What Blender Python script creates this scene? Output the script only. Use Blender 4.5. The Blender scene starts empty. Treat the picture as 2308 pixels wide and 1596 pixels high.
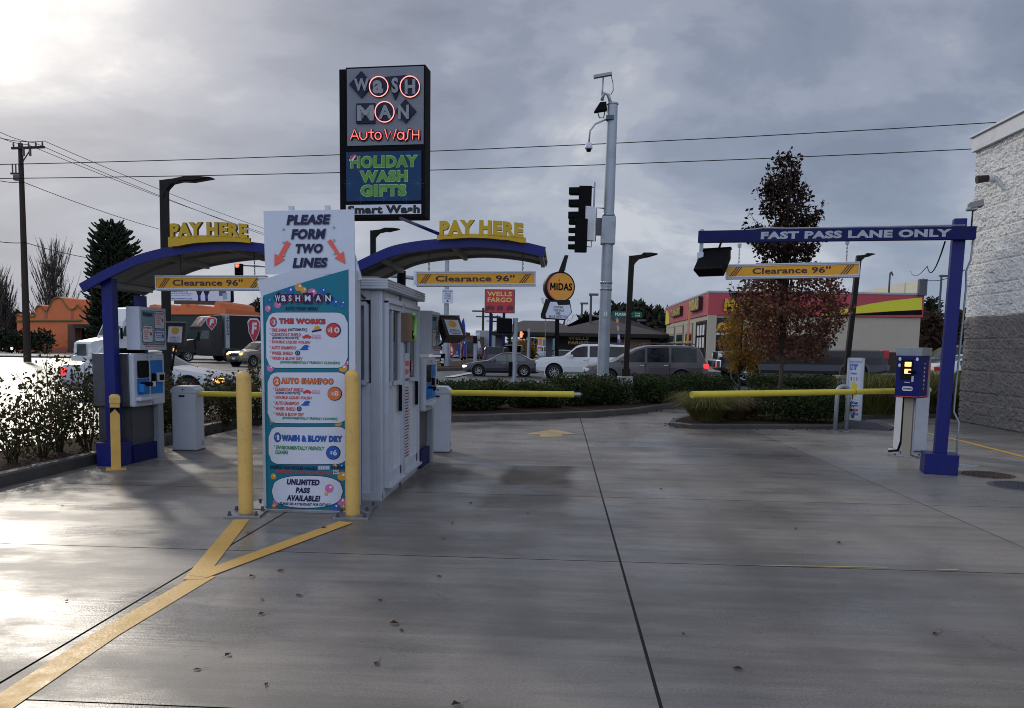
import bpy, bmesh, math, random
import numpy as np
from mathutils import Matrix, Vector
R_ = math.radians
random.seed(7); rng = np.random.default_rng(7)
SC = bpy.context.scene
COL = SC.collection
PI = math.pi

# ---------------------------------------------------------------- camera
CAM_H, F_PX, PW, PH = 1.65, 1850.0, 2308.0, 1596.0
PITCH, ROLL, YAW = R_(6.0), 0.015, math.atan(106 / 1850.0)
PPX, PPY = 1154.0, 783 + F_PX * math.tan(PITCH)
_F = Vector((-math.sin(YAW) * math.cos(PITCH), math.cos(YAW) * math.cos(PITCH), -math.sin(PITCH)))
_R0 = Vector((math.cos(YAW), math.sin(YAW), 0)); _U0 = _R0.cross(_F)
_R = _R0 * math.cos(ROLL) + _U0 * math.sin(ROLL); _U = -_R0 * math.sin(ROLL) + _U0 * math.cos(ROLL)
CAMP = Vector((0, 0, CAM_H))
cam = bpy.data.cameras.new('camera'); camo = bpy.data.objects.new('camera', cam); COL.objects.link(camo)
mw = Matrix((_R, _U, -_F)).transposed().to_4x4(); mw.translation = CAMP; camo.matrix_world = mw
cam.sensor_width = 36; cam.lens = 36 * F_PX / PW; cam.shift_y = (PPY - PH / 2) / PW
cam.clip_start = 0.05; cam.clip_end = 6000
SC.camera = camo

# ---------------------------------------------------------------- light, sky, exposure
SUN_AZ, SUN_EL = R_(-36), R_(25)          # azimuth measured from +Y towards +X
SDIR = Vector((math.sin(SUN_AZ) * math.cos(SUN_EL), math.cos(SUN_AZ) * math.cos(SUN_EL), math.sin(SUN_EL)))
sun = bpy.data.lights.new('sun', 'SUN'); sun.energy = 1.0; sun.angle = R_(3.5); sun.color = (1.0, 0.91, 0.78)
suno = bpy.data.objects.new('sun', sun); COL.objects.link(suno)
suno.rotation_euler = SDIR.to_track_quat('Z', 'Y').to_euler(); suno.location = (0, 0, 60)
SC.view_settings.view_transform = 'Standard'; SC.view_settings.look = 'None'
SC.view_settings.exposure = 0.30; SC.view_settings.gamma = 1.0
try:
    SC.cycles.use_denoising = True; SC.cycles.denoiser = 'OPENIMAGEDENOISE'
    SC.cycles.max_bounces = 6; SC.cycles.transparent_max_bounces = 8; SC.cycles.caustics_reflective = False; SC.cycles.caustics_refractive = False
    SC.cycles.sample_clamp_indirect = 4.0; SC.cycles.filter_width = 1.0
except Exception: pass

def build_world():
    w = bpy.data.worlds.new('World'); SC.world = w; w.use_nodes = True
    t = w.node_tree; t.nodes.clear(); L = t.links.new
    def N(tp, **k):
        n = t.nodes.new(tp)
        for a, b in k.items(): setattr(n, a, b)
        return n
    def M(op, a, b=None, clamp=False):
        n = N('ShaderNodeMath', operation=op, use_clamp=clamp)
        for i, x in enumerate((a, b)):
            if x is None: continue
            if isinstance(x, (int, float)): n.inputs[i].default_value = x
            else: L(x, n.inputs[i])
        return n.outputs[0]
    def V(op, a, b):
        n = N('ShaderNodeVectorMath', operation=op)
        for i, x in enumerate((a, b)):
            if isinstance(x, tuple): n.inputs[i].default_value = x
            else: L(x, n.inputs[i])
        return n
    def mixc(f, a, b):
        n = N('ShaderNodeMix', data_type='RGBA')
        if isinstance(f, float): n.inputs[0].default_value = f
        else: L(f, n.inputs[0])
        for i, x in ((6, a), (7, b)):
            if isinstance(x, tuple): n.inputs[i].default_value = x
            else: L(x, n.inputs[i])
        return n.outputs[2]
    sky = N('ShaderNodeTexSky', sky_type='NISHITA'); sky.sun_disc = False
    sky.sun_elevation = SUN_EL; sky.sun_rotation = SUN_AZ; sky.air_density = 1.0; sky.dust_density = 2.0
    tc = N('ShaderNodeTexCoord'); d = tc.outputs['Generated']
    sp = N('ShaderNodeSeparateXYZ'); L(d, sp.inputs[0])
    z = M('MAXIMUM', sp.outputs[2], 0.0)
    k = M('ADD', z, 0.34)
    cb = N('ShaderNodeCombineXYZ'); L(M('DIVIDE', sp.outputs[0], k), cb.inputs[0]); L(M('DIVIDE', sp.outputs[1], k), cb.inputs[1])
    p = cb.outputs[0]
    def noise(scale, det, rough, off, dist=0.0, sx=1.0):
        v = V('ADD', V('MULTIPLY', p, (sx, 1.0, 1.0)).outputs[0], off).outputs[0]
        n = N('ShaderNodeTexNoise'); n.inputs['Scale'].default_value = scale; n.inputs['Detail'].default_value = det
        n.inputs['Roughness'].default_value = rough; n.inputs['Distortion'].default_value = dist; L(v, n.inputs['Vector'])
        return n.outputs['Fac']
    def ramp(f, stops):
        r = N('ShaderNodeValToRGB'); e = r.color_ramp.elements; r.color_ramp.interpolation = 'EASE'
        while len(e) < len(stops): e.new(0.5)
        for el, (q, c) in zip(e, stops):
            el.position = q; el.color = (c[0], c[1], c[2], 1) if isinstance(c, tuple) else (c, c, c, 1)
        L(f, r.inputs[0]); return r.outputs[0]
    big = noise(0.85, 3.0, 0.5, (15.5, 1.2, 0.0), 0.3)
    mid = noise(2.1, 7.0, 0.56, (4.4, 11.9, 0.0), 0.5, 0.8)
    fine = noise(6.5, 6.0, 0.6, (9.1, 3.3, 0.0), 0.2, 0.75)
    tex = M('ADD', M('ADD', M('MULTIPLY', big, 0.34), M('MULTIPLY', mid, 0.53)), M('MULTIPLY', fine, 0.13))
    # cloud deck: dark bellies to pale tops, in sky units (x0.1 strength)
    cloud = ramp(tex, [(0.40, (1.9, 2.2, 3.0)), (0.455, (2.4, 2.75, 3.65)), (0.51, (3.2, 3.55, 4.45)), (0.55, (4.2, 4.45, 5.15)), (0.60, (6.3, 6.4, 6.7))])
    # the thin places of the deck let the blue sky through
    base = mixc(0.10, cloud, sky.outputs[0])
    # sky behind the camera brightened, added as fill for the shaded sides
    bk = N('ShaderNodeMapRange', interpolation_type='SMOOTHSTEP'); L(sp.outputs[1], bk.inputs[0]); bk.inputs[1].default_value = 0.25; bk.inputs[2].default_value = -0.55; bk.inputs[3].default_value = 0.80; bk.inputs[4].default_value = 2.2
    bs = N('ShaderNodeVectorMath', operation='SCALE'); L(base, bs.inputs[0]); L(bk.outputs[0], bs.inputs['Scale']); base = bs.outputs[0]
    # air towards the horizon: pale blue grey
    hz = M('POWER', M('SUBTRACT', 1.0, M('MINIMUM', M('MULTIPLY', z, 2.6), 1.0)), 1.6)
    base = mixc(M('MULTIPLY', hz, 0.50), base, (2.9, 3.65, 4.9, 1))
    # the sun behind the deck: glow spreads round its direction and breaks through the thin cloud
    dot = V('DOT_PRODUCT', d, tuple(SDIR)).outputs['Value']
    ang = M('MAXIMUM', dot, 0.0)
    g1 = M('MULTIPLY', M('POWER', ang, 70.0), 3.0)
    g2 = M('MULTIPLY', M('POWER', ang, 150.0), 5.5)
    thin = ramp(tex, [(0.34, 0.35), (0.50, 0.85), (0.62, 1.5)])
    glow = M('MULTIPLY', M('ADD', g1, g2), thin)
    gc = N('ShaderNodeMix', data_type='RGBA', blend_type='ADD'); gc.inputs[0].default_value = 1.0
    L(base, gc.inputs[6])
    gcol = V('MULTIPLY', (1.0, 0.97, 0.88), (1, 1, 1)); gs = N('ShaderNodeVectorMath', operation='SCALE')
    gs.inputs[0].default_value = (1.0, 0.97, 0.88); L(glow, gs.inputs['Scale']); L(gs.outputs[0], gc.inputs[7])
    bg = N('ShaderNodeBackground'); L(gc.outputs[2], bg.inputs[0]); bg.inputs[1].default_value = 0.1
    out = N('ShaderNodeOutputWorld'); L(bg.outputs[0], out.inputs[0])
build_world()

# ---------------------------------------------------------------- measuring helpers: photo pixel -> place
def ray(x, y): return _F + _R * ((x - PPX) / F_PX) + _U * ((PPY - y) / F_PX)
def G(x, y, z=0.0):
    d = ray(x, y); return CAMP + d * ((z - CAM_H) / d.z)
def P(x, y, Y):
    d = ray(x, y); return CAMP + d * (Y / d.y)
def MPP(x, y, Y): return (P(x + 1, y, Y) - P(x, y, Y)).length
def zc(x0, y0, s): return lambda x, y: ((x0 + x / s) * .9232, (y0 + y / s) * .9232)

# ---------------------------------------------------------------- mesh building
FRONT = Matrix(((1, 0, 0, 0), (0, 0, -1, 0), (0, 1, 0, 0), (0, 0, 0, 1)))   # u,v,out -> X,Z,-Y
def Tr(x=0, y=0, z=0): return Matrix.Translation((x, y, z))
def Rz(a): return Matrix.Rotation(a, 4, 'Z')
def Rx(a): return Matrix.Rotation(a, 4, 'X')
def Ry(a): return Matrix.Rotation(a, 4, 'Y')
def frame(x, y, z, az=0.0, tilt=0.0): return Tr(x, y, z) @ Rz(az) @ Rx(tilt) @ FRONT
_TXT = {}
def text_mesh(s, bold, serif=0):
    key = (s, bold)
    if key in _TXT: return _TXT[key]
    cu = bpy.data.curves.new('txt', 'FONT'); cu.body = s; cu.size = 1; cu.offset = bold; cu.space_character = 1 + bold * 1.6; cu.resolution_u = 3; cu.fill_mode = 'FRONT'
    o = bpy.data.objects.new('txt', cu); COL.objects.link(o)
    dg = bpy.context.evaluated_depsgraph_get(); me = o.evaluated_get(dg).to_mesh()
    vs = [tuple(v.co) for v in me.vertices]; fs = [tuple(p.vertices) for p in me.polygons]
    o.evaluated_get(dg).to_mesh_clear(); bpy.data.objects.remove(o); bpy.data.curves.remove(cu)
    a = np.array(vs) if vs else np.zeros((1, 3))
    _TXT[key] = (a, fs, a.min(0), a.max(0)); return _TXT[key]

class MB:
    def __init__(s, T=None): s.v = []; s.f = []; s.m = []; s.sm = []; s.mats = []; s.T = T or Matrix()
    def mi(s, mat):
        if mat not in s.mats: s.mats.append(mat)
        return s.mats.index(mat)
    def add(s, vs, fs, mat, smooth=False, T=None):
        M_ = s.T @ T if T is not None else s.T
        o = len(s.v); i = s.mi(mat)
        s.v += [tuple(M_ @ Vector(v)) for v in vs]
        flip = M_.determinant() < 0
        for f in fs:
            f = tuple(o + k for k in f); s.f.append(f[::-1] if flip else f); s.m.append(i); s.sm.append(smooth)
        return s
    def box(s, c, d, mat, rz=0.0, T=None, bev=0.0, rx=0.0, ry=0.0):
        M_ = Tr(*c) @ Rz(rz) @ Ry(ry) @ Rx(rx)
        if T is not None: M_ = T @ M_
        x, y, z = d[0] / 2, d[1] / 2, d[2] / 2
        if bev <= 0:
            vs = [(a * x, b * y, e * z) for a in (-1, 1) for b in (-1, 1) for e in (-1, 1)]
            fs = [(0, 1, 3, 2), (4, 6, 7, 5), (0, 4, 5, 1), (2, 3, 7, 6), (0, 2, 6, 4), (1, 5, 7, 3)]
            return s.add(vs, fs, mat, False, M_)
        bm = bmesh.new(); bmesh.ops.create_cube(bm, size=1)
        for v in bm.verts: v.co = Vector((v.co.x * d[0], v.co.y * d[1], v.co.z * d[2]))
        bmesh.ops.bevel(bm, geom=bm.edges[:], offset=bev, segments=2, profile=0.6, affect='EDGES')
        bm.verts.index_update()
        s.add([v.co[:] for v in bm.verts], [[v.index for v in f.verts] for f in bm.faces], mat, False, M_); bm.free(); return s
    def bar(s, a, b, w, t, mat, up=(0, 0, 1)):          # rectangular bar between two points
        a = Vector(a); b = Vector(b); d = b - a; z = d.normalized(); x = z.cross(Vector(up))
        if x.length < 1e-5: x = Vector((1, 0, 0))
        x.normalize(); y = z.cross(x)
        vs = [p + x * (i * w / 2) + y * (j * t / 2) for p in (a, b) for i, j in ((-1, -1), (1, -1), (1, 1), (-1, 1))]
        return s.add(vs, [(3, 2, 1, 0), (4, 5, 6, 7), (0, 1, 5, 4), (1, 2, 6, 5), (2, 3, 7, 6), (3, 0, 4, 7)], mat)
    def cyl(s, a, b, r, mat, r1=None, n=14, smooth=True, caps=True):
        a = Vector(a); b = Vector(b); r1 = r if r1 is None else r1; z = (b - a).normalized()
        x = z.cross(Vector((0, 0, 1)) if abs(z.z) < .95 else Vector((1, 0, 0))).normalized(); y = z.cross(x)
        vs = []
        for p, q in ((a, r), (b, r1)):
            for i in range(n):
                t = 2 * PI * i / n; vs.append(p + x * (math.cos(t) * q) + y * (math.sin(t) * q))
        s.add(vs, [(i, (i + 1) % n, n + (i + 1) % n, n + i) for i in range(n)], mat, smooth)
        if caps:
            s.add(vs[:n], [tuple(range(n))[::-1]], mat); s.add(vs[n:], [tuple(range(n))], mat)
        return s
    def tube(s, pts, r, mat, n=8, r1=None):
        pts = [Vector(p) for p in pts]; K = len(pts); vs = []
        px = None
        for k, p in enumerate(pts):
            d = (pts[min(k + 1, K - 1)] - pts[max(k - 1, 0)]).normalized()
            if px is None: px = d.cross(Vector((0, 0, 1)) if abs(d.z) < .9 else Vector((1, 0, 0))).normalized()
            x = (px - d * px.dot(d)).normalized(); px = x; y = d.cross(x)
            q = r if r1 is None else r + (r1 - r) * k / (K - 1)
            for i in range(n):
                t = 2 * PI * i / n; vs.append(p + x * (math.cos(t) * q) + y * (math.sin(t) * q))
        fs = [(k * n + i, k * n + (i + 1) % n, (k + 1) * n + (i + 1) % n, (k + 1) * n + i) for k in range(K - 1) for i in range(n)]
        fs += [tuple(range(n))[::-1], tuple(range((K - 1) * n, K * n))]
        return s.add(vs, fs, mat, True)
    def prism(s, poly, d0, d1, mat, T=None, side=None):
        n = len(poly)
        ar = sum(poly[i][0] * poly[(i + 1) % n][1] - poly[(i + 1) % n][0] * poly[i][1] for i in range(n))
        if ar < 0: poly = poly[::-1]
        vs = [(u, v, d0) for u, v in poly] + [(u, v, d1) for u, v in poly]
        s.add(vs, [tuple(range(n, 2 * n)), tuple(range(n))[::-1]], mat, False, T)
        return s.add(vs, [(i, (i + 1) % n, n + (i + 1) % n, n + i) for i in range(n)], side or mat, False, T)
    def sheet(s, poly, d, mat, T=None):
        n = len(poly)
        ar = sum(poly[i][0] * poly[(i + 1) % n][1] - poly[(i + 1) % n][0] * poly[i][1] for i in range(n))
        if ar < 0: poly = poly[::-1]
        return s.add([(u, v, d) for u, v in poly], [tuple(range(n))], mat, False, T)
    def lathe(s, prof, mat, n=20, T=None):
        vs = [(r * math.cos(2 * PI * i / n), r * math.sin(2 * PI * i / n), z) for r, z in prof for i in range(n)]
        K = len(prof)
        return s.add(vs, [(k * n + i, k * n + (i + 1) % n, (k + 1) * n + (i + 1) % n, (k + 1) * n + i) for k in range(K - 1) for i in range(n)], mat, True, T)
    def text(s, t, x0, x1, y0, y1, mat, T, z=0.004, depth=0.0, it=0.0, bold=0.0, side=None):
        """fit the words into the box x0..x1, y0..y1 of the frame T"""
        a, fs, lo, hi = text_mesh(t, bold)
        if not fs: return s
        if it:
            a = a.copy(); a[:, 0] += it * (a[:, 1] - lo[1]); lo = a.min(0); hi = a.max(0)
        sx = (x1 - x0) / (hi[0] - lo[0]); sy = (y1 - y0) / (hi[1] - lo[1])
        b = [(x0 + (p[0] - lo[0]) * sx, y0 + (p[1] - lo[1]) * sy) for p in a]
        s.add([(u, v, z + depth) for u, v in b], fs, mat, False, T)
        if depth > 0:
            from collections import Counter
            ec = Counter()
            for f in fs:
                for i in range(len(f)): ec[(f[i], f[(i + 1) % len(f)])] += 1
            ed = [e for e in ec if (e[1], e[0]) not in ec]
            vs = []; ff = []
            for i, j in ed:
                o = len(vs); vs += [(*b[i], z), (*b[j], z), (*b[j], z + depth), (*b[i], z + depth)]; ff.append((o, o + 1, o + 2, o + 3))
            s.add(vs, ff, side or mat, False, T)
            s.add([(u, v, z) for u, v in b], [f[::-1] for f in fs], side or mat, False, T)
        return s
    def build(s, name, parent=None, loc=None):
        me = bpy.data.meshes.new(name); me.from_pydata(s.v, [], s.f)
        for m in s.mats: me.materials.append(m)
        me.polygons.foreach_set('material_index', s.m); me.polygons.foreach_set('use_smooth', s.sm); me.update()
        o = bpy.data.objects.new(name, me); COL.objects.link(o)
        if parent is not None: o.parent = parent
        if loc is not None: o.location = loc
        return o
def ell(cx, cy, rx, ry, n=20, a0=0.0, a1=2 * PI): return [(cx + rx * math.cos(a0 + (a1 - a0) * i / n), cy + ry * math.sin(a0 + (a1 - a0) * i / n)) for i in range(n if abs(a1 - a0) > 6.28 else n + 1)]
def rrect(x0, y0, x1, y1, r, n=5):
    o = []
    for cx, cy, a in ((x1 - r, y1 - r, 0), (x0 + r, y1 - r, PI / 2), (x0 + r, y0 + r, PI), (x1 - r, y0 + r, 1.5 * PI)):
        o += [(cx + r * math.cos(a + PI / 2 * i / n), cy + r * math.sin(a + PI / 2 * i / n)) for i in range(n + 1)]
    return o

def tag(o, label, cat, group=None):
    o['label'] = label; o['category'] = cat
    if group: o['group'] = group
    return o
def thing(name, label, cat, loc=(0, 0, 0), rz=0.0, group=None, lean=0.0):
    o = bpy.data.objects.new(name, None); COL.objects.link(o); o.empty_display_size = 0.3
    o.location = loc; o.rotation_euler = (0, lean, rz); return tag(o, label, cat, group)
def struct(o): o['kind'] = 'structure'; return o
def kids(o): return [c for c in bpy.data.objects if c.parent is o]
def dup(o, loc=None, rz=None, label=None, scale=None, parent=None):
    c = o.copy(); COL.objects.link(c); c.parent = parent
    if loc is not None: c.location = loc
    if rz is not None: c.rotation_euler = (o.rotation_euler.x, o.rotation_euler.y, rz)
    if scale is not None: c.scale = scale if isinstance(scale, tuple) else (scale,) * 3
    if label: c['label'] = label
    for ch in kids(o): dup(ch, parent=c)
    return c

# ---------------------------------------------------------------- materials
def mat(name, col, rough=0.5, metal=0.0, var=0.12, scale=6.0, bump=0.0, bscale=40.0, spec=0.32, coat=0.0, trans=0.0, emit=None, estr=0.0, stretch=(1, 1, 1), dirt=None, alpha=None):
    m = bpy.data.materials.new(name); m.use_nodes = True; t = m.node_tree; L = t.links.new
    b = t.nodes['Principled BSDF']
    b.inputs['Roughness'].default_value = rough; b.inputs['Metallic'].default_value = metal; b.inputs['Specular IOR Level'].default_value = spec
    b.inputs['Coat Weight'].default_value = coat; b.inputs['Coat Roughness'].default_value = 0.06
    b.inputs['Base Color'].default_value = (*col, 1)
    if trans: b.inputs['Transmission Weight'].default_value = trans
    if emit: b.inputs['Emission Color'].default_value = (*emit, 1); b.inputs['Emission Strength'].default_value = estr
    tc = t.nodes.new('ShaderNodeTexCoord'); mp = t.nodes.new('ShaderNodeMapping'); mp.inputs['Scale'].default_value = stretch
    L(tc.outputs['Object'], mp.inputs['Vector'])
    if var > 0:
        n = t.nodes.new('ShaderNodeTexNoise'); n.inputs['Scale'].default_value = scale; n.inputs['Detail'].default_value = 6; n.inputs['Roughness'].default_value = .62
        L(mp.outputs[0], n.inputs['Vector'])
        mr = t.nodes.new('ShaderNodeMapRange'); mr.inputs[1].default_value = .3; mr.inputs[2].default_value = .7
        mr.inputs[3].default_value = 1 - var; mr.inputs[4].default_value = 1 + var; L(n.outputs['Fac'], mr.inputs[0])
        mx = t.nodes.new('ShaderNodeVectorMath'); mx.operation = 'SCALE'; mx.inputs[0].default_value = col; L(mr.outputs[0], mx.inputs['Scale'])
        cout = mx.outputs[0]
        if dirt:
            n3 = t.nodes.new('ShaderNodeTexNoise'); n3.inputs['Scale'].default_value = scale * .5; n3.inputs['Detail'].default_value = 7; n3.inputs['Roughness'].default_value = .68
            L(tc.outputs['Object'], n3.inputs['Vector'])
            rp = t.nodes.new('ShaderNodeMapRange'); rp.inputs[1].default_value = .52; rp.inputs[2].default_value = .75; L(n3.outputs['Fac'], rp.inputs[0])
            mm = t.nodes.new('ShaderNodeMix'); mm.data_type = 'RGBA'; L(rp.outputs[0], mm.inputs[0]); L(cout, mm.inputs[6]); mm.inputs[7].default_value = (*dirt, 1); cout = mm.outputs[2]
        L(cout, b.inputs['Base Color'])
        m2 = t.nodes.new('ShaderNodeMapRange'); m2.inputs[1].default_value = .3; m2.inputs[2].default_value = .7
        m2.inputs[3].default_value = max(.02, rough - .1); m2.inputs[4].default_value = min(1, rough + .1); L(n.outputs['Fac'], m2.inputs[0]); L(m2.outputs[0], b.inputs['Roughness'])
    if bump > 0:
        n2 = t.nodes.new('ShaderNodeTexNoise'); n2.inputs['Scale'].default_value = bscale; n2.inputs['Detail'].default_value = 5; L(mp.outputs[0], n2.inputs['Vector'])
        bp = t.nodes.new('ShaderNodeBump'); bp.inputs['Strength'].default_value = bump; bp.inputs['Distance'].default_value = .02
        L(n2.outputs['Fac'], bp.inputs['Height']); L(bp.outputs[0], b.inputs['Normal'])
    return m
def leafmat(name, cols, rough=.5, transl=.35):
    """leaf colour varies from leaf to leaf; thin leaves let light through"""
    m = bpy.data.materials.new(name); m.use_nodes = True; t = m.node_tree; L = t.links.new; b = t.nodes['Principled BSDF']
    g = t.nodes.new('ShaderNodeNewGeometry'); r = t.nodes.new('ShaderNodeValToRGB'); e = r.color_ramp.elements
    while len(e) < len(cols): e.new(.5)
    for i, (el, c) in enumerate(zip(e, cols)): el.position = i / max(1, len(cols) - 1); el.color = (*c, 1)
    L(g.outputs['Random Per Island'], r.inputs[0]); L(r.outputs[0], b.inputs['Base Color']); b.inputs['Roughness'].default_value = max(rough, .65); b.inputs['Specular IOR Level'].default_value = .2
    tr = t.nodes.new('ShaderNodeBsdfTranslucent'); L(r.outputs[0], tr.inputs[0]); mx = t.nodes.new('ShaderNodeMixShader'); mx.inputs[0].default_value = transl
    L(b.outputs[0], mx.inputs[1]); L(tr.outputs[0], mx.inputs[2]); L(mx.outputs[0], t.nodes['Material Output'].inputs[0]); return m
def emat(name, col, strength): return mat(name, (.02, .02, .02), .4, 0, 0, emit=col, estr=strength)

M = {}
def dm(k, *a, **kw): M[k] = mat(k, *a, **kw)
dm('white paint', (.62, .64, .68), .45, var=.05, dirt=(.42, .42, .42)); dm('cabinet white', (.52, .56, .64), .45, var=.07, dirt=(.44, .46, .50))
dm('sign white', (.60, .64, .74), .4, var=.03); dm('sign black', (.012, .012, .014), .45, var=.1)
dm('navy', (.006, .008, .035), .6, var=.08); dm('navy ink', (.010, .012, .06), .45, var=0)
dm('blue paint', (.006, .011, .145), .45, var=.15, spec=.3, dirt=(.014, .018, .10)); dm('deep blue', (.005, .008, .085), .55, var=.12, spec=.2); dm('faded white', (.38, .41, .46), .5, var=.08)
dm('teal', (.004, .17, .25), .5, var=.05); dm('red ink', (.55, .05, .045), .45, var=0); dm('orange ink', (.72, .17, .04), .45, var=0)
dm('green ink', (.02, .20, .05), .45, var=0); dm('blue ink', (.02, .10, .42), .45, var=0); dm('salmon', (.80, .13, .10), .45, var=.04)
dm('pink', (.62, .16, .38), .4, var=0); dm('amber', (.62, .30, .05), .4, var=0); dm('bubble white', (.8, .8, .85), .4, var=0)
dm('grey print', (.30, .36, .46), .45, var=0)
dm('aluminium', (.52, .56, .63), .38, .25, var=.06); dm('brushed', (.26, .27, .29), .45, .45, var=.12); dm('steel', (.30, .31, .32), .4, .9, var=.15)
dm('steel dark', (.085, .09, .105), .5, .3, var=.2); dm('galvanised', (.33, .37, .41), .5, .35, var=.15, scale=3, dirt=(.20, .21, .22))
dm('bollard cream', (.68, .44, .125), .42, var=.08, scale=13, dirt=(.42, .29, .12), bump=.06, bscale=25); dm('bollard yellow', (.66, .40, .10), .5, var=.1, dirt=(.4, .25, .08))
dm('gold', (.52, .33, .012), .4, var=.06); dm('sign yellow', (.72, .34, .012), .35, var=.04); dm('gate yellow', (.70, .58, .06), .45, var=.06, dirt=(.5, .42, .05))
dm('brown ink', (.055, .022, .035), .45, var=0)
dm('soffit', (.27, .26, .24), .6, var=.12); dm('roof grey', (.24, .24, .24), .5, .3, var=.1)
dm('dark bronze', (.012, .010, .009), .55, .1, var=.15, spec=.2); dm('black', (.006, .006, .007), .7, var=.1, spec=.08); dm('rubber', (.012, .012, .013), .75, var=.2)
dm('screen', (.012, .012, .014), .12, var=.1); dm('machine blue', (.012, .17, .50), .35, var=.06); dm('brown metal', (.035, .024, .02), .45, .2, var=.2)
dm('smile yellow', (.75, .42, .02), .4, var=0); dm('glass', (.008, .010, .013), .10, var=.05, spec=.35)
dm('glass green', (.03, .06, .055), .06, var=.1, spec=.7); dm('window pane', (.20, .25, .30), .08, var=.1, spec=.8)
dm('concrete kerb', (.070, .066, .062), .55, var=.25, scale=4, bump=.4, bscale=30); dm('concrete pale', (.30, .29, .27), .7, var=.18, scale=3, bump=.3)
dm('mulch', (.045, .028, .02), .95, var=.5, scale=30, bump=1.0, bscale=60, spec=.08); dm('bark', (.07, .055, .045), .85, var=.3, scale=10, bump=.8, bscale=30, stretch=(1, 1, .2))
dm('bark pale', (.20, .17, .14), .8, var=.3, scale=10, bump=.6); dm('twig', (.085, .07, .06), .85, var=.2); dm('stem green', (.07, .06, .025), .7, var=.2)
dm('wood pole', (.035, .024, .018), .8, var=.3, stretch=(1, 1, .1), bump=.5)
dm('orange stucco', (.62, .17, .065), .75, var=.06, scale=2, bump=.2); dm('stucco dark', (.38, .12, .08), .75, var=.1); dm('moss trim', (.16, .13, .04), .8, var=.15)
dm('midas red', (.42, .06, .08), .5, var=.05, scale=1); dm('beige', (.40, .36, .28), .7, var=.05, scale=1.5); dm('beige dark', (.26, .23, .19), .7, var=.06); dm('lime', (.62, .60, .03), .45, var=.03)
dm('shingle', (.052, .047, .047), .8, var=.2, scale=2, bump=.4); dm('dark brown wall', (.020, .016, .014), .7, var=.15); dm('cream', (.62, .58, .45), .6, var=.08)
dm('wf red', (.50, .045, .06), .4, var=.04); dm('wf gold', (.75, .52, .14), .4, var=0); dm('wf silhouette', (.14, .03, .04), .5, var=.2)
dm('midas orange', (.70, .30, .04), .4, var=.05); dm('midas pink', (.55, .10, .10), .4, var=.05); dm('street green', (.005, .11, .07), .4, var=.03)
dm('sedan grey', (.036, .034, .050), .3, .2, var=0, coat=.5); dm('suv white', (.62, .64, .64), .3, var=0, coat=.7); dm('van grey', (.075, .066, .074), .32, .3, var=0, coat=.5)
dm('silver', (.36, .37, .40), .3, .5, var=0, coat=.6); dm('champagne', (.22, .19, .16), .32, .5, var=0, coat=.6); dm('truck black', (.010, .010, .012), .35, var=0, spec=.4, coat=.25); dm('alum groove', (.44, .48, .55), .45, .1, var=.05); dm('machine steel', (.085, .088, .098), .42, .35, var=.15)
dm('chrome', (.7, .7, .72), .12, 1.0, var=.05); dm('maroon', (.07, .02, .025), .35, var=.08, coat=.6); dm('trailer black', (.010, .010, .011), .5, var=.1, spec=.3)
dm('tail red', (.45, .02, .03), .2, var=0); dm('rim', (.35, .36, .38), .3, .8, var=.05); dm('grille', (.02, .02, .02), .4, var=.1); dm('headlamp', (.75, .75, .72), .08, var=0, spec=.8)
M['head on'] = emat('head on', (1, .93, .75), 2.2); M['amber on'] = emat('amber on', (1, .45, .08), 2.0); M['red on'] = emat('red on', (1, .06, .03), 2.4)
M['tail on'] = emat('tail on', (1, .05, .06), .9); M['neon'] = emat('neon', (1.0, .13, .10), 2.2); M['neon ring'] = emat('neon ring', (1.0, .30, .26), 1.8)
M['warm lamp'] = emat('warm lamp', (1, .8, .5), 2.0); M['red hand'] = emat('red hand', (1, .12, .06), 3.0); M['green on'] = emat('green on', (.1, 1, .6), 2.0); M['display on'] = emat('display on', (1, .5, .18), 1.6)
dm('sign green', (.11, .28, .05), .6, var=.25, scale=3); dm('sign lime edge', (.35, .6, .3), .5, var=0); dm('holiday blue', (.003, .035, .11), .6, var=.25, scale=1.5); dm('snow blue', (.012, .10, .24), .4, var=0)
dm('sign grey', (.17, .19, .225), .5, var=.05); dm('letter grey', (.25, .26, .28), .5, var=.2, scale=14); dm('dark green ink', (.006, .03, .012), .5, var=.3)
dm('flag blue', (.012, .03, .30), .6, var=.15); dm('flag red', (.50, .05, .06), .6, var=.15); dm('flag white', (.6, .6, .62), .6, var=.1); dm('flag purple', (.13, .10, .33), .6, var=.15); dm('flag orange', (.75, .20, .05), .6, var=.1)
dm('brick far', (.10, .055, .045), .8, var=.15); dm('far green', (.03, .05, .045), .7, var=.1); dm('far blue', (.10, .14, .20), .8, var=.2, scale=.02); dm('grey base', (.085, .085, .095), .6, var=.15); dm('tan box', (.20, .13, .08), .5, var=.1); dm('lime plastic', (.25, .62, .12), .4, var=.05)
dm('rust iron', (.085, .055, .045), .5, .5, var=.3, scale=12); dm('paper', (.62, .63, .66), .5, var=.05); dm('text grey', (.10, .10, .11), .5, var=0)
dm('grey teal', (.16, .30, .33), .4, var=.05)
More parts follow.
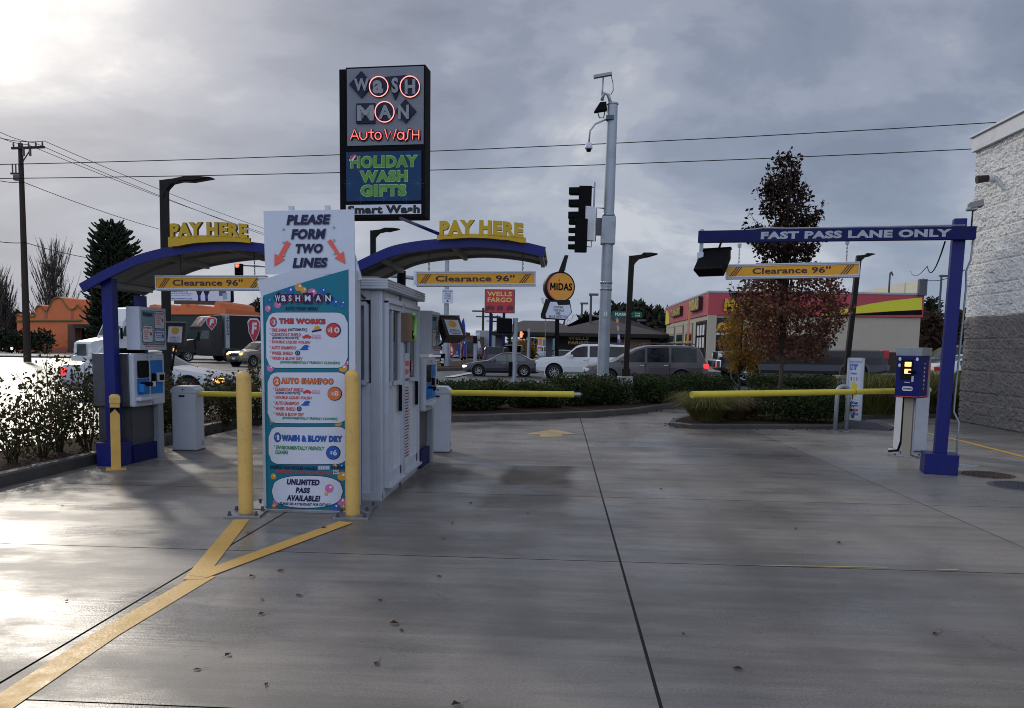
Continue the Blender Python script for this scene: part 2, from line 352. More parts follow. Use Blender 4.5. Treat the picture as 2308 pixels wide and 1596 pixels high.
# ================================================================ SETTING
def concrete_mat(name, dry, wet, oil_shade):
    m = bpy.data.materials.new(name); m.use_nodes = True; t = m.node_tree; L = t.links.new; b = t.nodes['Principled BSDF']
    tc = t.nodes.new('ShaderNodeTexCoord'); g = t.nodes.new('ShaderNodeNewGeometry')
    def noise(scale, det, rough, st=(1, 1, 1), off=(0, 0, 0)):
        mp = t.nodes.new('ShaderNodeMapping'); mp.inputs['Scale'].default_value = st; mp.inputs['Location'].default_value = off; L(tc.outputs['Object'], mp.inputs[0])
        n = t.nodes.new('ShaderNodeTexNoise'); n.inputs['Scale'].default_value = scale; n.inputs['Detail'].default_value = det; n.inputs['Roughness'].default_value = rough
        L(mp.outputs[0], n.inputs['Vector']); return n.outputs['Fac']
    def mr(f, a, b_, c, d):
        n = t.nodes.new('ShaderNodeMapRange'); n.interpolation_type = 'SMOOTHSTEP'
        for i, x in enumerate((a, b_, c, d)): n.inputs[i + 1].default_value = x
        L(f, n.inputs[0]); return n.outputs[0]
    def mt(op, a, b_):
        n = t.nodes.new('ShaderNodeMath'); n.operation = op
        for i, x in enumerate((a, b_)):
            if isinstance(x, (int, float)): n.inputs[i].default_value = x
            else: L(x, n.inputs[i])
        return n.outputs[0]
    def mixc(f, a, c):
        n = t.nodes.new('ShaderNodeMix'); n.data_type = 'RGBA'; L(f, n.inputs[0])
        for i, x in ((6, a), (7, c)):
            if isinstance(x, tuple): n.inputs[i].default_value = (*x, 1)
            else: L(x, n.inputs[i])
        return n.outputs[2]
    big = noise(.45, 5, .6); streak = noise(1.0, 6, .65, (.55, 5.5, 1)); grain = noise(70, 5, .75); spots = noise(7, 5, .7, off=(3, 1, 0))
    f = mr(mt('ADD', mt('MULTIPLY', big, .6), mt('MULTIPLY', streak, .4)), .38, .62, 0, 1)
    col = mixc(f, wet, dry)
    col = mixc(mr(spots, .62, .74, 0, .5), col, tuple(x * .6 for x in wet))
    sp = t.nodes.new('ShaderNodeSeparateXYZ'); L(tc.outputs['Object'], sp.inputs[0])
    for (x0, x1, y0, y1, c, k) in oil_shade:          # drip stains where cars wait, and shade painted into the left lane
        ex = mt('ADD', sp.outputs[0], mt('MULTIPLY', mt('SUBTRACT', big, .5), .5)); ey = mt('ADD', sp.outputs[1], mt('MULTIPLY', mt('SUBTRACT', streak, .5), 1.6))
        mk = mt('MULTIPLY', mt('MULTIPLY', mr(ex, x0 - .08, x0 + .12, 0, 1), mr(ex, x1 - .1, x1 + .12, 1, 0)), mt('MULTIPLY', mr(ey, y0 - .3, y0 + .5, 0, 1), mr(ey, y1 - .12, y1 + .12, 1, 0)))
        col = mixc(mt('MULTIPLY', mk, k), col, c)
    vo = t.nodes.new('ShaderNodeTexVoronoi'); vo.feature = 'DISTANCE_TO_EDGE'; vo.inputs['Scale'].default_value = .30; vd = t.nodes.new('ShaderNodeVectorMath'); vd.operation = 'ADD'; vc = t.nodes.new('ShaderNodeCombineXYZ')
    L(mt('MULTIPLY', noise(1.4, 6, .7, off=(5, 5, 0)), 1.1), vc.inputs[0]); L(mt('MULTIPLY', noise(1.1, 6, .7, off=(1, 8, 0)), 1.1), vc.inputs[1]); L(tc.outputs['Object'], vd.inputs[0]); L(vc.outputs[0], vd.inputs[1]); L(vd.outputs[0], vo.inputs['Vector'])
    col = mixc(mt('MULTIPLY', mr(vo.outputs['Distance'], .0006, .0020, .6, 0), mr(noise(.5, 3, .6, off=(3, 9, 0)), .50, .56, 0, 1)), col, (.03, .028, .026))
    for xc in (-4.45, -1.05, 2.25):          # worn wheel tracks of the lanes, and a drip line between them
        for dx, wd, kk in ((-.78, .26, .22), (.78, .26, .22), (0, .22, .16)):
            dd = mt('ABSOLUTE', mt('SUBTRACT', mt('ADD', sp.outputs[0], mt('MULTIPLY', mt('SUBTRACT', big, .5), .35)), xc + dx), 0.0)
            col = mixc(mt('MULTIPLY', mr(dd, wd * .25, wd, kk, 0), mr(streak, .35, .6, .3, 1)), col, tuple(x * .52 for x in wet))
    col = mixc(mr(noise(2.2, 7, .75, off=(9, 4, 0)), .60, .72, 0, .45), col, tuple(x * .62 for x in wet))
    col = mixc(mr(noise(16, 4, .6, off=(2, 7, 0)), .66, .74, 0, .35), col, tuple(min(1, x * 1.5) for x in dry))
    hs = t.nodes.new('ShaderNodeVectorMath'); hs.operation = 'SCALE'; L(col, hs.inputs[0])
    L(mt('MULTIPLY', mr(grain, .3, .7, .74, 1.22), mr(g.outputs['Random Per Island'], 0, 1, .94, 1.06)), hs.inputs['Scale']); L(hs.outputs[0], b.inputs['Base Color'])
    dry_ = None
    for (x0, x1, y0, y1, c, k) in oil_shade:
        ex = mt('ADD', sp.outputs[0], mt('MULTIPLY', mt('SUBTRACT', big, .5), .5)); ey = mt('ADD', sp.outputs[1], mt('MULTIPLY', mt('SUBTRACT', streak, .5), 1.6))
        mk = mt('MULTIPLY', mt('MULTIPLY', mr(ex, x0 - .08, x0 + .12, 0, 1), mr(ex, x1 - .1, x1 + .12, 1, 0)), mt('MULTIPLY', mr(ey, y0 - .3, y0 + .5, 0, 1), mr(ey, y1 - .12, y1 + .12, 1, 0)))
        mk = mt('MULTIPLY', mk, k); dry_ = mk if dry_ is None else mt('MAXIMUM', dry_, mk)
    film = noise(.8, 6, .62, (.7, 1.3, 1), (7, 2, 0))
    if dry_ is not None: L(mr(dry_, 0, 1, .34, .05), b.inputs['Specular IOR Level'])
    L(mt('ADD', mr(film, .38, .62, .24, .52), mr(grain, .3, .7, -.03, .05)), b.inputs['Roughness']); b.inputs['Specular IOR Level'].default_value = .31
    h = mt('ADD', mt('MULTIPLY', grain, .5), mt('ADD', mt('MULTIPLY', noise(3.2, 4, .6, (.25, 9, 1)), .7), mt('MULTIPLY', spots, .5)))
    bp = t.nodes.new('ShaderNodeBump'); bp.inputs['Strength'].default_value = .22; bp.inputs['Distance'].default_value = .01; L(h, bp.inputs['Height']); L(bp.outputs[0], b.inputs['Normal'])
    return m
OIL = [(-.93, -.76, 4.5, 4.66, (.06, .056, .052), .55), (-.86, -.80, 4.25, 4.33, (.06, .056, .052), .5), (-.80, -.74, 4.1, 4.16, (.06, .056, .052), .5), (-.72, .20, 9.5, 11.4, (.042, .034, .026), .85), (-.85, .1, 7.8, 9.8, (.07, .065, .06), .55), (-1.75, -1.15, 9.6, 11.5, (.05, .04, .032), .7), (-4.6, -3.2, 8.6, 10.8, (.06, .048, .036), .6), (1.9, 2.9, 10.5, 13.5, (.10, .095, .09), .35)]  # drip stains; the brown left lane patch is mostly shade put into colour
M['concrete'] = concrete_mat('concrete', (.235, .212, .188), (.125, .114, .103), OIL)
M['concrete side'] = concrete_mat('concrete side', (.26, .245, .225), (.175, .166, .152), [])
dm('asphalt', (.050, .050, .052), .42, var=.3, scale=.5, bump=.35, bscale=60, spec=.4); dm('joint', (.012, .011, .010), .7, var=.3); dm('line yellow', (.62, .36, .075), .5, var=.12, scale=7, bump=.15, bscale=50, dirt=(.50, .30, .07)); dm('line white', (.55, .55, .53), .4, var=.12, dirt=(.3, .3, .3))

def zg(x): t = min(1, max(0, (x - 2) / 12)); return .22 * t * t * (3 - 2 * t)
m = MB(); m.add([(-2500, -60, -.05), (2500, -60, -.05), (2500, 4500, -.05), (-2500, 4500, -.05)], [(0, 1, 2, 3)], M['asphalt']); struct(m.build('ground'))
m = MB()                                                        # streets: one sheet that climbs a little towards the right
xs = [-200, -90, -50, -25, -12, -7.8, -6, -3, 0, 2, 4, 6, 8, 10, 12, 14, 30, 80, 200]; ys = [-40, 12, 19, 24, 28.5, 32, 45, 64, 120, 400]
vs = [(x, y, (zg(x) * min(1, max(0, (y - 25) / 5)) - .025)) for y in ys for x in xs]; n = len(xs)
m.add(vs, [(j * n + i, j * n + i + 1, (j + 1) * n + i + 1, (j + 1) * n + i) for j in range(len(ys) - 1) for i in range(n - 1)], M['asphalt'], True); struct(m.build('road'))
# forecourt slabs with open joints
m = MB(); XL = [-6.25, -2.67, .50, 4.02, 9.95]; YL = [-3.2, .7, 3.5, 6.3, 9.1, 11.9, 14.7, 17.5, 20.4, 23.6, 27.2]
for i in range(4):
    for j in range(10):
        gx0 = (.013, .016, .006, 0)[i] if i else 0; gx1 = (.013, .016, .006, 0)[min(i + 1, 3)] if False else (.012, .016, .004, 0)[i]
        a, b_ = XL[i] + ((.018, .018, .018, .010)[i] / 2), XL[i + 1] - (.018, .018, .010, 0)[i] / 2
        m.add([(a, YL[j] + .0065, 0), (b_, YL[j] + .0065, 0), (b_, YL[j + 1] - .0065, 0), (a, YL[j + 1] - .0065, 0)], [(0, 1, 2, 3)], M['concrete side' if i == 3 else 'concrete'])
struct(m.build('concrete_pavement'))
m = MB(); m.add([(-6.25, -3.2, -.006), (9.95, -3.2, -.006), (9.95, 27.2, -.006), (-6.25, 27.2, -.006)], [(0, 1, 2, 3)], M['joint']); struct(m.build('joint_filler'))
def strip(name, pts, w, mt_, z=.004):
    m = MB(); L_ = []; R__ = []
    for k, p in enumerate(pts):
        d = Vector(pts[min(k + 1, len(pts) - 1)]) - Vector(pts[max(k - 1, 0)]); d.z = 0; d.normalize(); nn = Vector((-d.y, d.x, 0)) * (w / 2)
        q = Vector((p[0], p[1], z)); L_.append(q + nn); R__.append(q - nn)
    for k in range(len(pts) - 1): m.add([R__[k], R__[k + 1], L_[k + 1], L_[k]], [(0, 1, 2, 3)], mt_)
    return struct(m.build(name))
Y0, Y1, Y2 = G(450, 1303), G(545, 1172), G(780, 1178)
strip('yellow_line', [G(-330, 1830), G(0, 1590), G(240, 1430), Y0 + Vector((.02, .05, 0))], .155, M['line yellow'], .004)
strip('yellow_line', [Y0 + Vector((-.02, -.05, 0)), Y1], .145, M['line yellow'], .0055)
strip('yellow_line', [Y0 + Vector((-.02, .02, 0)), Y2], .150, M['line yellow'], .007)
strip('yellow_line', [G(1990, 955), G(2150, 990), G(2308, 1030), G(2600, 1105)], .11, M['line yellow'], .004)
strip('yellow_line', [G(1712, 1275), G(2000, 1280)], .012, M['gate yellow'], .004); strip('yellow_line', [G(2110, 1284), G(2160, 1285)], .018, M['gate yellow'], .004)
m = MB(); zz = zc(1060, 980, 4.616)                               # lane arrow
dm('worn yellow', (.46, .33, .14), .5, var=.25, scale=9, dirt=(.28, .24, .17)); m.add([(*G(*zz(x, y)).xy, .004) for x, y in ((1190, 402), (1440, 400), (1440, 376), (1605, 372), (1480, 342), (1330, 318), (1240, 332), (1120, 352), (1000, 376), (1195, 376))], [tuple(range(10))], M['worn yellow']); struct(m.build('lane_arrow'))
for k, (a, b_) in enumerate((((1010, 851), (1078, 838)), ((1250, 853), (1330, 850)), ((1275, 866), (1360, 860)), ((1120, 868), (1220, 862)))):
    strip('crossing_stripe', [(*G(*a).xy, 0), (*G(*b_).xy, 0)], .5, M['line white'], .004 + zg(G(*b_).x) + .02)

def bed(name, edge, back, h=.12, kerb=.15, khgt=.15):
    """planting bed behind a cast kerb; edge = kerb face along the paving"""
    E_ = [Vector((p[0], p[1])) for p in edge]; inn = []
    for k, p in enumerate(E_):
        d = (E_[min(k + 1, len(E_) - 1)] - E_[max(k - 1, 0)]).normalized(); inn.append(p + Vector((-d.y, d.x)) * kerb)
    m = MB(); n = len(E_)
    vs = [(*p, -.02) for p in E_] + [(p.x, p.y, khgt - .02) for p in E_] + [(*(E_[i] * .85 + inn[i] * .15), khgt) for i in range(n)] + [(*p, khgt) for p in inn] + [(*p, .0) for p in inn]
    m.add(vs, [(r * n + i, r * n + i + 1, (r + 1) * n + i + 1, (r + 1) * n + i) for r in range(4) for i in range(n - 1)], M['concrete kerb']); struct(m.build('kerb'))
    m = MB(); poly = [(p.x, p.y) for p in inn] + [(p[0], p[1]) for p in back]
    m.sheet(poly, h, M['mulch']); o = struct(m.build('planting_bed')); return o
edgeA = [(-6.22, -3), (-6.22, 4), (-6.22, 10.6), G(452, 980).xy, G(520, 966).xy, G(590, 957).xy, G(800, 957).xy, G(1003, 952).xy, G(1200, 946).xy, G(1340, 941).xy, G(1438, 933).xy, G(1540, 916).xy, G(1625, 906).xy]
bed('bed', edgeA, [(7.2, 29.2), (2.6, 28.6), (-1, 25.0), (-3.5, 23.4), (-7.4, 20), (-7.75, 10), (-7.75, -3)])
edgeB = [G(1780, 893).xy, G(1700, 903).xy, G(1590, 930).xy, G(1512, 955).xy, G(1508, 961).xy, G(1560, 967).xy, G(1900, 968).xy, G(1932, 946).xy, G(2010, 943).xy, G(2172, 942).xy]
bed('bed', edgeB[::1], [(9.95, 27.5)], .10, .13, .10)
m = MB()                                                          # outer kerbs of the street: far pavement, verge and traffic island
m.box((-55, 88, .06), (84, 22, .16), M['concrete pale']); m.box((-55, 76.6, .05), (84, .35, .15), M['concrete kerb']); struct(m.build('far_pavement'))
m = MB(); zq = [G(x, y) for x, y in ((985, 836), (1120, 832), (1175, 815), (1130, 806), (985, 822))]; m.prism([(p.x, p.y) for p in zq], -.05, .16, M['mulch'], side=M['concrete kerb']); struct(m.build('traffic_island'))
m = MB(); m.box((24, 53.0, .2), (34, 2.0, .3), M['concrete pale']); m.box((24, 51.9, .17), (34, .2, .3), M['concrete kerb']); struct(m.build('far_pavement'))
m = MB()
for (x, y0, w) in ((-26.5, 30, .14), (-19, 40, .14), (-33, 40, .14)): m.add([(x, y0, .0), (x + w, y0, .0), (x + w, 140, .0), (x, 140, .0)], [(0, 1, 2, 3)], M['line white'])
for (x0, x1, y) in ((-60, -9, 27.5), (-60, -9, 36), (-60, -12, 50)): m.add([(x0, y, .0), (x1, y, .0), (x1, y + .12, .0), (x0, y + .12, .0)], [(0, 1, 2, 3)], M['line white'])
struct(m.build('lane_marking'))

# hills far behind the street, distance haze put into their blue base colour
m = MB(); pts = []
for i in range(81):
    a = -1.25 + 2.5 * i / 80; r = 2400; h = 26 + 22 * math.sin(i * .33) + 13 * math.sin(i * .9 + 1) + 6 * math.sin(i * 2.3); pts.append((math.sin(a) * r, math.cos(a) * r, max(8, h)))
nn = len(pts); m.add([(x * 1.0, y, -5) for x, y, h in pts] + pts + [(x * 1.3, y * 1.3, h * .6) for x, y, h in pts], [(i + 1, i, nn + i, nn + i + 1) for i in range(nn - 1)] + [(nn + i + 1, nn + i, 2 * nn + i, 2 * nn + i + 1) for i in range(nn - 1)], M['far blue'], True); struct(m.build('hills'))

# ---------------------------------------------------------------- car wash building on the right: split-face block wall
WX, WY = 9.82, 20.75
def wall_mat(name, c0, c1):
    m = mat(name, c0, .8, var=.14, scale=9, bump=1.0, bscale=26, dirt=c1); return m
M['block white'] = wall_mat('block white', (.74, .73, .70), (.62, .61, .59)); M['block grey'] = wall_mat('block grey', (.20, .185, .17), (.10, .095, .09))
b = thing('car_wash_building', 'split-face block building, white above and dark grey below, at the right edge', 'building', (WX, WY, 0))
ZB = P(2182, 718, WY).z; ZT = P(2214, 343, WY).z; ch = ZB / 10
from mathutils import noise as mnoise
def rough_wall(z0, z1, mt_, name, nrow):
    y = np.arange(0, -7.2, -.034); z = np.arange(z0, z1 + .001, .034); z[-1] = z1
    off = {}
    vs = []
    for zz in z:
        r = int(max(0, zz - 1e-4) / ch); fz = (zz - r * ch) / ch
        for yy in y:
            c = (yy + (.2 if r % 2 else 0)) / .52; ci = math.floor(c); fc = c - ci
            if (r, ci) not in off: off[(r, ci)] = random.uniform(-.012, .012)
            gr = .15 + .85 * min(1, min(fz, 1 - fz) / .07, min(fc, 1 - fc) / .03)
            q = mnoise.noise(Vector((yy * 8, zz * 8, r * 3.1))) * .022 + mnoise.noise(Vector((yy * 19, zz * 19, 5))) * .030 + mnoise.noise(Vector((yy * 41, zz * 41, 9))) * .014
            vs.append((-(.03 + off[(r, ci)] + q) * gr, yy, zz))
    ny = len(y); fs = [(j * ny + i, (j + 1) * ny + i, (j + 1) * ny + i + 1, j * ny + i + 1) for j in range(len(z) - 1) for i in range(ny - 1)]
    m = MB(); m.add(vs, [f[::-1] for f in fs], mt_)
    m.box((4.0, -12, (z0 + z1) / 2), (8.0, 23.98, z1 - z0), mt_); return m.build(name, b)
rough_wall(0, ZB, M['block grey'], 'lower_wall', 10); rough_wall(ZB, ZT, M['block white'], 'upper_wall', 14)
m = MB(); m.box((3.97, -12.0, ZT + .17), (8.2, 24.1, .34), M['white paint']); m.box((3.97, -12.0, ZT + .36), (8.3, 24.2, .05), M['white paint']); m.build('parapet_cap', b)
q = P(2225, 402, WY - .9) - Vector((WX, WY, 0)); m = MB(); m.cyl((-.02, q.y, q.z), (-.16, q.y, q.z), .085, M['white paint']); m.cyl((-.16, q.y, q.z), (-.40, q.y + .02, q.z - .03), .075, M['brown metal'], .09); m.build('wall_lamp', b)

# ---------------------------------------------------------------- foliage tools
def leaf_mesh(name, pos, size, mt_, parent=None, asp=.55, flat=.0, jit=.35, droop=None, loc=None):
    n = len(pos); pos = np.asarray(pos, float)
    a = rng.normal(size=(n, 3)); a[:, 2] *= (1 - flat)
    if droop is not None: a[:, 2] += droop
    a /= np.linalg.norm(a, axis=1)[:, None]
    r = rng.normal(size=(n, 3)); w = np.cross(a, r); w /= np.linalg.norm(w, axis=1)[:, None]; nrm = np.cross(a, w)
    s = size * (1 + jit * rng.uniform(-1, 1, n))[:, None]
    p0 = pos; p2 = pos + a * s; mid = pos + a * s * .5 + nrm * s * .08
    p1 = mid + w * s * asp * .5; p3 = mid - w * s * asp * .5
    v = np.stack([p0, p1, p2, p3], 1).reshape(-1, 3)
    me = bpy.data.meshes.new(name); me.vertices.add(4 * n); me.vertices.foreach_set('co', v.ravel()); me.loops.add(4 * n); me.loops.foreach_set('vertex_index', np.arange(4 * n, dtype=np.int32))
    me.polygons.add(n); me.polygons.foreach_set('loop_start', np.arange(0, 4 * n, 4, dtype=np.int32)); me.polygons.foreach_set('loop_total', np.full(n, 4, dtype=np.int32)); me.update(calc_edges=True)
    me.materials.append(mt_); o = bpy.data.objects.new(name, me); COL.objects.link(o)
    if parent is not None: o.parent = parent
    if loc is not None: o.location = loc
    return o
def clump_points(n, clumps):
    """points spread through a set of ellipsoid clumps (x,y,z,rx,ry,rz), denser to the skin"""
    vol = np.array([c[3] * c[4] * c[5] for c in clumps]) ** .75; k = rng.choice(len(clumps), n, p=vol / vol.sum()); c = np.array(clumps)[k]
    d = rng.normal(size=(n, 3)); d /= np.linalg.norm(d, axis=1)[:, None]; r = rng.uniform(0, 1, n) ** .45
    return c[:, :3] + d * r[:, None] * c[:, 3:]
M['hedge leaf'] = leafmat('hedge leaf', [(.012, .022, .008), (.022, .040, .012), (.035, .055, .016), (.06, .075, .02)], .42, .25)
M['rose leaf'] = leafmat('rose leaf', [(.020, .030, .010), (.035, .050, .015), (.055, .055, .018), (.07, .035, .02), (.09, .10, .03)], .35, .35)
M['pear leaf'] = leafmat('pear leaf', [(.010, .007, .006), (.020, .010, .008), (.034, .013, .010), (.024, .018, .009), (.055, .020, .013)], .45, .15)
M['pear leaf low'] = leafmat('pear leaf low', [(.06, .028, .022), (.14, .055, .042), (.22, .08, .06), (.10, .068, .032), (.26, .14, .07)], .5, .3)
M['maple leaf'] = leafmat('maple leaf', [(.30, .13, .02), (.40, .22, .03), (.22, .15, .03), (.16, .14, .03), (.34, .10, .02)], .5, .45)
M['grass blade'] = leafmat('grass blade', [(.07, .09, .02), (.13, .14, .03), (.20, .19, .06), (.24, .19, .10)], .6, .3); M['dry grass'] = leafmat('dry grass', [(.16, .12, .07), (.24, .18, .11), (.14, .13, .05)], .6, .3)
M['conifer leaf'] = leafmat('conifer leaf', [(.008, .014, .008), (.016, .024, .011), (.026, .034, .014)], .6, .1); M['far leaf'] = leafmat('far leaf', [(.016, .020, .012), (.030, .034, .018), (.045, .042, .024)], .7, .1)
M['brown leaf'] = leafmat('brown leaf', [(.05, .03, .022), (.09, .055, .038), (.035, .028, .02)], .7, .2); M['fallen'] = leafmat('fallen', [(.05, .022, .014), (.13, .035, .025), (.035, .022, .014), (.16, .09, .04)], .3, .1)

def hedge_block(label, a, b_, w, h, n, z=.1, cat='hedge', name='hedge', group=None, mt_=None, size=.07):
    a = Vector((a[0], a[1], z)); b_ = Vector((b_[0], b_[1], z)); d = b_ - a; L_ = d.length; c = (a + b_) / 2
    o = thing(name, label, cat, c, math.atan2(d.y, d.x), group)
    cl = []; k = max(3, int(L_ / .45))
    for i in range(k):
        for q in (-1, 1):
            cl.append(((i + .5) / k * L_ - L_ / 2 + random.uniform(-.08, .08), q * w * .22, h * random.uniform(.42, .60), L_ / k * .80, w * .42, h * random.uniform(.44, .52)))
    p = clump_points(n, cl); p[:, 2] = np.maximum(p[:, 2], .02)
    leaf_mesh('foliage', p, size, mt_ or M['hedge leaf'], o, .6)
    m = MB(); 
    for i in range(k): x = (i + .5) / k * L_ - L_ / 2; m.tube([(x, 0, 0), (x + .03, .02, h * .4), (x - .02, 0, h * .8)], .02, M['bark'], 5, .008)
    m.build('stem', o); return o
def rose(x, y, h, w, n, label, group='rose bushes in the kerbside bed', z=.12, lean=0):
    o = thing('rose_bush', label, 'shrub', (x, y, z), random.uniform(0, 6), group); pts = []; m = MB()
    ns = 11
    for i in range(ns):
        a = random.uniform(0, 2 * PI); rr = random.uniform(.15, 1) * w; hh = h * random.uniform(.6, 1.05) * (1 - .15 * rr / w)
        p = [Vector((.05 * math.cos(a), .05 * math.sin(a), 0))]
        for k in range(1, 7): f = k / 6; p.append(Vector((math.cos(a) * rr * f ** .8, math.sin(a) * rr * f ** .8, hh * f)) + Vector((random.uniform(-.04, .04), random.uniform(-.04, .04), 0)))
        m.tube(p, .011, M['stem green'], 5, .003)
        for k in range(2, 7):
            for _ in range(n // (ns * 5)):
                f = random.random(); q = p[k - 1].lerp(p[k], f); sp = (.06 + .16 * random.random()) * (1.1 - .08 * k); pts.append(q + Vector((random.gauss(0, sp), random.gauss(0, sp), random.gauss(0, sp * .7))))
    m.build('stem', o); leaf_mesh('foliage', [tuple(p) for p in pts], .060, M['rose leaf'], o, .6, jit=.5); return o
def grass_tuft(x, y, r, h, label, z=.1, mt_='grass blade', n=900, lean=(0, 0)):
    o = thing('ornamental_grass', label, 'grass tuft', (x, y, z), 0); vs = []; fs = []
    for i in range(n):
        a = random.uniform(0, 2 * PI); r0 = random.random() ** .6 * r * .35; R = r * random.uniform(.4, 1.05); hh = h * random.uniform(.55, 1.05)
        bx, by = math.cos(a) * r0, math.sin(a) * r0; a += random.uniform(-.4, .4); w = .006; px, py = -math.sin(a) * w, math.cos(a) * w; o_ = len(vs)
        for f, zf, ww in ((0, 0, 1), (.35, .72, .9), (.7, 1.0, .6), (1.0, .78, .12)):
            X = bx + math.cos(a) * R * f + lean[0] * f; Y = by + math.sin(a) * R * f + lean[1] * f; vs += [(X - px * ww, Y - py * ww, hh * zf), (X + px * ww, Y + py * ww, hh * zf)]
        for k in range(3): fs.append((o_ + 2 * k, o_ + 2 * k + 1, o_ + 2 * k + 3, o_ + 2 * k + 2))
    m = MB(); m.add(vs, fs, M[mt_]); m.build('blades', o); return o
def bare_tree(x, y, h, w, label, z=0, group=None, seed=1, base=.10, fast=.55, depth=5):
    rr = random.Random(seed); o = thing('bare_tree', label, 'tree', (x, y, z), 0, group); t = MB(); c = MB()
    def grow(p, d, L_, r, k):
        q = p + d * L_; mid = (p + q) / 2 + Vector((rr.uniform(-1, 1), rr.uniform(-1, 1), 0)) * L_ * .05
        (t if k == 0 else c).tube([p, mid, q], r, M['twig'], 5 if k < 2 else 3, r * .62)
        if k >= depth: return
        for i in range(rr.choice((3, 4, 4)) if k else 7):
            f = rr.uniform(.35, 1.0) if k else rr.uniform(.12, 1.0); s = p.lerp(q, f); a = rr.uniform(0, 2 * PI)
            sp = w / h * rr.uniform(.6, 1.6); nd = (d * (1 - fast * .3) + Vector((math.cos(a) * sp * 1.6, math.sin(a) * sp * 1.6, fast * .7))).normalized()
            grow(s, nd, L_ * rr.uniform(.42, .66), r * .5, k + 1)
    grow(Vector((0, 0, 0)), Vector((0, 0, 1)), h * .46, base, 0)
    t.build('trunk', o); c.build('crown', o); return o
def crown_tree(name, label, x, y, z, trunk_h, trunk_r, clumps, n, size, mt_, group=None, barkm='bark', limbs=10, asp=.55, cat='tree', droop=None):
    o = thing(name, label, cat, (x, y, z), 0, group); m = MB()
    top = max(c[2] for c in clumps)
    m.tube([(0, 0, -.05), (.02, .01, trunk_h * .5), (-.01, .02, trunk_h), (.02, 0, top)], trunk_r, M[barkm], 8, trunk_r * .25)
    for i in range(limbs):
        c = clumps[i % len(clumps)]; s = trunk_h * random.uniform(.8, 1.1); e = Vector(c[:3]) + Vector((random.uniform(-.5, .5) * c[3], random.uniform(-.5, .5) * c[4], c[5] * .3))
        m.tube([(0, 0, s), Vector((0, 0, s)).lerp(e, .5) + Vector((0, 0, .05 * top)), e], trunk_r * .4, M[barkm], 5, trunk_r * .08)
    m.build('trunk', o); leaf_mesh('crown', clump_points(n, clumps), size, mt_, o, asp, droop=droop); return o

def poplar(x, y, h, w, label, seed):
    """bare upright tree: many slender limbs rising close to the trunk"""
    rr = random.Random(seed); o = thing('bare_tree', label, 'tree', (x, y, 0), 0, 'bare trees behind the orange building'); t = MB(); t.tube([(0, 0, 0), (.1, 0, h * .4), (0, 0, h * .75), (0, 0, h)], .32, M['twig'], 6, .03); t.build('trunk', o); c = MB()
    for i in range(120):
        f = rr.uniform(.04, .72); a = rr.uniform(0, 2 * PI); L_ = h * rr.uniform(.25, .5) * (1.1 - .6 * f); R = w * .5 * rr.uniform(.35, 1.0) * (1 - f * .75); z0 = h * f; top = min(h * .97, z0 + L_); pts = [Vector((math.cos(a) * R * q ** .6, math.sin(a) * R * q ** .6, z0 + (top - z0) * q)) for q in (0, .15, .4, .7, 1)]
        c.tube(pts, .09 * (1.1 - f), M['twig'], 4, .02)
        for k in range(14):
            j = rr.randrange(1, 5); s = pts[j - 1].lerp(pts[j], rr.random()); an = a + rr.uniform(-1.2, 1.2); l2 = L_ * rr.uniform(.12, .32); c.tube([s, s + Vector((math.cos(an) * l2 * .25, math.sin(an) * l2 * .25, l2 * .6)), s + Vector((math.cos(an) * l2 * .32, math.sin(an) * l2 * .32, l2))], .035, M['twig'], 3, .012)
    c.build('crown', o); return o

# drifts of small leaves caught along the foot of the kerbs
ps = []
for edge in (edgeA[2:], edgeB):
    for k in range(len(edge) - 1):
        a, b_ = Vector((edge[k][0], edge[k][1])), Vector((edge[k + 1][0], edge[k + 1][1])); nn = Vector(((b_ - a).y, -(b_ - a).x)).normalized()
        for _ in range(int((b_ - a).length * 9)):
            q = a.lerp(b_, random.random()) + nn * abs(random.gauss(.02, .10)); ps.append((q.x, q.y, .006 + random.random() * .01))
o = leaf_mesh('leaf_litter', ps, .06, M['fallen'], None, .7, flat=.85); o['kind'] = 'stuff'
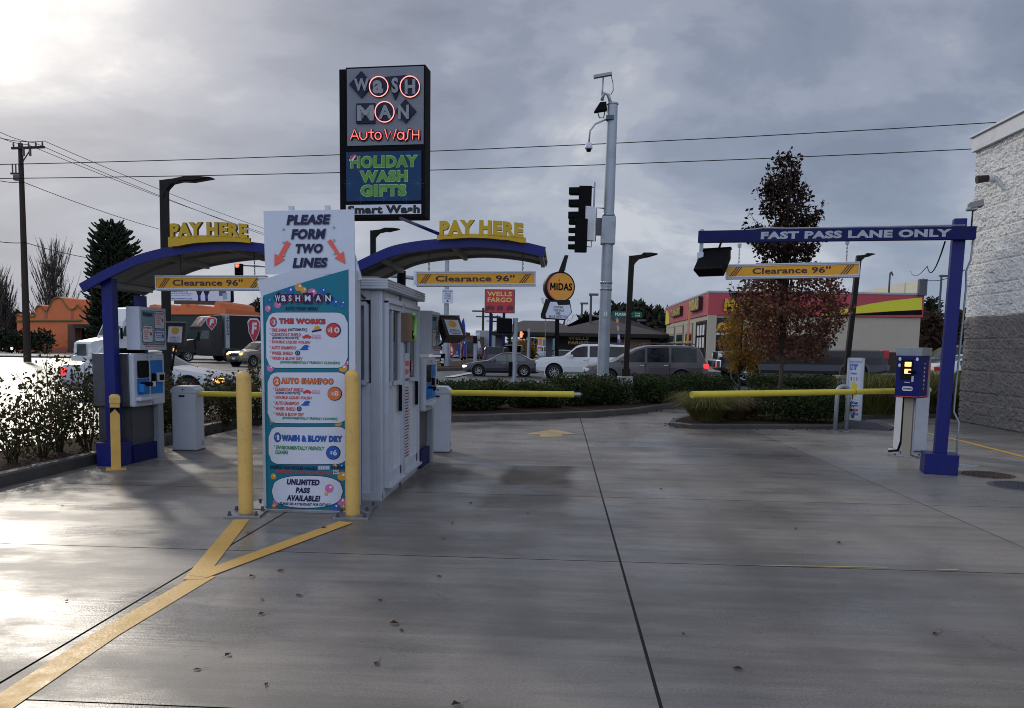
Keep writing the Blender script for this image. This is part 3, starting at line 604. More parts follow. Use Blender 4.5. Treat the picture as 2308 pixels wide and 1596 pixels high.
# ================================================================ NEAR OBJECTS
def plane_px(A, rz):
    """photo pixel -> (u, v) on the upright plane through A turned by rz"""
    A = Vector(A); n = Vector((math.sin(rz), -math.cos(rz), 0)); ux = Vector((math.cos(rz), math.sin(rz), 0))
    def f(px, py):
        d = ray(px, py); t = (A - CAMP).dot(n) / d.dot(n); q = CAMP + d * t - A; return q.dot(ux), q.z
    return f
class SignMB(MB):
    """letters and shapes given in zoomed-photo coordinates, laid on a plane"""
    def __init__(s, f, zz, T=FRONT): super().__init__(); s.fn = lambda x, y: f(*zz(x, y)); s.FT = T
    def tx(s, t, x0, x1, y0, y1, mat, z=.006, **k):
        a = s.fn(x0, (y0 + y1) / 2); b = s.fn(x1, (y0 + y1) / 2); c = s.fn((x0 + x1) / 2, y1); d = s.fn((x0 + x1) / 2, y0)
        return s.text(t, a[0], b[0], c[1], d[1], mat, s.FT, z, **k)
    def pg(s, pts, mat, z=.004, dp=0):
        q = [s.fn(*p) for p in pts]
        return s.prism(q, z, z + dp, mat, s.FT) if dp else s.sheet(q, z, mat, s.FT)
    def el(s, x, y, r, mat, z=.004, ry=None, dp=0): return s.pg(ell(x, y, r, ry or r, 20), mat, z, dp)
    def cols(s, x0, x1, lo, hi, mat, z, n=16):
        for i in range(n):
            a = x0 + (x1 - x0) * i / n; b = x0 + (x1 - x0) * (i + 1) / n
            s.pg([(a, lo(a)), (b, lo(b)), (b, hi(b)), (a, hi(a))], mat, z)
    def rr(s, x0, y0, x1, y1, r, mat, z):
        def dy(x):
            d = min(x - x0, x1 - x)
            return 0 if d >= r else r - math.sqrt(max(0, r * r - (r - d) ** 2))
        s.cols(x0, x1, lambda x: y1 - dy(x), lambda x: y0 + dy(x), mat, z, 26)
    def ov(s, x0, y0, x1, y1, mat, z):
        cx, cy, rx, ry = (x0 + x1) / 2, (y0 + y1) / 2, (x1 - x0) / 2, (y1 - y0) / 2
        def h(x): return ry * (max(0, 1 - abs((x - cx) / rx) ** 2.6)) ** (1 / 2.6)
        s.cols(x0, x1, lambda x: cy + h(x), lambda x: cy - h(x), mat, z, 30)
    def bubble(s, x, y, r, mat, z=.005):
        s.el(x, y, r, M[mat], z); s.el(x + r * .3, y - r * .3, r * .27, M['bubble white'], z + .001)
    def bend(s, hw, k):
        s.v = [(a, b - k * (1 - min(1, (a / hw) ** 2)), c) for a, b, c in s.v]; return s

# ---------------------------------------------------------------- menu board
A = Vector((G(690, 1157).x, 7.93, 0)); fm = plane_px(A, 0)
z2 = zc(620, 480, 3.8); z3 = zc(620, 860, 3.627)
t = thing('menu_board', 'tall teal price menu with white rounded price panels, standing between the two cream bollards', 'menu board', A)
uL = fm(597, 900)[0]; uR = fm(788, 900)[0]; uR2 = fm(802, 900)[0]; uL2 = fm(591, 900)[0]; HW = (uR - uL) / 2; UC = (uR + uL) / 2
vL = fm(597, 664)[1]; vR = fm(802, 600)[1]; BK = .045
m = MB(); n = 16                                                     # convex teal face, cut aslant at the top
for i in range(n):
    a, b = uL + (uR - uL) * i / n, uL + (uR - uL) * (i + 1) / n; ta, tb = [vL + (vR - vL) * (q - uL) / (uR2 - uL) - .01 for q in (a, b)]
    m.add([(a, 0, .03), (b, 0, .03), (b, 0, tb), (a, 0, ta)], [(0, 1, 2, 3)], M['teal'], True)
m.v = [(a, b - BK * (1 - min(1, ((a - UC) / HW) ** 2)), c) for a, b, c in m.v]; face = m.build('panel', t)
m = MB()
m.box(((uL + uL2) / 2, .11, vL / 2 - .01), (uL - uL2, .24, vL - .03), M['aluminium']); m.box(((uR + uR2) / 2, .11, vR / 2 - .015), (uR2 - uR, .24, vR - .04), M['aluminium'])
m.bar((uL2 - .03, .11, vL + .005), (uR2 + .005, .11, vR + .012), .27, .035, M['aluminium'], (0, 1, 0)); m.prism([(uL2, .03), (uR2, .03), (uR2, vR - .05), (uL2, vL - .03)], -.23, -.21, M['brushed'], FRONT); m.build('frame', t)
m = MB(); m.box((UC, .09, .015), (uR2 - uL2 + .34, .42, .03), M['steel'], bev=.004)
for sx in (uL2 - .12, uR2 + .12):
    for sy in (-.06, .22): m.cyl((sx, sy, .03), (sx, sy, .065), .014, M['steel dark'], n=6)
m.build('base_plate', t)
def bent(sb): sb.v = [(a, b - BK * (1 - min(1, ((a - UC) / HW) ** 2)), c) for a, b, c in sb.v]; return sb
pan = []
for nm, zz, (x0, y0, x1, y1, r), ov in (('price_panel', z2, (118, 1078, 872, 1588, 95), 0), ('price_panel', z3, (125, 178, 838, 625, 90), 0), ('price_panel', z3, (134, 658, 838, 985, 90), 0), ('pass_panel', z3, (163, 1088, 792, 1368, 0), 1)):
    s = SignMB(fm, zz)
    if ov: s.ov(x0 - 5, y0 - 5, x1 + 5, y1 + 5, M['navy ink'], .004); s.ov(x0, y0, x1, y1, M['sign white'], .006)
    else: s.rr(x0 - 4, y0 - 4, x1 + 4, y1 + 4, r + 4, M['navy ink'], .004); s.rr(x0, y0, x1, y1, r, M['sign white'], .006)
    pan.append(bent(s).build(nm, face))
ZT_ = .009
def car_icon(s, x0, y0, w, h, mt_):
    P_ = [(0, .75), (.02, .45), (.2, .4), (.36, .08), (.68, .05), (.82, .38), (.98, .45), (1, .8), (.9, .85), (.85, 1), (.7, 1), (.66, .85), (.34, .85), (.3, 1), (.14, 1), (.1, .85)]
    s.pg([(x0 + a * w, y0 + b * h) for a, b in P_], mt_, ZT_)
def wave(s, x0, y0, w, h): s.pg([(x0 + a * w, y0 + b * h) for a, b in ((0, .95), (.25, .6), (.4, .2), (.62, .0), (.85, .1), (1, .3), (.88, .4), (.8, .75), (.95, .9), (.6, 1))], M['blue ink'], ZT_)
s = SignMB(fm, z2); I = dict(it=.2, bold=.035)
RED, NAV, GRN, ORG, BLU = M['red ink'], M['navy ink'], M['green ink'], M['orange ink'], M['blue ink']
s.el(188, 1165, 34, NAV, ZT_, 45); s.el(188, 1165, 30, RED, ZT_ + .001, 41); s.tx('3', 182, 210, 1142, 1190, M['sign white'], ZT_ + .003, bold=.02); s.tx('#', 166, 180, 1152, 1170, M['sign white'], ZT_ + .003)
s.tx('THE WORKS', 243, 676, 1132, 1184, NAV, ZT_, bold=.09); s.tx('THE WORKS', 246, 672, 1136, 1180, RED, ZT_ + .002, bold=.06)
s.el(746, 1240, 68, NAV, ZT_); s.el(743, 1240, 62, RED, ZT_ + .001); s.tx('$', 695, 718, 1225, 1258, M['sign white'], ZT_ + .003, bold=.02); s.tx('10', 722, 800, 1213, 1265, M['sign white'], ZT_ + .003, bold=.03)
for tx_, x0, x1, y0, y1, c in (('* TIRE SHINE', 148, 320, 1222, 1255, RED), ('(AUTOMATIC)', 330, 510, 1222, 1256, NAV), ('* CLEARCOAT SHIELD', 148, 452, 1264, 1297, RED), ('(SHINES & PROTECTS)', 178, 430, 1302, 1328, NAV), ('* DOUBLE LIQUID POLISH', 150, 538, 1335, 1368, RED), ('* AUTO SHAMPOO', 150, 408, 1385, 1418, RED), ('* WHEEL SHIELD', 153, 375, 1435, 1468, RED), ('* WASH & BLOW DRY', 156, 468, 1484, 1516, RED), ('(ENVIRONMENTALLY FRIENDLY CLEANERS)', 256, 802, 1527, 1558, GRN)):
    s.tx(tx_, x0, x1, y0, y1, c, ZT_, **I)
s.pg(ell(600, 1238, 32, 38, 12, PI, 2 * PI), M['amber'], ZT_); s.pg([(552, 1245), (640, 1228), (640, 1244), (552, 1262)], NAV, ZT_ + .001)
car_icon(s, 463, 1278, 86, 42, RED); s.tx('SHIELD', 555, 636, 1298, 1320, M['pink'], ZT_, bold=.02); s.tx('DIAMOND', 555, 636, 1281, 1295, M['pink'], ZT_); wave(s, 434, 1375, 98, 50); s.el(421, 1451, 24, NAV, ZT_); s.el(421, 1451, 14, M['grey print'], ZT_ + .001); s.el(421, 1451, 8, NAV, ZT_ + .002)
bent(s).build('lettering', pan[0])
s = SignMB(fm, z3)
s.el(210, 258, 34, NAV, ZT_, 44); s.el(210, 258, 30, ORG, ZT_ + .001, 40); s.tx('2', 202, 232, 236, 282, M['sign white'], ZT_ + .003, bold=.02); s.tx('#', 188, 201, 244, 262, M['sign white'], ZT_ + .003)
s.tx('AUTO SHAMPOO', 249, 714, 226, 282, NAV, ZT_, bold=.09); s.tx('AUTO SHAMPOO', 252, 710, 230, 278, ORG, ZT_ + .002, bold=.06)
s.el(724, 366, 62, NAV, ZT_); s.el(721, 366, 56, ORG, ZT_ + .001); s.tx('$', 696, 716, 352, 382, M['sign white'], ZT_ + .003, bold=.02); s.tx('8', 720, 756, 340, 388, M['sign white'], ZT_ + .003, bold=.03)
for tx_, x0, x1, y0, y1, c in (('* CLEARCOAT SHIELD', 176, 452, 312, 345, RED), ('(SHINES & PROTECTS)', 202, 425, 350, 375, NAV), ('* DOUBLE LIQUID POLISH', 178, 526, 385, 417, RED), ('* AUTO SHAMPOO', 180, 412, 432, 465, RED), ('* WHEEL SHIELD', 180, 382, 481, 513, RED), ('* WASH & BLOW DRY', 180, 460, 530, 562, RED), ('(ENVIRONMENTALLY FRIENDLY CLEANERS)', 264, 747, 572, 600, GRN)):
    s.tx(tx_, x0, x1, y0, y1, c, ZT_, **I)
car_icon(s, 446, 328, 78, 38, RED); s.tx('SHIELD', 528, 598, 346, 366, M['pink'], ZT_, bold=.02); s.tx('DIAMOND', 528, 598, 331, 343, M['pink'], ZT_); wave(s, 425, 425, 92, 46); s.el(415, 498, 22, NAV, ZT_); s.el(415, 498, 13, M['grey print'], ZT_ + .001); s.el(415, 498, 7, NAV, ZT_ + .002)
bent(s).build('lettering', pan[1])
s = SignMB(fm, z3)
s.el(218, 750, 33, NAV, ZT_, 44); s.el(218, 750, 29, BLU, ZT_ + .001, 40); s.tx('1', 215, 235, 728, 775, M['sign white'], ZT_ + .003, bold=.02); s.tx('#', 195, 208, 736, 754, M['sign white'], ZT_ + .003)
s.tx('WASH & BLOW DRY', 254, 790, 731, 789, NAV, ZT_, bold=.09); s.tx('WASH & BLOW DRY', 258, 786, 736, 784, BLU, ZT_ + .002, bold=.06)
s.el(711, 886, 62, NAV, ZT_); s.el(708, 885, 56, BLU, ZT_ + .001); s.tx('$', 685, 705, 870, 902, M['sign white'], ZT_ + .003, bold=.02); s.tx('6', 709, 744, 862, 910, M['sign white'], ZT_ + .003, bold=.03)
s.tx('* ENVIRONMENTALLY FRIENDLY', 184, 637, 824, 860, GRN, ZT_, **I); s.tx('CLEANERS', 196, 315, 865, 898, GRN, ZT_, **I); bent(s).build('lettering', pan[2])
s = SignMB(fm, z3); I3 = dict(it=.2, bold=.06)
s.tx('UNLIMITED', 304, 594, 1118, 1170, NAV, ZT_, **I3); s.tx('PASS', 382, 512, 1190, 1240, NAV, ZT_, **I3); s.tx('AVAILABLE!', 300, 600, 1258, 1312, NAV, ZT_, **I3); s.tx('PLEASE SEE ATTENDANT FOR DETAILS', 238, 690, 1326, 1350, NAV, ZT_, **I); s.bubble(677, 1200, 37, 'pink', ZT_); s.bubble(652, 1248, 16, 'amber', ZT_)
bent(s).build('lettering', pan[3])
s = SignMB(fm, z2)                                                   # title and bubbles on the teal
for x, y, r, c in ((430, 845, 36, 'amber'), (475, 872, 30, 'amber'), (345, 877, 36, 'blue ink'), (650, 876, 26, 'blue ink'), (555, 895, 40, 'pink'), (135, 1040, 30, 'pink'), (232, 1005, 34, 'pink'), (150, 965, 18, 'blue ink'), (760, 985, 27, 'blue ink'), (825, 990, 24, 'blue ink'), (818, 1022, 13, 'blue ink')): s.bubble(x, y, r, c)
DI = lambda x, y, a, b: [(x - a, y), (x, y - b), (x + a, y), (x, y + b)]
s.pg(DI(240, 942, 52, 58), NAV, .008); s.pg([(315, 905), (420, 905), (362, 1005)], NAV, .008); s.pg([(470, 895), (560, 895), (560, 1000), (470, 1000)], NAV, .008); s.pg(DI(698, 946, 52, 58), NAV, .008)
for x in (290, 424, 612): s.el(x, 950, 50, M['red ink'], .010); s.el(x, 950, 46, NAV, .011)
for ch_, x, w in (('W', 232, 25), ('a', 290, 22), ('S', 352, 14), ('H', 424, 22), ('M', 515, 26), ('A', 612, 24), ('N', 700, 25)): s.tx(ch_, x - w, x + w, 918, 975, M['sign white'], .013, bold=.03)
s.tx('AUTO WASH MENU', 300, 606, 1023, 1058, NAV, .006, **I)
bent(s).build('title', face)
s = SignMB(fm, z3)
for x, y, r, c in ((150, 140, 32, 'pink'), (793, 140, 36, 'amber'), (825, 95, 20, 'pink'), (165, 605, 20, 'amber'), (150, 640, 14, 'blue ink'), (752, 622, 34, 'amber'), (178, 1098, 26, 'amber'), (785, 1095, 40, 'amber'), (722, 1000, 18, 'amber'), (775, 1010, 22, 'blue ink'), (200, 1325, 28, 'pink'), (182, 1358, 18, 'amber'), (728, 1365, 30, 'blue ink'), (780, 1320, 36, 'pink'), (792, 1365, 20, 'amber')): s.bubble(x, y, r, c, .003)
s.tx('UNLIMITED WASH PROGRAM AVAILABLE', 148, 572, 1000, 1034, NAV, .008, **I); s.pg([(580, 1000), (680, 1000), (680, 1036), (580, 1036)], M['grey print'], .007); s.tx('$24.99', 584, 676, 1004, 1032, M['sign white'], .009, bold=.02); s.tx('PER MONTH', 690, 832, 1000, 1034, NAV, .008, **I)
s.tx('VEHICLES OVER 90" AND EXTRA SOILED ADD', 200, 702, 1042, 1072, M['red ink'], .008, **I); s.pg([(708, 1038), (756, 1038), (756, 1076), (708, 1076)], M['sign white'], .007); s.tx('$2', 714, 750, 1043, 1070, NAV, .009, bold=.02)
bent(s).build('lettering', face)

# white lane sign bolted above the menu
A = Vector((fm(696, 545)[0] + t.location.x, 8.02, P(696, 545, 8.02).z)); fl = plane_px(A, -.06)
t = thing('lane_sign', 'square white panel with two red arrows, standing above the teal menu board', 'sign', A, -.06, lean=-.012)
a, b = fl(594, 474), fl(799, 618); m = MB(); m.box(((a[0] + b[0]) / 2, .012, (a[1] + b[1]) / 2), (b[0] - a[0], .012, a[1] - b[1]), M['sign white'])
for x in (.3, .7): m.box((a[0] + (b[0] - a[0]) * x, .035, b[1] - .05 + .2), (.05, .03, a[1] - b[1] + .4), M['aluminium'])
m.build('panel', t); s = SignMB(fl, z2)
for w_, x0, x1, y0, y1 in (('PLEASE', 305, 714, 168, 260), ('FORM', 345, 670, 300, 394), ('TWO', 388, 638, 438, 525), ('LINES', 356, 682, 568, 660)):
    s.tx(w_, x0 - 4, x1 + 4, y0 - 4, y1 + 4, M['grey print'], .001, it=.2, bold=.075); s.tx(w_, x0, x1, y0, y1, NAV, .004, it=.2, bold=.055)
s.build('lettering', t)
for pl in ([(303, 405), (342, 430), (262, 563), (286, 580), (187, 643), (190, 524), (224, 544)], [(680, 420), (715, 396), (795, 535), (832, 511), (846, 628), (745, 574), (775, 552)]):
    s = SignMB(fl, z2); s.pg(pl, M['salmon'], .002); s.build('arrow', t)
m = MB()
for x, y in ((275, 300), (742, 287), (275, 422), (742, 408), (278, 543), (744, 533)): q = fl(*z2(x, y)); m.cyl((q[0], .008, q[1]), (q[0], -.004, q[1]), .011, M['steel'], n=8)
m.build('bolt', t)

# ---------------------------------------------------------------- bollards
def tall_bollard(px, py, top, label):
    A = G(px, py); h = P(px, top, A.y).z; t = thing('bollard', label, 'bollard', A, .12, 'tall cream bollards before the menu board'); r = .069
    m = MB(); m.lathe([(r, .02), (r, h - r)] + [(r * math.cos(a), h - r + r * math.sin(a)) for a in [PI / 2 * i / 6 for i in range(1, 7)]], M['bollard cream'], 26); m.build('post', t)
    m = MB(); m.box((0, 0, .011), (.34, .34, .022), M['steel'], bev=.003); m.build('base_plate', t)
    for sx in (-1, 1):
        for sy in (-1, 1): m = MB(); m.cyl((sx * .125, sy * .125, .022), (sx * .125, sy * .125, .03), .022, M['steel dark'], n=12); m.cyl((sx * .125, sy * .125, .03), (sx * .125, sy * .125, .058), .014, M['steel dark'], n=6); m.build('bolt', t)
tall_bollard(555, 1160, 836, 'tall cream bollard at the left front of the teal menu board'); tall_bollard(795, 1164, 833, 'tall cream bollard at the right front of the teal menu board')
A = G(262, 1058); h = P(255, 888, A.y).z; t = thing('bollard', 'short square yellow bollard with a black sticker, before the left blue post', 'bollard', A, .5, lean=.012)
m = MB(); m.box((0, 0, h / 2 - .03), (.115, .115, h - .06), M['bollard yellow'], bev=.008); m.build('post', t); m = MB(); m.box((0, 0, h - .075), (.13, .13, .085), M['bollard cream'], bev=.006); m.lathe([(.088, h - .033), (.06, h - .008), (0, h)], M['bollard cream'], 4, Rz(PI / 4)); m.build('cap', t)
m = MB(); m.box((0, 0, .008), (.24, .2, .016), M['bollard yellow']); m.build('base_plate', t); m = MB(); m.sheet([(-.057, h - .17), (.057, h - .17), (.057, h - .26), (.0, h - .19), (-.057, h - .25)], .0595, M['black'], FRONT); m.build('sticker', t)

# ---------------------------------------------------------------- attendant booth
BX, BY = -1.87, 8.56; BW, BD, BH = 1.2, 2.16, 2.22
t = thing('attendant_booth', 'narrow aluminium attendant booth with two glazed doors behind the teal menu', 'booth', (BX, BY, 0))
al, br = M['aluminium'], M['alum groove']
m = MB(); m.box((-BW / 2, .03, .65), (BW - .02, .04, 1.2), M['cabinet white']); m.box((-BW / 2, .02, .04), (BW, .06, .08), al); m.box((-BW / 2, BD - .03, BH / 2), (BW - .02, .04, BH), M['cabinet white']); m.box((-BW + .03, BD / 2, BH / 2), (.04, BD - .06, BH), M['cabinet white'])
for x, y in ((-.06, .06), (-BW + .06, .06), (-.06, BD - .06), (-BW + .06, BD - .06)):
    m.box((x, y, BH / 2), (.12, .12, BH), al, bev=.006)
    for k in (-.03, 0, .03): m.box((x + k, y - .0605, BH / 2), (.008, .006, BH), br); m.box((x + .0605, y + k, BH / 2), (.006, .008, BH), br)
m.box((-BW / 2, .04, 2.17), (BW - .24, .08, .1), al); m.box((-.045, BD / 2, .04), (.09, BD - .24, .14), al); m.box((-.045, .98, BH / 2), (.09, .08, BH), al); m.box((-.045, BD / 2, 2.15), (.09, BD - .24, .14), al); m.build('wall', t)
m = MB(); m.box((-BW / 2, BD / 2, BH + .06), (BW + .16, BD + .16, .11), al, bev=.01)
for k in range(4): m.box((-BW / 2, BD / 2, BH + .02 + k * .028), (BW + .175, BD + .175, .010), br)
m.box((-BW / 2, BD / 2, BH + .13), (BW - .1, BD - .1, .03), M['roof grey']); m.build('roof', t)
def window(x0, x1, z0, z1, parent):
    w = MB()
    for c, d in ((((x0 + x1) / 2, .0, z0), (x1 - x0, .08, .05)), (((x0 + x1) / 2, .0, z1), (x1 - x0, .08, .04)), ((x0, .0, (z0 + z1) / 2), (.04, .078, z1 - z0)), ((x1, .0, (z0 + z1) / 2), (.04, .078, z1 - z0))): w.box(c, d, al)
    o = w.build('window', parent); p = MB(); p.box(((x0 + x1) / 2, .012, (z0 + z1) / 2), (x1 - x0 - .04, .012, z1 - z0 - .05), M['window pane']); p.build('pane', o)
    d = MB(); d.sheet(ell(x1 - .13, z1 - .13, .022, .022, 10), .004, M['grey print'], FRONT); d.sheet(ell(x1 - .15, z0 + .35, .026, .026, 10), .004, M['grey print'], FRONT); d.sheet(ell(x1 - .12, z0 + .36, .018, .02, 10), .005, M['navy'], FRONT); d.build('sticker', o); return o
window(-BW + .14, -.16, 1.26, 2.08, t)
m = MB(); m.box((-.42, -.02, .98), (.10, .04, .42), M['aluminium'], bev=.01); m.build('handle', t)
for k, (y0, y1) in enumerate(((.14, .92), (1.04, 2.0))):
    w = y1 - y0; d = MB(); fr = M['cabinet white']
    for c, sz in (((.0, y0 + .03, 1.13), (.05, .06, 1.94)), ((.0, y1 - .03, 1.13), (.05, .06, 1.94)), ((.0, (y0 + y1) / 2 - .06, 1.13), (.04, .05, 1.94)), ((.0, (y0 + y1) / 2, 2.07), (.06, w, .06)), ((.0, (y0 + y1) / 2, .20), (.05, w, .12)), ((.0, (y0 + y1) / 2, 1.23), (.04, w, .05))): d.box(c, sz, fr)
    d.box((.03, (y0 + y1) / 2, .13), (.12, w + .04, .025), al); d.box((.02, y0 - .02, 1.12), (.06, .04, 2.0), al); d.box((.02, y1 + .02, 1.12), (.06, .04, 2.0), al); d.box((.02, (y0 + y1) / 2, 2.125), (.07, w + .08, .05), al)
    o = d.build('door', t); g = MB(); g.box((-.012, (y0 + y1) / 2, 1.66), (.012, w - .08, .80), M['glass']); g.build('pane', o)
    g = MB(); g.box((-.012, (y0 + y1) / 2, .72), (.012, w - .08, .98), M['beige'] if 0 else M['paper']); g.build('lower_panel', o)
    g = MB(); g.box((.035, y1 - .10, 1.05), (.035, .03, .30), M['black']); g.build('handle', o)
SF = Matrix(((0, 0, 1, 0), (1, 0, 0, 0), (0, 1, 0, 0), (0, 0, 0, 1)))          # u -> +Y, v -> Z, out -> +X
for y0, w, z0, h, c in ((.19, .12, 1.30, .16, 'salmon'), (.19, .11, 1.86, .07, 'salmon'), (.19, .11, 1.78, .06, 'amber'), (.2, .10, 1.62, .09, 'salmon'), (.19, .11, 1.55, .03, 'blue ink'), (1.09, .22, 1.98, .08, 'blue ink'), (1.70, .10, 1.32, .14, 'salmon'), (1.11, .13, 1.62, .28, 'amber'), (1.26, .10, 1.60, .26, 'blue ink')):
    m = MB(); m.sheet([(y0, z0), (y0 + w, z0), (y0 + w, z0 + h), (y0, z0 + h)], .0, M[c], SF)
    if c == 'salmon':
        for k in (.3, .6): m.sheet([(y0 + .015, z0 + h * k), (y0 + w - .015, z0 + h * k), (y0 + w - .015, z0 + h * (k + .12)), (y0 + .015, z0 + h * (k + .12))], .002, M['sign white'], SF)
    m.build('sticker', t)
m = MB(); m.sheet([(1.07, .22), (1.42, .22), (1.42, 1.56), (1.07, 1.56)], .027, M['sign white'], SF)
for k in range(24): m.box((.029, 1.245, 1.15 - k * .036), (.002, random.uniform(.20, .28), .014), M['navy ink' if k % 3 else 'red ink'])
m.box((.029, 1.245, 1.245), (.002, .25, .03), M['text grey']); m.box((.029, 1.245, 1.44), (.002, .27, .06), M['salmon']); m.box((.029, 1.245, 1.34), (.002, .24, .06), M['salmon']); m.build('notice', t)
m = MB(); m.box((.07, 1.06, 1.86), (.11, .30, .34), M['tan box'], bev=.01); m.box((.127, 1.14, 1.78), (.01, .12, .09), M['black'])
pts = [(.135, 1.10 + .12 * math.cos(a), 1.90 + .12 * math.sin(a)) for a in [PI * .6 - PI * 1.1 * i / 10 for i in range(11)]]; m.tube(pts, .022, M['lime plastic'], 6); m.tube([(.135, 1.2, 1.82), (.135, 1.18, 1.70)], .022, M['lime plastic'], 6); m.build('wall_box', t)
m = MB(); m.tube([(-.18, -.01, 2.14), (-.18, -.32, 2.18)], .014, M['steel dark'], 6); m.build('bracket', t)

# ---------------------------------------------------------------- pay stations
def pay_station(label, x, y, rz):
    t = thing('pay_station', label, 'pay station', (x, y, 0), rz, 'pay stations beside the lanes'); cw = M['cabinet white']; W = .39
    m = MB(); m.box((-.0, .06, .40), (.66, .46, .80), M['machine steel']); m.box((-.02, .05, .12), (.70, .54, .24), M['deep blue']); m.box((.30, -.20, .42), (.14, .10, .84), M['galvanised']); m.box((0, -.175, .55), (.62, .012, .5), M['machine steel']); m.build('pedestal', t)
    m = MB(); m.box((0, .06, 1.13), (2 * W, .52, .72), M['machine steel'], bev=.012); m.box((-W - .002, .06, 1.13), (.006, .40, .58), M['steel dark']); b_ = m.build('body', t)
    m = MB(); m.box((0, -.235, 1.13), (2 * W, .08, .72), cw, bev=.025); m.prism(rrect(-.34, .92, .34, 1.41, .03), .272, .278, M['aluminium'], FRONT); f = m.build('front_panel', b_)
    m = MB(); m.prism([(-.325, .93), (-.03, .93), (-.03, 1.15), (-.325, 1.15)], .278, .283, M['machine blue'], FRONT); m.build('keypad_panel', b_); m = MB(); m.prism([(.015, .93), (.325, .93), (.325, 1.395), (.015, 1.395)], .278, .283, M['machine blue'], FRONT); m.build('keypad_panel', b_)
    m = MB(); m.prism(rrect(-.315, 1.16, -.04, 1.395, .03), .278, .288, M['screen'], FRONT); m.build('screen', b_)
    m = MB(); m.prism(rrect(.13, 1.09, .31, 1.22, .02), .283, .325, cw, FRONT); m.prism(rrect(.16, 1.115, .285, 1.195, .01), .325, .329, M['screen'], FRONT); m.build('card_reader', b_)
    m = MB(); m.box((-.17, -.33, 1.075), (.15, .09, .055), M['black'], bev=.008); m.build('card_slot', b_)
    m = MB(); m.box((.065, -.30, 1.16), (.07, .035, .11), M['black'], bev=.005); m.build('coin_slot', b_); m = MB(); m.box((.065, -.295, 1.07), (.06, .025, .08), M['paper'], bev=.004); m.build('coin_return', b_)
    m = MB(); m.prism([(-.31, .975), (-.22, .975), (-.21, 1.05), (-.31, 1.08)], .285, .36, M['machine blue'], FRONT); m.build('receipt_slot', b_)
    m = MB(); m.box((-.16, -.30, .875), (.40, .09, .05), cw, bev=.015); m.build('tray', b_)
    m = MB()
    for zz in (1.44, .805): m.text('1  0', -.05, .07, zz - .016, zz + .02, M['text grey'], FRONT, .277)
    m.build('marking', b_)
    m = MB(); m.box((.02, .02, 1.51), (.56, .12, .10), M['black']); m.build('riser', t)
    m = MB(); m.box((.0, -.25, 1.83), (.68, .19, .58), cw, bev=.008); mb = m.build('menu_box', t)
    k = 1.03; F = Tr(0, -.345, 0) @ FRONT
    m = MB(); m.sheet([(-.30 * k, 1.57), (.30 * k, 1.57), (.30 * k, 2.09), (-.30 * k, 2.09)], .003, M['paper'], F); m.sheet([(-.29 * k, 1.63), (.29 * k, 1.63), (.29 * k, 2.08), (-.29 * k, 2.08)], .0045, M['grey teal'], F)
    for (x0, x1, z0, z1, c) in ((.03, .27, 1.84, 2.07, 'red ink'), (-.27, -.03, 1.65, 1.87, 'red ink'), (.03, .27, 1.66, 1.81, 'blue ink')):
        x0 *= k; x1 *= k
        m.sheet(rrect(x0 - .008, z0 - .008, x1 + .008, z1 + .008, .03), .0055, M['navy ink'], F); m.sheet(rrect(x0, z0, x1, z1, .03), .0065, M['sign white'], F); m.text('THE WORKS' if z1 > 2 else ('AUTO SHAMPOO' if c == 'red ink' else 'WASH & BLOW DRY'), x0 + .05, x1 - .03, z1 - .042, z1 - .018, M[c], F, .008, bold=.05); m.sheet(ell(x0 + .03, z1 - .03, .016, .016, 10), .008, M[c], F)
        z = z1 - .07; i = 0; L_ = ('CLEARCOAT SHIELD', 'DOUBLE LIQUID POLISH', 'AUTO SHAMPOO', 'WHEEL SHIELD', 'WASH & BLOW DRY')
        while z > z0 + .03: m.text(L_[i % 5] if c == 'red ink' else 'ENVIRONMENTALLY FRIENDLY', x0 + .03, x0 + .03 + .012 * len(L_[i % 5]) * .7, z - .007, z + .007, M[c], F, .008, bold=.03); z -= .026; i += 1
        m.sheet(ell(x1 - .045, (z0 + z1) / 2, .026, .026, 12), .0085, M[c], F)
    m.text('WASHMAN', -.26 * k, -.02 * k, 1.99, 2.05, M['navy ink'], F, .0065, bold=.08); m.text('UNLIMITED WASH PROGRAM AVAILABLE', -.27 * k, .27 * k, 1.606, 1.628, M['navy ink'], F, .005, bold=.04); m.text('VEHICLES OVER 90" AND EXTRA SOILED ADD $2', -.22 * k, .24 * k, 1.578, 1.60, M['red ink'], F, .005, bold=.04)
    for i in range(14): m.sheet(ell(random.uniform(-.33, .33), random.uniform(1.65, 2.06), .016, .016, 8), .0050 + .00002 * i, M[random.choice(('pink', 'amber', 'blue ink'))], F)
    m.build('menu_face', mb); return t
payL = pay_station('grey pay station with a blue front below a menu box, beside the short yellow bollard', -5.97, 11.14, 1.52)
payM = pay_station('grey pay station behind the aluminium booth, seen from its side', -2.06, 11.30, 1.54)

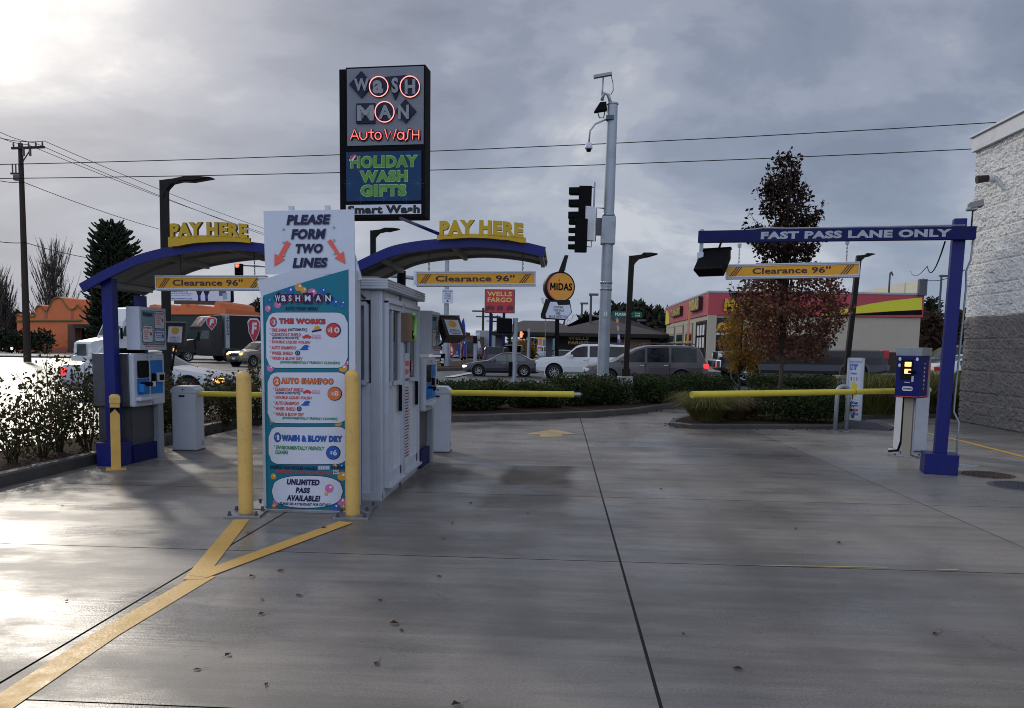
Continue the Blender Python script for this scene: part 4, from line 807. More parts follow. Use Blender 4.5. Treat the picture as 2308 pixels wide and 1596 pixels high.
# ---------------------------------------------------------------- arched pay canopies
def arc_pts(px, Yf):
    return [P(x, y, Yf) for x, y in px]
def canopy(label, px, Yf, depth, posts, txt, Yt, back=None):
    A = Vector((arc_pts(px, Yf)[0].x, Yf, 0)); t = thing('pay_canopy', label, 'canopy', A, 0, 'arched canopies over the pay lanes')
    pr = [Vector((p.x - A.x, 0, p.z)) for p in arc_pts(px, Yf)]
    fine = []
    for i in range(len(pr) - 1):
        for k in range(4):
            p0, p1, p2, p3 = pr[max(i - 1, 0)], pr[i], pr[i + 1], pr[min(i + 2, len(pr) - 1)]; f = k / 4
            fine.append(.5 * ((2 * p1) + (p2 - p0) * f + (2 * p0 - 5 * p1 + 4 * p2 - p3) * f * f + (3 * p1 - p0 - 3 * p2 + p3) * f ** 3))
    fine.append(pr[-1]); n = len(fine); nor = []
    for i in range(n):
        d = fine[min(i + 1, n - 1)] - fine[max(i - 1, 0)]; nor.append(Vector((-d.z, 0, d.x)).normalized())
    def band(y0, y1, t0, t1, mt_, name, i0=0, i1=None):
        i1 = n if i1 is None else i1; m = MB(); k = i1 - i0
        R = [[fine[i] - nor[i] * tt + Vector((0, yy, 0)) for i in range(i0, i1)] for tt, yy in ((t0, y0), (t0, y1), (t1, y1), (t1, y0))]
        vs = sum(R, []); m.add(vs, [(r * k + i, ((r + 1) % 4) * k + i, ((r + 1) % 4) * k + i + 1, r * k + i + 1)[::-1] for r in range(4) for i in range(k - 1)], mt_, False)
        m.add([R[r][0] for r in range(4)], [(0, 1, 2, 3)], mt_); m.add([R[r][-1] for r in range(4)], [(3, 2, 1, 0)], mt_)
        return m.build(name, t)
    band(0, .05, 0, .115, M['blue paint'], 'fascia'); band(depth - .05, depth, 0, .07, M['soffit'], 'fascia')
    rf = band(.05, depth - .05, .012, .030, M['soffit'], 'roof')
    for yy in (depth * .5,): 
        m = MB()
        for i in range(n - 1): m.bar(fine[i] - nor[i] * .05 + Vector((0, yy, 0)), fine[i + 1] - nor[i + 1] * .05 + Vector((0, yy, 0)), .035, .05, M['soffit'], (0, 1, 0))
        m.build('rib', rf)
    for f in (.06, .3, .62, .985):
        i = int(f * (n - 1)); q = fine[i] - nor[i] * .065; m = MB(); m.bar(q + Vector((0, .05, 0)), q + Vector((0, depth - .05, 0)), .05, .07, M['soffit']); m.build('purlin', rf)
    for (x, y, w, h0) in posts:
        m = MB(); i = min(range(n), key=lambda k: abs(fine[k].x - (x - A.x))); top = fine[i].z - .10
        lx = 0; w2 = w / 2; vs = [(x - A.x + sx * w2 + (lx if k else 0), y - A.y + sy * w2, top if k else h0) for k in (0, 1) for sx, sy in ((-1, -1), (1, -1), (1, 1), (-1, 1))]
        m.add(vs, [(3, 2, 1, 0), (4, 5, 6, 7), (0, 1, 5, 4), (1, 2, 6, 5), (2, 3, 7, 6), (3, 0, 4, 7)], M['blue paint']); m.build('post', t)
        m = MB(); m.box((x - A.x, y - A.y, h0 / 2 + .005), (.33, .33, h0 + .01), M['blue paint'], bev=.006); m.build('base_block', t)
    (x0, x1, yt, yb, ys, tilt) = txt; A2 = Vector((A.x, Yt, 0)); f = plane_px(A2, 0); a = f(x0, yb); b = f(x1, yb); c = f(x0, yt); e = f(x0, ys)
    m = MB(); T = Tr(0, Yt - Yf, 0) @ FRONT; m.text('PAY HERE', a[0], b[0], a[1] - .012, c[1], M['gold'], T, 0, depth=.06, bold=.06, side=M['brown ink'])
    m.v = [(p[0], p[1], p[2] + tilt * (p[0] - a[0]) - .05 * ((p[0] - (a[0] + b[0]) / 2) / (b[0] - a[0]) * 2) ** 2 * (.5)) for p in m.v]
    m.build('lettering', t)
    m = MB(); k0 = 18
    for i in range(k0):
        u0 = a[0] - .03 + (b[0] - a[0] + .06) * i / k0; u1 = a[0] - .03 + (b[0] - a[0] + .06) * (i + 1) / k0
        def zl(u): return a[1] + tilt * (u - a[0]) - .025 * ((u - (a[0] + b[0]) / 2) / (b[0] - a[0]) * 2) ** 2
        def za(u): j = min(range(n), key=lambda q: abs(fine[q].x - u)); return fine[j].z - .02
        m.add([(u0, Yt - Yf - .055, za(u0)), (u1, Yt - Yf - .055, za(u1)), (u1, Yt - Yf - .055, zl(u1)), (u0, Yt - Yf - .055, zl(u0)), (u0, Yt - Yf - .005, za(u0)), (u1, Yt - Yf - .005, za(u1)), (u1, Yt - Yf - .005, zl(u1)), (u0, Yt - Yf - .005, zl(u0))], [(0, 1, 2, 3), (7, 6, 5, 4), (3, 2, 6, 7)], M['gold'])
    m.build('letter_base', t)
    return t, fine, A
pxL = [(177, 640), (235, 608), (300, 578), (350, 563), (400, 553), (450, 546), (500, 543), (550, 544), (594, 549), (650, 559), (700, 573)]
pxM = [(735, 632), (768, 610), (802, 591), (845, 570), (888, 553), (950, 542), (1015, 536.6), (1062, 534), (1120, 537), (1179, 545), (1230, 557)]
cL, fL, AL = canopy('arched blue canopy over the left lane with yellow lettering, on two blue posts', pxL, 10.45, 1.6, [(-5.95, 10.62, .140, .30), (P(320, 700, 11.9).x, 11.86, .13, .10)], (388, 561, 501, 531, 545, 0.0), 10.42)
cM, fM, AM = canopy('arched blue canopy with yellow lettering, reaching out behind the booth over the middle lane', pxM, 9.75, 1.6, [(-2.55, 11.05, .19, .30), (-2.55, 10.95 - .6 + 1.3, .17, .1)], (992, 1180, 495, 526, 537, -.02), 9.72)

# ---------------------------------------------------------------- hanging clearance signs
def clearance(label, A, rz, f, x0, x1, y0, y1, tx, hooks, top_z, lean=0.0):
    t = thing('clearance_sign', label, 'clearance sign', A, rz, 'yellow clearance signs', lean); a = f(x0, (y0 + y1) / 2); b = f(x1, (y0 + y1) / 2); c = f((x0 + x1) / 2, y1)[1]; d = f((x0 + x1) / 2, y0)[1]
    hgt = d - c; m = MB(); cx = (a[0] + b[0]) / 2; w = b[0] - a[0]; e = hgt * .17
    for zz in (d - e / 2, c + e / 2):
        m.box((cx, .04, zz), (w, .12, e), M['aluminium'], bev=.004); m.box((cx, -.022, zz), (w, .004, e * .25), M['brushed'])
    for xx in (a[0], b[0]): m.box((xx, .04, (c + d) / 2), (.014, .119, hgt), M['aluminium'])
    m.build('frame', t); m = MB(); m.box((cx, .04, (c + d) / 2), (w - .012, .10, hgt - 2 * e), M['sign yellow']); pn = m.build('panel', t)
    m = MB(); T = Tr(0, -.010, 0) @ FRONT; q0, q1 = c + e * 1.12, d - e * 1.12; cz = (c + d) / 2; hh = q1 - q0
    m.text('Clearance 96\u2033' if False else "Clearance 96''", f(tx[0], (y0 + y1) / 2)[0], f(tx[1], (y0 + y1) / 2)[0], cz - hh * .32, cz + hh * .38, M['brown ink'], T, .003, bold=.028)
    for s0 in (a[0] + w * .025, b[0] - w * .135):
        for k in range(3):
            u = s0 + k * w * .019; m.sheet([(u, q0), (u + w * .009, q0), (u + w * .009 + hh * .75, q1), (u + hh * .75, q1)], .003, M['brown ink'], T)
    m.build('lettering', pn)
    for hx in hooks:
        u = f(hx, y0)[0]; m = MB(); zt = top_z(u); k = 0; zz = d
        while zz < zt - .01:
            m.tube([(u + (.008 if k % 2 else 0) * math.cos(q), .04 + (0 if k % 2 else .008) * math.cos(q), zz + .014 + .017 * math.sin(q)) for q in [2 * PI * i / 8 for i in range(9)]], .0032, M['steel dark'], 4); zz += .026; k += 1
        m.box((u, .04, zt - .02), (.05, .05, .05), M['steel']); m.build('chain', t)
    return t
def topz(fine, A, A2): return lambda u: fine[min(range(len(fine)), key=lambda k: abs(fine[k].x + A.x - A2.x - u))].z - .05
A2 = Vector((P(470, 640, 10.75).x, 10.75, P(470, 640, 10.75).z)); f = plane_px(A2, 0); tz = topz(fL, AL, A2)
clearance('yellow clearance sign hanging under the left canopy, over the left lane', A2, 0, f, 352, 597, 621, 655, (390, 548), (405, 572), lambda u: tz(u) - A2.z, -.010)
A2 = Vector((P(1072, 627, 10.0).x, 10.0, P(1072, 627, 10.0).z)); f = plane_px(A2, 0); tz2 = topz(fM, AM, A2)
clearance('yellow clearance sign hanging under the canopy over the middle lane', A2, 0, f, 939, 1206, 612, 645, (982, 1160), (966, 1178), lambda u: tz2(u) - A2.z, -.014)

# ---------------------------------------------------------------- fast pass gantry on the right
GA = Vector((5.27, 11.58, 0)); GR = -.27
t = thing('fast_pass_gantry', 'dark blue post with a long lettered arm reaching left over the right lane', 'gantry', GA, GR, lean=.014)
f = plane_px(GA, GR); a = f(1577, 545); b = f(2192, 530); zt = f(2150, 513)[1]; zb = f(2150, 542)[1]; pt = f(2160, 492)[1]
m = MB(); m.box((0, .08, .14), (.42, .42, .28), M['blue paint'], bev=.005); m.build('base_block', t)
m = MB(); m.box((0, .08, pt / 2 + .13), (.158, .158, pt - .26), M['blue paint'], bev=.008); m.build('post', t)
m = MB(); m.box(((a[0] + b[0]) / 2 - .04, -.06, (zt + zb) / 2 + .0), (b[0] - a[0] + .04, .09, zt - zb), M['deep blue'], bev=.004); ar = m.build('arm', t)
m = MB(); T = Tr(0, -.108, 0) @ FRONT; m.text('FAST PASS LANE ONLY', f(1708, 537)[0], f(2133, 530)[0], zb + (zt - zb) * .2, zb + (zt - zb) * .82, M['faded white'], T, 0, bold=.055); m.build('lettering', ar)
m = MB(); m.tube([(a[0] + .6, -.05, zt), (a[0] + .85, -.05, zt + .03), (a[0] + 1.2, -.05, zt + .018), (b[0] - .15, -.05, zt + .02)], .012, M['galvanised'], 6)
m.tube([(b[0] - .03, 0, zb + .05), (b[0] - .03, .06, zb - .25), (b[0] - .07, .08, zb - .4), (.15, .1, zb - .62), (.13, .1, 1.1), (.13, .1, .86), (.20, .06, .72), (.205, .06, .05)], .014, M['galvanised'], 6); m.build('conduit', t)
m = MB(); m.box((a[0] - .012, -.04, zb - .10), (.05, .06, zt - zb + .42), M['galvanised']); m.box((a[0] - .015, -.06, zb - .22), (.09, .09, .16), M['cabinet white'], bev=.006); m.build('junction_box', t)
q = f(2186, 462); m = MB(); m.tube([(q[0] + .0, .06, pt - .1), (q[0], .06, q[1] - .02)], .012, M['steel dark'], 6); m.box((q[0] + .02, .0, q[1]), (.16, .20, .085), M['roof grey'], ry=-.25, bev=.01); m.box((q[0] - .03, -.02, q[1] - .055), (.12, .14, .04), M['galvanised'], bev=.006); m.build('floodlight', t)
# clearance sign of the right lane
A2 = Vector(P(1786, 608, 12.05)); f2 = plane_px(A2, GR)
clearance('yellow clearance sign hanging from the blue arm over the right lane', A2, GR, f2, 1637, 1936, 593, 627, (1696, 1872), (1665, 1908), lambda u: GA.z + zb - A2.z - .01 + .03, -.004)
# dark floodlight hanging from the arm, and the two like it with a smile notice
def flood(label, A, rz, tilt, w, h, d, sign, arm):
    t = thing('floodlight_box', label, 'floodlight', A, rz); T = Rx(tilt); m = MB()
    m.add([(sx * w / 2 * (1 if k else .86), (-d / 2 if k else d / 2), sz * h / 2 * (1 if k else .82)) for k in (1, 0) for sx, sz in ((-1, -1), (1, -1), (1, 1), (-1, 1))], [(0, 1, 2, 3), (7, 6, 5, 4), (0, 4, 5, 1), (1, 5, 6, 2), (2, 6, 7, 3), (3, 7, 4, 0)], M['brown metal' if sign else 'black'], False, T)
    for k in range(9 if not sign else 0): m.box((-w / 2 + (k + .5) * w / 9, -d / 2 - .006, -h * .46), (w / 18, .02, .03), M['dark bronze'], T=T)
    m.box((0, -d / 2 + .01, h / 2 + .004), (w * 1.03, .05, .014), M['galvanised' if sign else 'dark bronze'], T=T); m.build('housing', t)
    if sign:
        T2 = T @ Tr(0, -d / 2 - .003, 0) @ FRONT; m = MB(); m.sheet([(-w * .36, -h * .40), (w * .36, -h * .40), (w * .36, h * .32), (-w * .36, h * .32)], .001, M['sign white'], T2); r = w * .19
        m.sheet(ell(0, h * .12, r * 1.06, r * 1.06, 20), .002, M['amber'], T2); m.sheet(ell(0, h * .12, r, r, 20), .003, M['smile yellow'], T2)
        for sx in (-1, 1): m.sheet(ell(sx * r * .3, h * .12 + r * .3, r * .09, r * .2, 8), .004, M['text grey'], T2)
        arc = [(r * .6 * math.cos(a), h * .12 - r * .05 + r * .6 * math.sin(a)) for a in [PI + PI * i / 10 for i in range(11)]]; arc2 = [(x * .88, (y - h * .12) * .84 + h * .12) for x, y in arc[::-1]]; m.sheet(arc + arc2, .004, M['text grey'], T2)
        for k, (tx_, ww) in enumerate((('SMILE!', .24), ("YOU'RE ON", .28), ('CAMERA', .25))): m.text(tx_, -w * ww, w * ww, -h * (.17 + k * .085) - h * .03, -h * (.17 + k * .085) + h * .03, M['text grey'], T2, .003, bold=.02)
        m.build('notice', t)
    m = MB(); m.tube([Vector(p) for p in arm], .016, M['dark bronze'], 6); m.build('bracket', t); return t
flood('black floodlight hanging face down from the left end of the blue arm', P(1608, 594, 12.3), -.55, -.75, .44, .44, .17, False, [(.05, .05, .2), (.1, .05, .35)])
flood('dark box with a smiling camera notice, beside the left pay station', P(399, 756, 11.6), .12, -.30, .27, .33, .16, True, [(-.02, .06, -.1), (-.08, .1, -.25), (-.12, .1, -.5)])
flood('dark tilted box with a smiling camera notice, beside the pay station behind the booth', P(1016, 745, 11.5), .62, -.62, .30, .36, .18, True, [(-.02, .06, -.1), (-.10, .1, -.2), (-.22, .1, -.25)])

# ---------------------------------------------------------------- barrier gates
def gate(label, A, rz, w, d, h, arm_dir, arm_len, zarm, r, label_arm=None, tip=True):
    t = thing('barrier_gate', label, 'barrier gate', A, rz, 'yellow barrier gates across the lanes'); m = MB(); m.box((0, 0, h / 2 - .05), (w, d, h - .10), M['cabinet white'], bev=.006); m.box((0, 0, .01), (w + .02, d + .02, .02), M['steel dark'])
    m.box((0, -d / 2 - .002, h / 2 - .06), (w - .03, .006, h - .18), M['cabinet white']); c = m.build('cabinet', t)
    m = MB(); m.prism([(-w / 2 - .012, h - .10), (w / 2 + .012, h - .10), (w / 2 + .012, h - .055), (w / 2 - .05, h), (-w / 2 + .05, h), (-w / 2 - .012, h - .055)], -d / 2 - .01, d / 2 + .01, M['cabinet white'], FRONT); m.build('lid', t)
    m = MB(); m.box((-.02, -d / 2 - .007, h - .15), (.09, .004, .028), M['navy']); m.cyl((.0, -d / 2 - .004, h - .05), (.0, -d / 2 - .016, h - .05), .014, M['steel dark'], n=8); m.build('plate', c)
    m = MB()
    for k in range(3): m.box((w / 2 + .001, d * .3, .08 + k * .025), (.004, .08, .008), M['steel dark'])
    m.build('vent', c)
    D = Vector((math.cos(arm_dir - rz), math.sin(arm_dir - rz), 0)); s = D * .02 + Vector((0, 0, zarm)); m = MB(); m.cyl(s, s + D * arm_len, r, M['gate yellow'], r * 1.12, n=16); a = m.build('arm', t)
    if tip: m = MB(); m.cyl(s + D * arm_len, s + D * (arm_len + .10), r * .75, M['steel'], n=12); m.cyl(s + D * (arm_len + .10), s + D * (arm_len + .13), r * .55, M['steel dark'], n=12); m.build('arm_tip', a)
    return t
gL = gate('white barrier gate with its yellow arm across the left lane, beside the pay station', Vector((G(415, 1017).x, 12.28, 0)), 0.02, .36, .32, .99, 0, 3.0, .87, .040)
e = P(1291, 881, 12.9); s0 = Vector((G(990, 1020).x - .02, 12.75, 0)); gM = gate('white barrier gate with its yellow arm across the middle lane, just behind the booth', s0, 0.02, .34, .34, 1.03, math.atan2(e.y - s0.y, e.x - s0.x), (Vector((e.x, e.y, 0)) - s0).length, .93, .043)
e = P(1562, 881, 11.8); s0 = Vector((G(2046, 1018).x + .1, 14.3, 0)); gR = gate('white barrier gate with its long yellow arm reaching left, behind the blue kiosk', s0, -.10, .42, .40, 1.12, math.atan2(e.y - s0.y, e.x - s0.x), (Vector((e.x, e.y, 0)) - s0).length, 1.02, .044, tip=False)
m = MB(); D = Vector((e.x - s0.x, e.y - s0.y, 0)).normalized(); D = Matrix.Rotation(.10, 3, 'Z') @ D; q = Vector((0, 0, 1.02)) + D * 1.45; m.cyl(q, q + D * .02, .053, M['gold'], n=16); m.build('arm_joint', gR)

# ---------------------------------------------------------------- fast pass kiosk
KA = Vector((G(2037, 1030).x + .08, 13.45, 0)); t = thing('fast_pass_kiosk', 'dark blue card kiosk with a lit display, on a tan post before the right gate', 'kiosk', KA, -.72)
m = MB(); m.box((0, 0, .5), (.14, .14, 1.0), M['beige'], bev=.006); m.build('post', t); m = MB(); m.box((0, 0, .008), (.36, .34, .016), M['galvanised'])
for sx in (-.14, .14):
    for sy in (-.13, .13): m.cyl((sx, sy, .016), (sx, sy, .045), .014, M['steel dark'], n=6)
m.build('base_plate', t)
m = MB(); m.box((0, 0, 1.28), (.36, .40, .66), M['blue paint'], bev=.01); m.prism([(-.17, .965), (.17, .965), (.17, .975), (-.17, .975)], .201, .203, M['salmon'], FRONT); m.box((.182, .0, .975), (.004, .38, .01), M['salmon']); m.box((.182, .185, 1.26), (.004, .01, .58), M['salmon']); hd = m.build('head', t)
m = MB(); m.box((0, .03, 1.675), (.39, .46, .13), M['galvanised'], bev=.008); m.box((.0, .22, 1.30), (.385, .05, .70), M['galvanised']); m.build('cap', t)
m = MB(); m.prism(rrect(-.11, 1.24, .08, 1.55, .01), .2, .206, M['screen'], FRONT); m.build('screen', hd)
for z0 in (1.44, 1.33): m = MB(); m.prism(rrect(-.05, z0, .05, z0 + .075, .008), .206, .209, M['display on'], FRONT); m.build('display', hd)
m = MB(); m.box((.07, -.225, 1.36), (.10, .06, .045), M['black'], bev=.008); m.box((.08, -.205, 1.25), (.03, .01, .09), M['paper']); m.build('card_reader', hd)
m = MB()
for x, z in ((-.13, 1.56), (.13, 1.56), (-.13, 1.46)): m.sheet(ell(x, z, .022, .028, 12), .202, M['bubble white'], FRONT)
m.sheet(rrect(-.07, 1.06, .09, 1.13, .03), .202, M['bubble white'], FRONT); m.text('WASHMAN', -.055, .075, 1.08, 1.11, M['navy ink'], FRONT, .204, bold=.05); m.sheet([(-.04, 1.19), (.04, 1.19), (.04, 1.2), (-.04, 1.2)], .203, M['bubble white'], FRONT)
T = Matrix(((0, 0, 1, 0), (1, 0, 0, 0), (0, 1, 0, 0), (0, 0, 0, 1)))
for k, c in enumerate('WaSHMAN'): m.text(c, -.025, .025, 1.47 - k * .065, 1.505 - k * .065, M['bubble white'], T, .183, bold=.03)
m.sheet(DI(0, 1.487, .045, .045), .181, M['navy'], T); m.build('lettering', hd)
m = MB(); m.tube([(-.09, -.02, .95), (-.09, -.03, .25), (-.13, -.03, .09), (-.3, .05, .05)], .02, M['black'], 6); m.tube([(.09, -.05, .95), (.09, -.05, .06), (.14, -.05, .03), (.55, -.3, .03)], .012, M['galvanised'], 6); m.tube([(-.35, .16, .06), (0, .3, .06)], .03, M['cabinet white'], 6); m.build('conduit', t)

# ---------------------------------------------------------------- manhole covers, hoop, sandwich board
def cover(px, py, rx_px, mt_, label):
    A = G(px, py); r = rx_px * A.y / F_PX; t = tag(MB().build('manhole_cover'), label, 'manhole cover', 'manhole covers by the blue post') if False else thing('manhole_cover', label, 'manhole cover', (A.x, A.y, 0), 0, 'manhole covers by the blue post')
    m = MB(); m.lathe([(r * 1.0, .003), (r * .9, .005), (0, .005)], M[mt_], 36); pl = m.build('plate', t)
    m = MB(); k = int(r * 2 / .055)
    for i in range(-k, k + 1):
        for j in range(-k, k + 1):
            x, y = i * .05 + (.025 if j % 2 else 0), j * .05
            if x * x + y * y < (r * .86) ** 2: m.box((x, y, .0085), (.030, .026, .007), M[mt_])
    m.build('tread', pl)
cover(2222, 1070, 58, 'rust iron', 'rusty brown manhole cover just right of the blue base block'); cover(2308, 1096, 72, 'steel dark', 'dark manhole cover nearest the right edge of the paving'); cover(2168, 1048, 34, 'galvanised', 'small pale manhole cover behind the blue base block')
a = G(1896, 968); A = Vector((a.x - .0, 17.55, 0)); t = thing('steel_hoop', 'grey steel hoop standing on the paving before the sandwich board', 'hoop', A, 0); f = plane_px(A, .25); x0 = f(1886, 900)[0]; x1 = f(1911, 900)[0]
rr_ = (x1 - x0) * .5; m = MB(); t.rotation_euler = (0, .01, .25); m.tube([(x0, 0, 0), (x0, 0, .83)] + [(x0 + rr_ - rr_ * math.cos(a_), 0, .83 + rr_ * .9 * math.sin(a_)) for a_ in [PI * i / 8 for i in range(1, 8)]] + [(x1, 0, .83), (x1, 0, -.0)], .045, M['galvanised'], 10); m.build('tube', t)
m = MB()
for x in (x0, x1): m.lathe([(.09, .012), (.09, .0)], M['galvanised'], 14, Tr(x, 0, 0)); m.sheet(ell(x, 0, .09, .09, 14), .012, M['galvanised'])
m.build('flange', t)
zs = zc(1980, 820, 6.1375); A = Vector((G(1930, 962).x, 18.35, 0)); t = thing('sandwich_board', 'tall narrow white sign frame with a yellow van picture, on a grey weighted base', 'sandwich board', A, -.5); f = plane_px(A, -.5)
a = f(*zs(570, 340)); b = f(*zs(738, 1262)); zt = f(*zs(650, 335))[1]; zb = f(*zs(650, 1262))[1]; cx = (a[0] + b[0]) / 2; w = b[0] - a[0]
m = MB()
for c, d in (((a[0], 0, (zt + zb) / 2), (.04, .09, zt - zb)), ((b[0], 0, (zt + zb) / 2), (.04, .09, zt - zb)), ((cx, 0, zt - .03), (w, .09, .08)), ((cx, 0, zb + .02), (w, .088, .05))): m.box(c, d, M['aluminium'])
m.build('frame', t); m = MB(); m.box((cx, 0, (zt + zb) / 2), (w - .03, .03, zt - zb - .05), M['sign white']); pn = m.build('panel', t)
s = SignMB(f, zs, Tr(0, -.018, 0) @ FRONT)
s.tx("12'10''", 592, 700, 415, 515, BLU, .002, bold=.05); s.tx('Clearance', 598, 685, 540, 578, BLU, .002, bold=.03)
for x0, x1 in ((598, 612), (684, 696)): s.pg([(x0, 615), (x1, 615), (x1, 672), (x0, 672)], BLU, .002)
s.pg([(612, 705), (640, 680), (690, 730), (690, 890), (640, 915), (612, 890)], M['gate yellow'], .002); s.pg([(640, 615), (655, 615), (650, 680), (640, 680)], ORG, .002); s.pg([(608, 870), (636, 870), (632, 970), (612, 930)], M['maroon'], .003)
for y, hh, c in ((1005, 11, BLU), (1045, 11, BLU), (1114, 20, M['red ink']), (1175, 16, BLU)):
    x = 608
    while x < 700: x2 = min(706, x + random.uniform(9, 24)); s.pg([(x, y - hh), (x2, y - hh), (x2, y + hh), (x, y + hh)], c, .002); x = x2 + 4
s.build('lettering', pn)
m = MB(); m.prism([(-.55, .0), (.6, .0), (.62, .05), (.35, .15), (.1, .17), (-.3, .15), (-.55, .08)], -.28, .28, M['grey base'], FRONT); m.build('base', t); m = MB(); m.box((cx, .0, .2), (.06, .06, .16), M['steel dark']); m.build('spring', t)
# leaf litter: single leaves and twigs on the slabs
k = 0
LF = [(675, 1343, .05), (890, 1407, .075), (857, 1354, .035), (592, 1353, .04), (632, 1288, .045), (569, 1300, .05), (590, 1385, .05), (514, 1478, .05), (850, 1497, .05), (730, 1191, .06), (1190, 1158, .04), (1020, 1180, .05), (140, 1142, .035), (1490, 1103, .04), (1664, 1510, .05), (1793, 1193, .05), (2110, 1430, .04), (1890, 1225, .05), (990, 1300, .04), (600, 1545, .035), (1030, 1590, .05), (446, 1510, .035), (1260, 995, .03), (1330, 988, .03), (1130, 1075, .03), (1060, 1135, .06), (905, 1422, .04), (150, 1356, .03), (560, 1203, .035), (1540, 1430, .03), (1000, 1215, .04), (1330, 1043, .03)]
proto = []
for i in range(4):
    vs = [(0, -.5, .0), (.22, -.15, .10), (.27, .1, .14), (0, .55, .03), (-.27, .1, .12), (-.22, -.15, .13), (0, .0, .02)]; m = MB(); vs = [(x * (1 + .2 * random.uniform(-1, 1)), y, z * random.uniform(.5, 1.4) + .02) for x, y, z in vs]
    m.add(vs, [(0, 1, 6), (1, 2, 6), (2, 3, 6), (3, 4, 6), (4, 5, 6), (5, 0, 6)], M['fallen']); m.add([(-.03, -.5, .03), (.03, -.5, .03), (.12, -1.35, .10), (.06, -1.37, .10)], [(0, 1, 2, 3)], M['fallen']); proto.append(m)
kinds = ('curled dark brown', 'flat reddish', 'dry brown', 'small dull red')
for i, (x, y, s_) in enumerate(LF):
    A = G(x, y); o = proto[i % 4].build('fallen_leaf', None, (A.x, A.y, .004)); o.scale = (s_ * random.uniform(1.0, 1.4), s_ * random.uniform(.8, 1.3), s_ * random.uniform(.7, 1.6)); o.rotation_euler = (0, 0, random.uniform(0, 6)); tag(o, 'small fallen leaf lying by itself on the wet concrete', 'fallen leaf', 'fallen leaves scattered on the concrete')
# ================================================================ FURTHER SIGNS, POLES, WIRES
def rootat(px, py, Y): p = P(px, py, Y); return p
# car wash pole sign
z4 = zc(800, 130, 3.711); SY = 24.0; A = P(868, 490, SY); A = Vector((A.x, SY, 0)); SR = -.10; f = plane_px(A, SR)
t = thing('pole_sign', 'tall black pole sign with red neon letters above a blue holiday panel', 'pole sign', A, SR)
a = f(*z4(170, 1495)); b = f(*z4(885, 100)); cb = f(*z4(92, 800)); zc0 = f(*z4(130, 130))[1]; zt = b[1]; zb = a[1]
m = MB(); m.box(((a[0] + b[0]) / 2, .30, (zt + zb) / 2), (b[0] - a[0], .60, zt - zb), M['black'], bev=.02); cab = m.build('cabinet', t)
m = MB(); m.box(((cb[0] + a[0]) / 2 - .0, .34, zc0 / 2), (a[0] - cb[0], .42, zc0), M['black'], bev=.02); m.build('column', t)
def pan_(nm, x0, x1, y0, y1, mt_):
    s = SignMB(f, z4); q0 = s.fn(x0, y1); q1 = s.fn(x1, y0); s.box(((q0[0] + q1[0]) / 2, -.012, (q0[1] + q1[1]) / 2), (q1[0] - q0[0], .02, q1[1] - q0[1]), mt_); return s.build(nm, cab)
p1 = pan_('name_panel', 180, 872, 118, 842, M['sign grey']); p2 = pan_('holiday_panel', 172, 850, 882, 1344, M['holiday blue']); p3 = pan_('reader_panel', 168, 848, 1368, 1464, M['sign white'])
s = SignMB(f, z4); Z0 = .03
for pl in (DI(312, 290, 110, 122), [(525, 222), (718, 206), (618, 430)], [(268, 462), (437, 458), (436, 640), (266, 642)], DI(712, 530, 95, 110)): s.pg(pl, M['navy'], Z0, .05)
for x, y, rx in ((472, 312, 88), (753, 312, 92), (525, 540, 90)): s.el(x, y, rx, M['navy'], Z0 + .003, rx * 1.08, .05)
for c, x0, x1, y0, y1 in (('W', 250, 385, 238, 352), ('a', 418, 512, 255, 375), ('S', 588, 648, 232, 370), ('H', 708, 802, 248, 378), ('M', 278, 428, 480, 620), ('A', 470, 590, 478, 602), ('N', 648, 745, 478, 606)): s.tx(c, x0, x1, y0, y1, M['letter grey'], Z0 + .06, bold=.04, depth=.02)
s.build('name_letters', p1)
for x, y, rx in ((472, 312, 84), (753, 312, 88), (525, 540, 86)):
    m = MB(); pts = []
    for i in range(29): q = f(*z4(x + rx * math.cos(2 * PI * i / 28), y + rx * 1.08 * math.sin(2 * PI * i / 28))); pts.append((q[0], -.10, q[1]))
    m.tube(pts, .012, M['neon ring'], 6); m.build('neon_ring', p1)
s = SignMB(f, z4); NS = {'A': [[(0, 1), (.5, 0), (1, 1)], [(.2, .68), (.8, .68)]], 'u': [[(0, .3), (0, .75), (.3, 1), (.7, 1), (1, .75), (1, .3)]], 't': [[(.5, 0), (.5, .8), (.9, 1)], [(0, .3), (1, .3)]], 'o': [[(.5 + .5 * math.cos(k), .65 + .35 * math.sin(k)) for k in [2 * PI * i / 12 for i in range(13)]]], 'W': [[(0, 0), (.25, 1), (.5, .2), (.75, 1), (1, 0)]], 'a': [[(.8 + .0 * k, .65) if 0 else (.45 + .45 * math.cos(k), .65 + .35 * math.sin(k)) for k in [2 * PI * i / 12 for i in range(13)]], [(.95, .3), (.95, 1)]], 'S': [[(1, 0), (.6, .05), (.5, .4), (.45, .9), (0, 1.1)]], 'H': [[(0, .1), (0, 1)], [(1, .1), (1, 1)], [(0, .55), (1, .55)]]}
bk = SignMB(f, z4)
for c, x0, x1 in (('A', 215, 288), ('u', 300, 362), ('t', 378, 425), ('o', 436, 492), ('W', 525, 628), ('a', 640, 700), ('S', 708, 758), ('H', 776, 832)):
    for st in NS[c]:
        pts = []
        for u, v in st: q = f(*z4(x0 + (x1 - x0) * u, 695 + 92 * v)); pts.append((q[0], -.075, q[1]))
        s.tube(pts, .011, M['neon'], 6); bk.tube([(p_[0], -.03, p_[2]) for p_ in pts], .055, M['maroon'], 6)
nb = bk.build('letter_channel', p1); s.build('neon_letters', p1)
s = SignMB(f, z4)
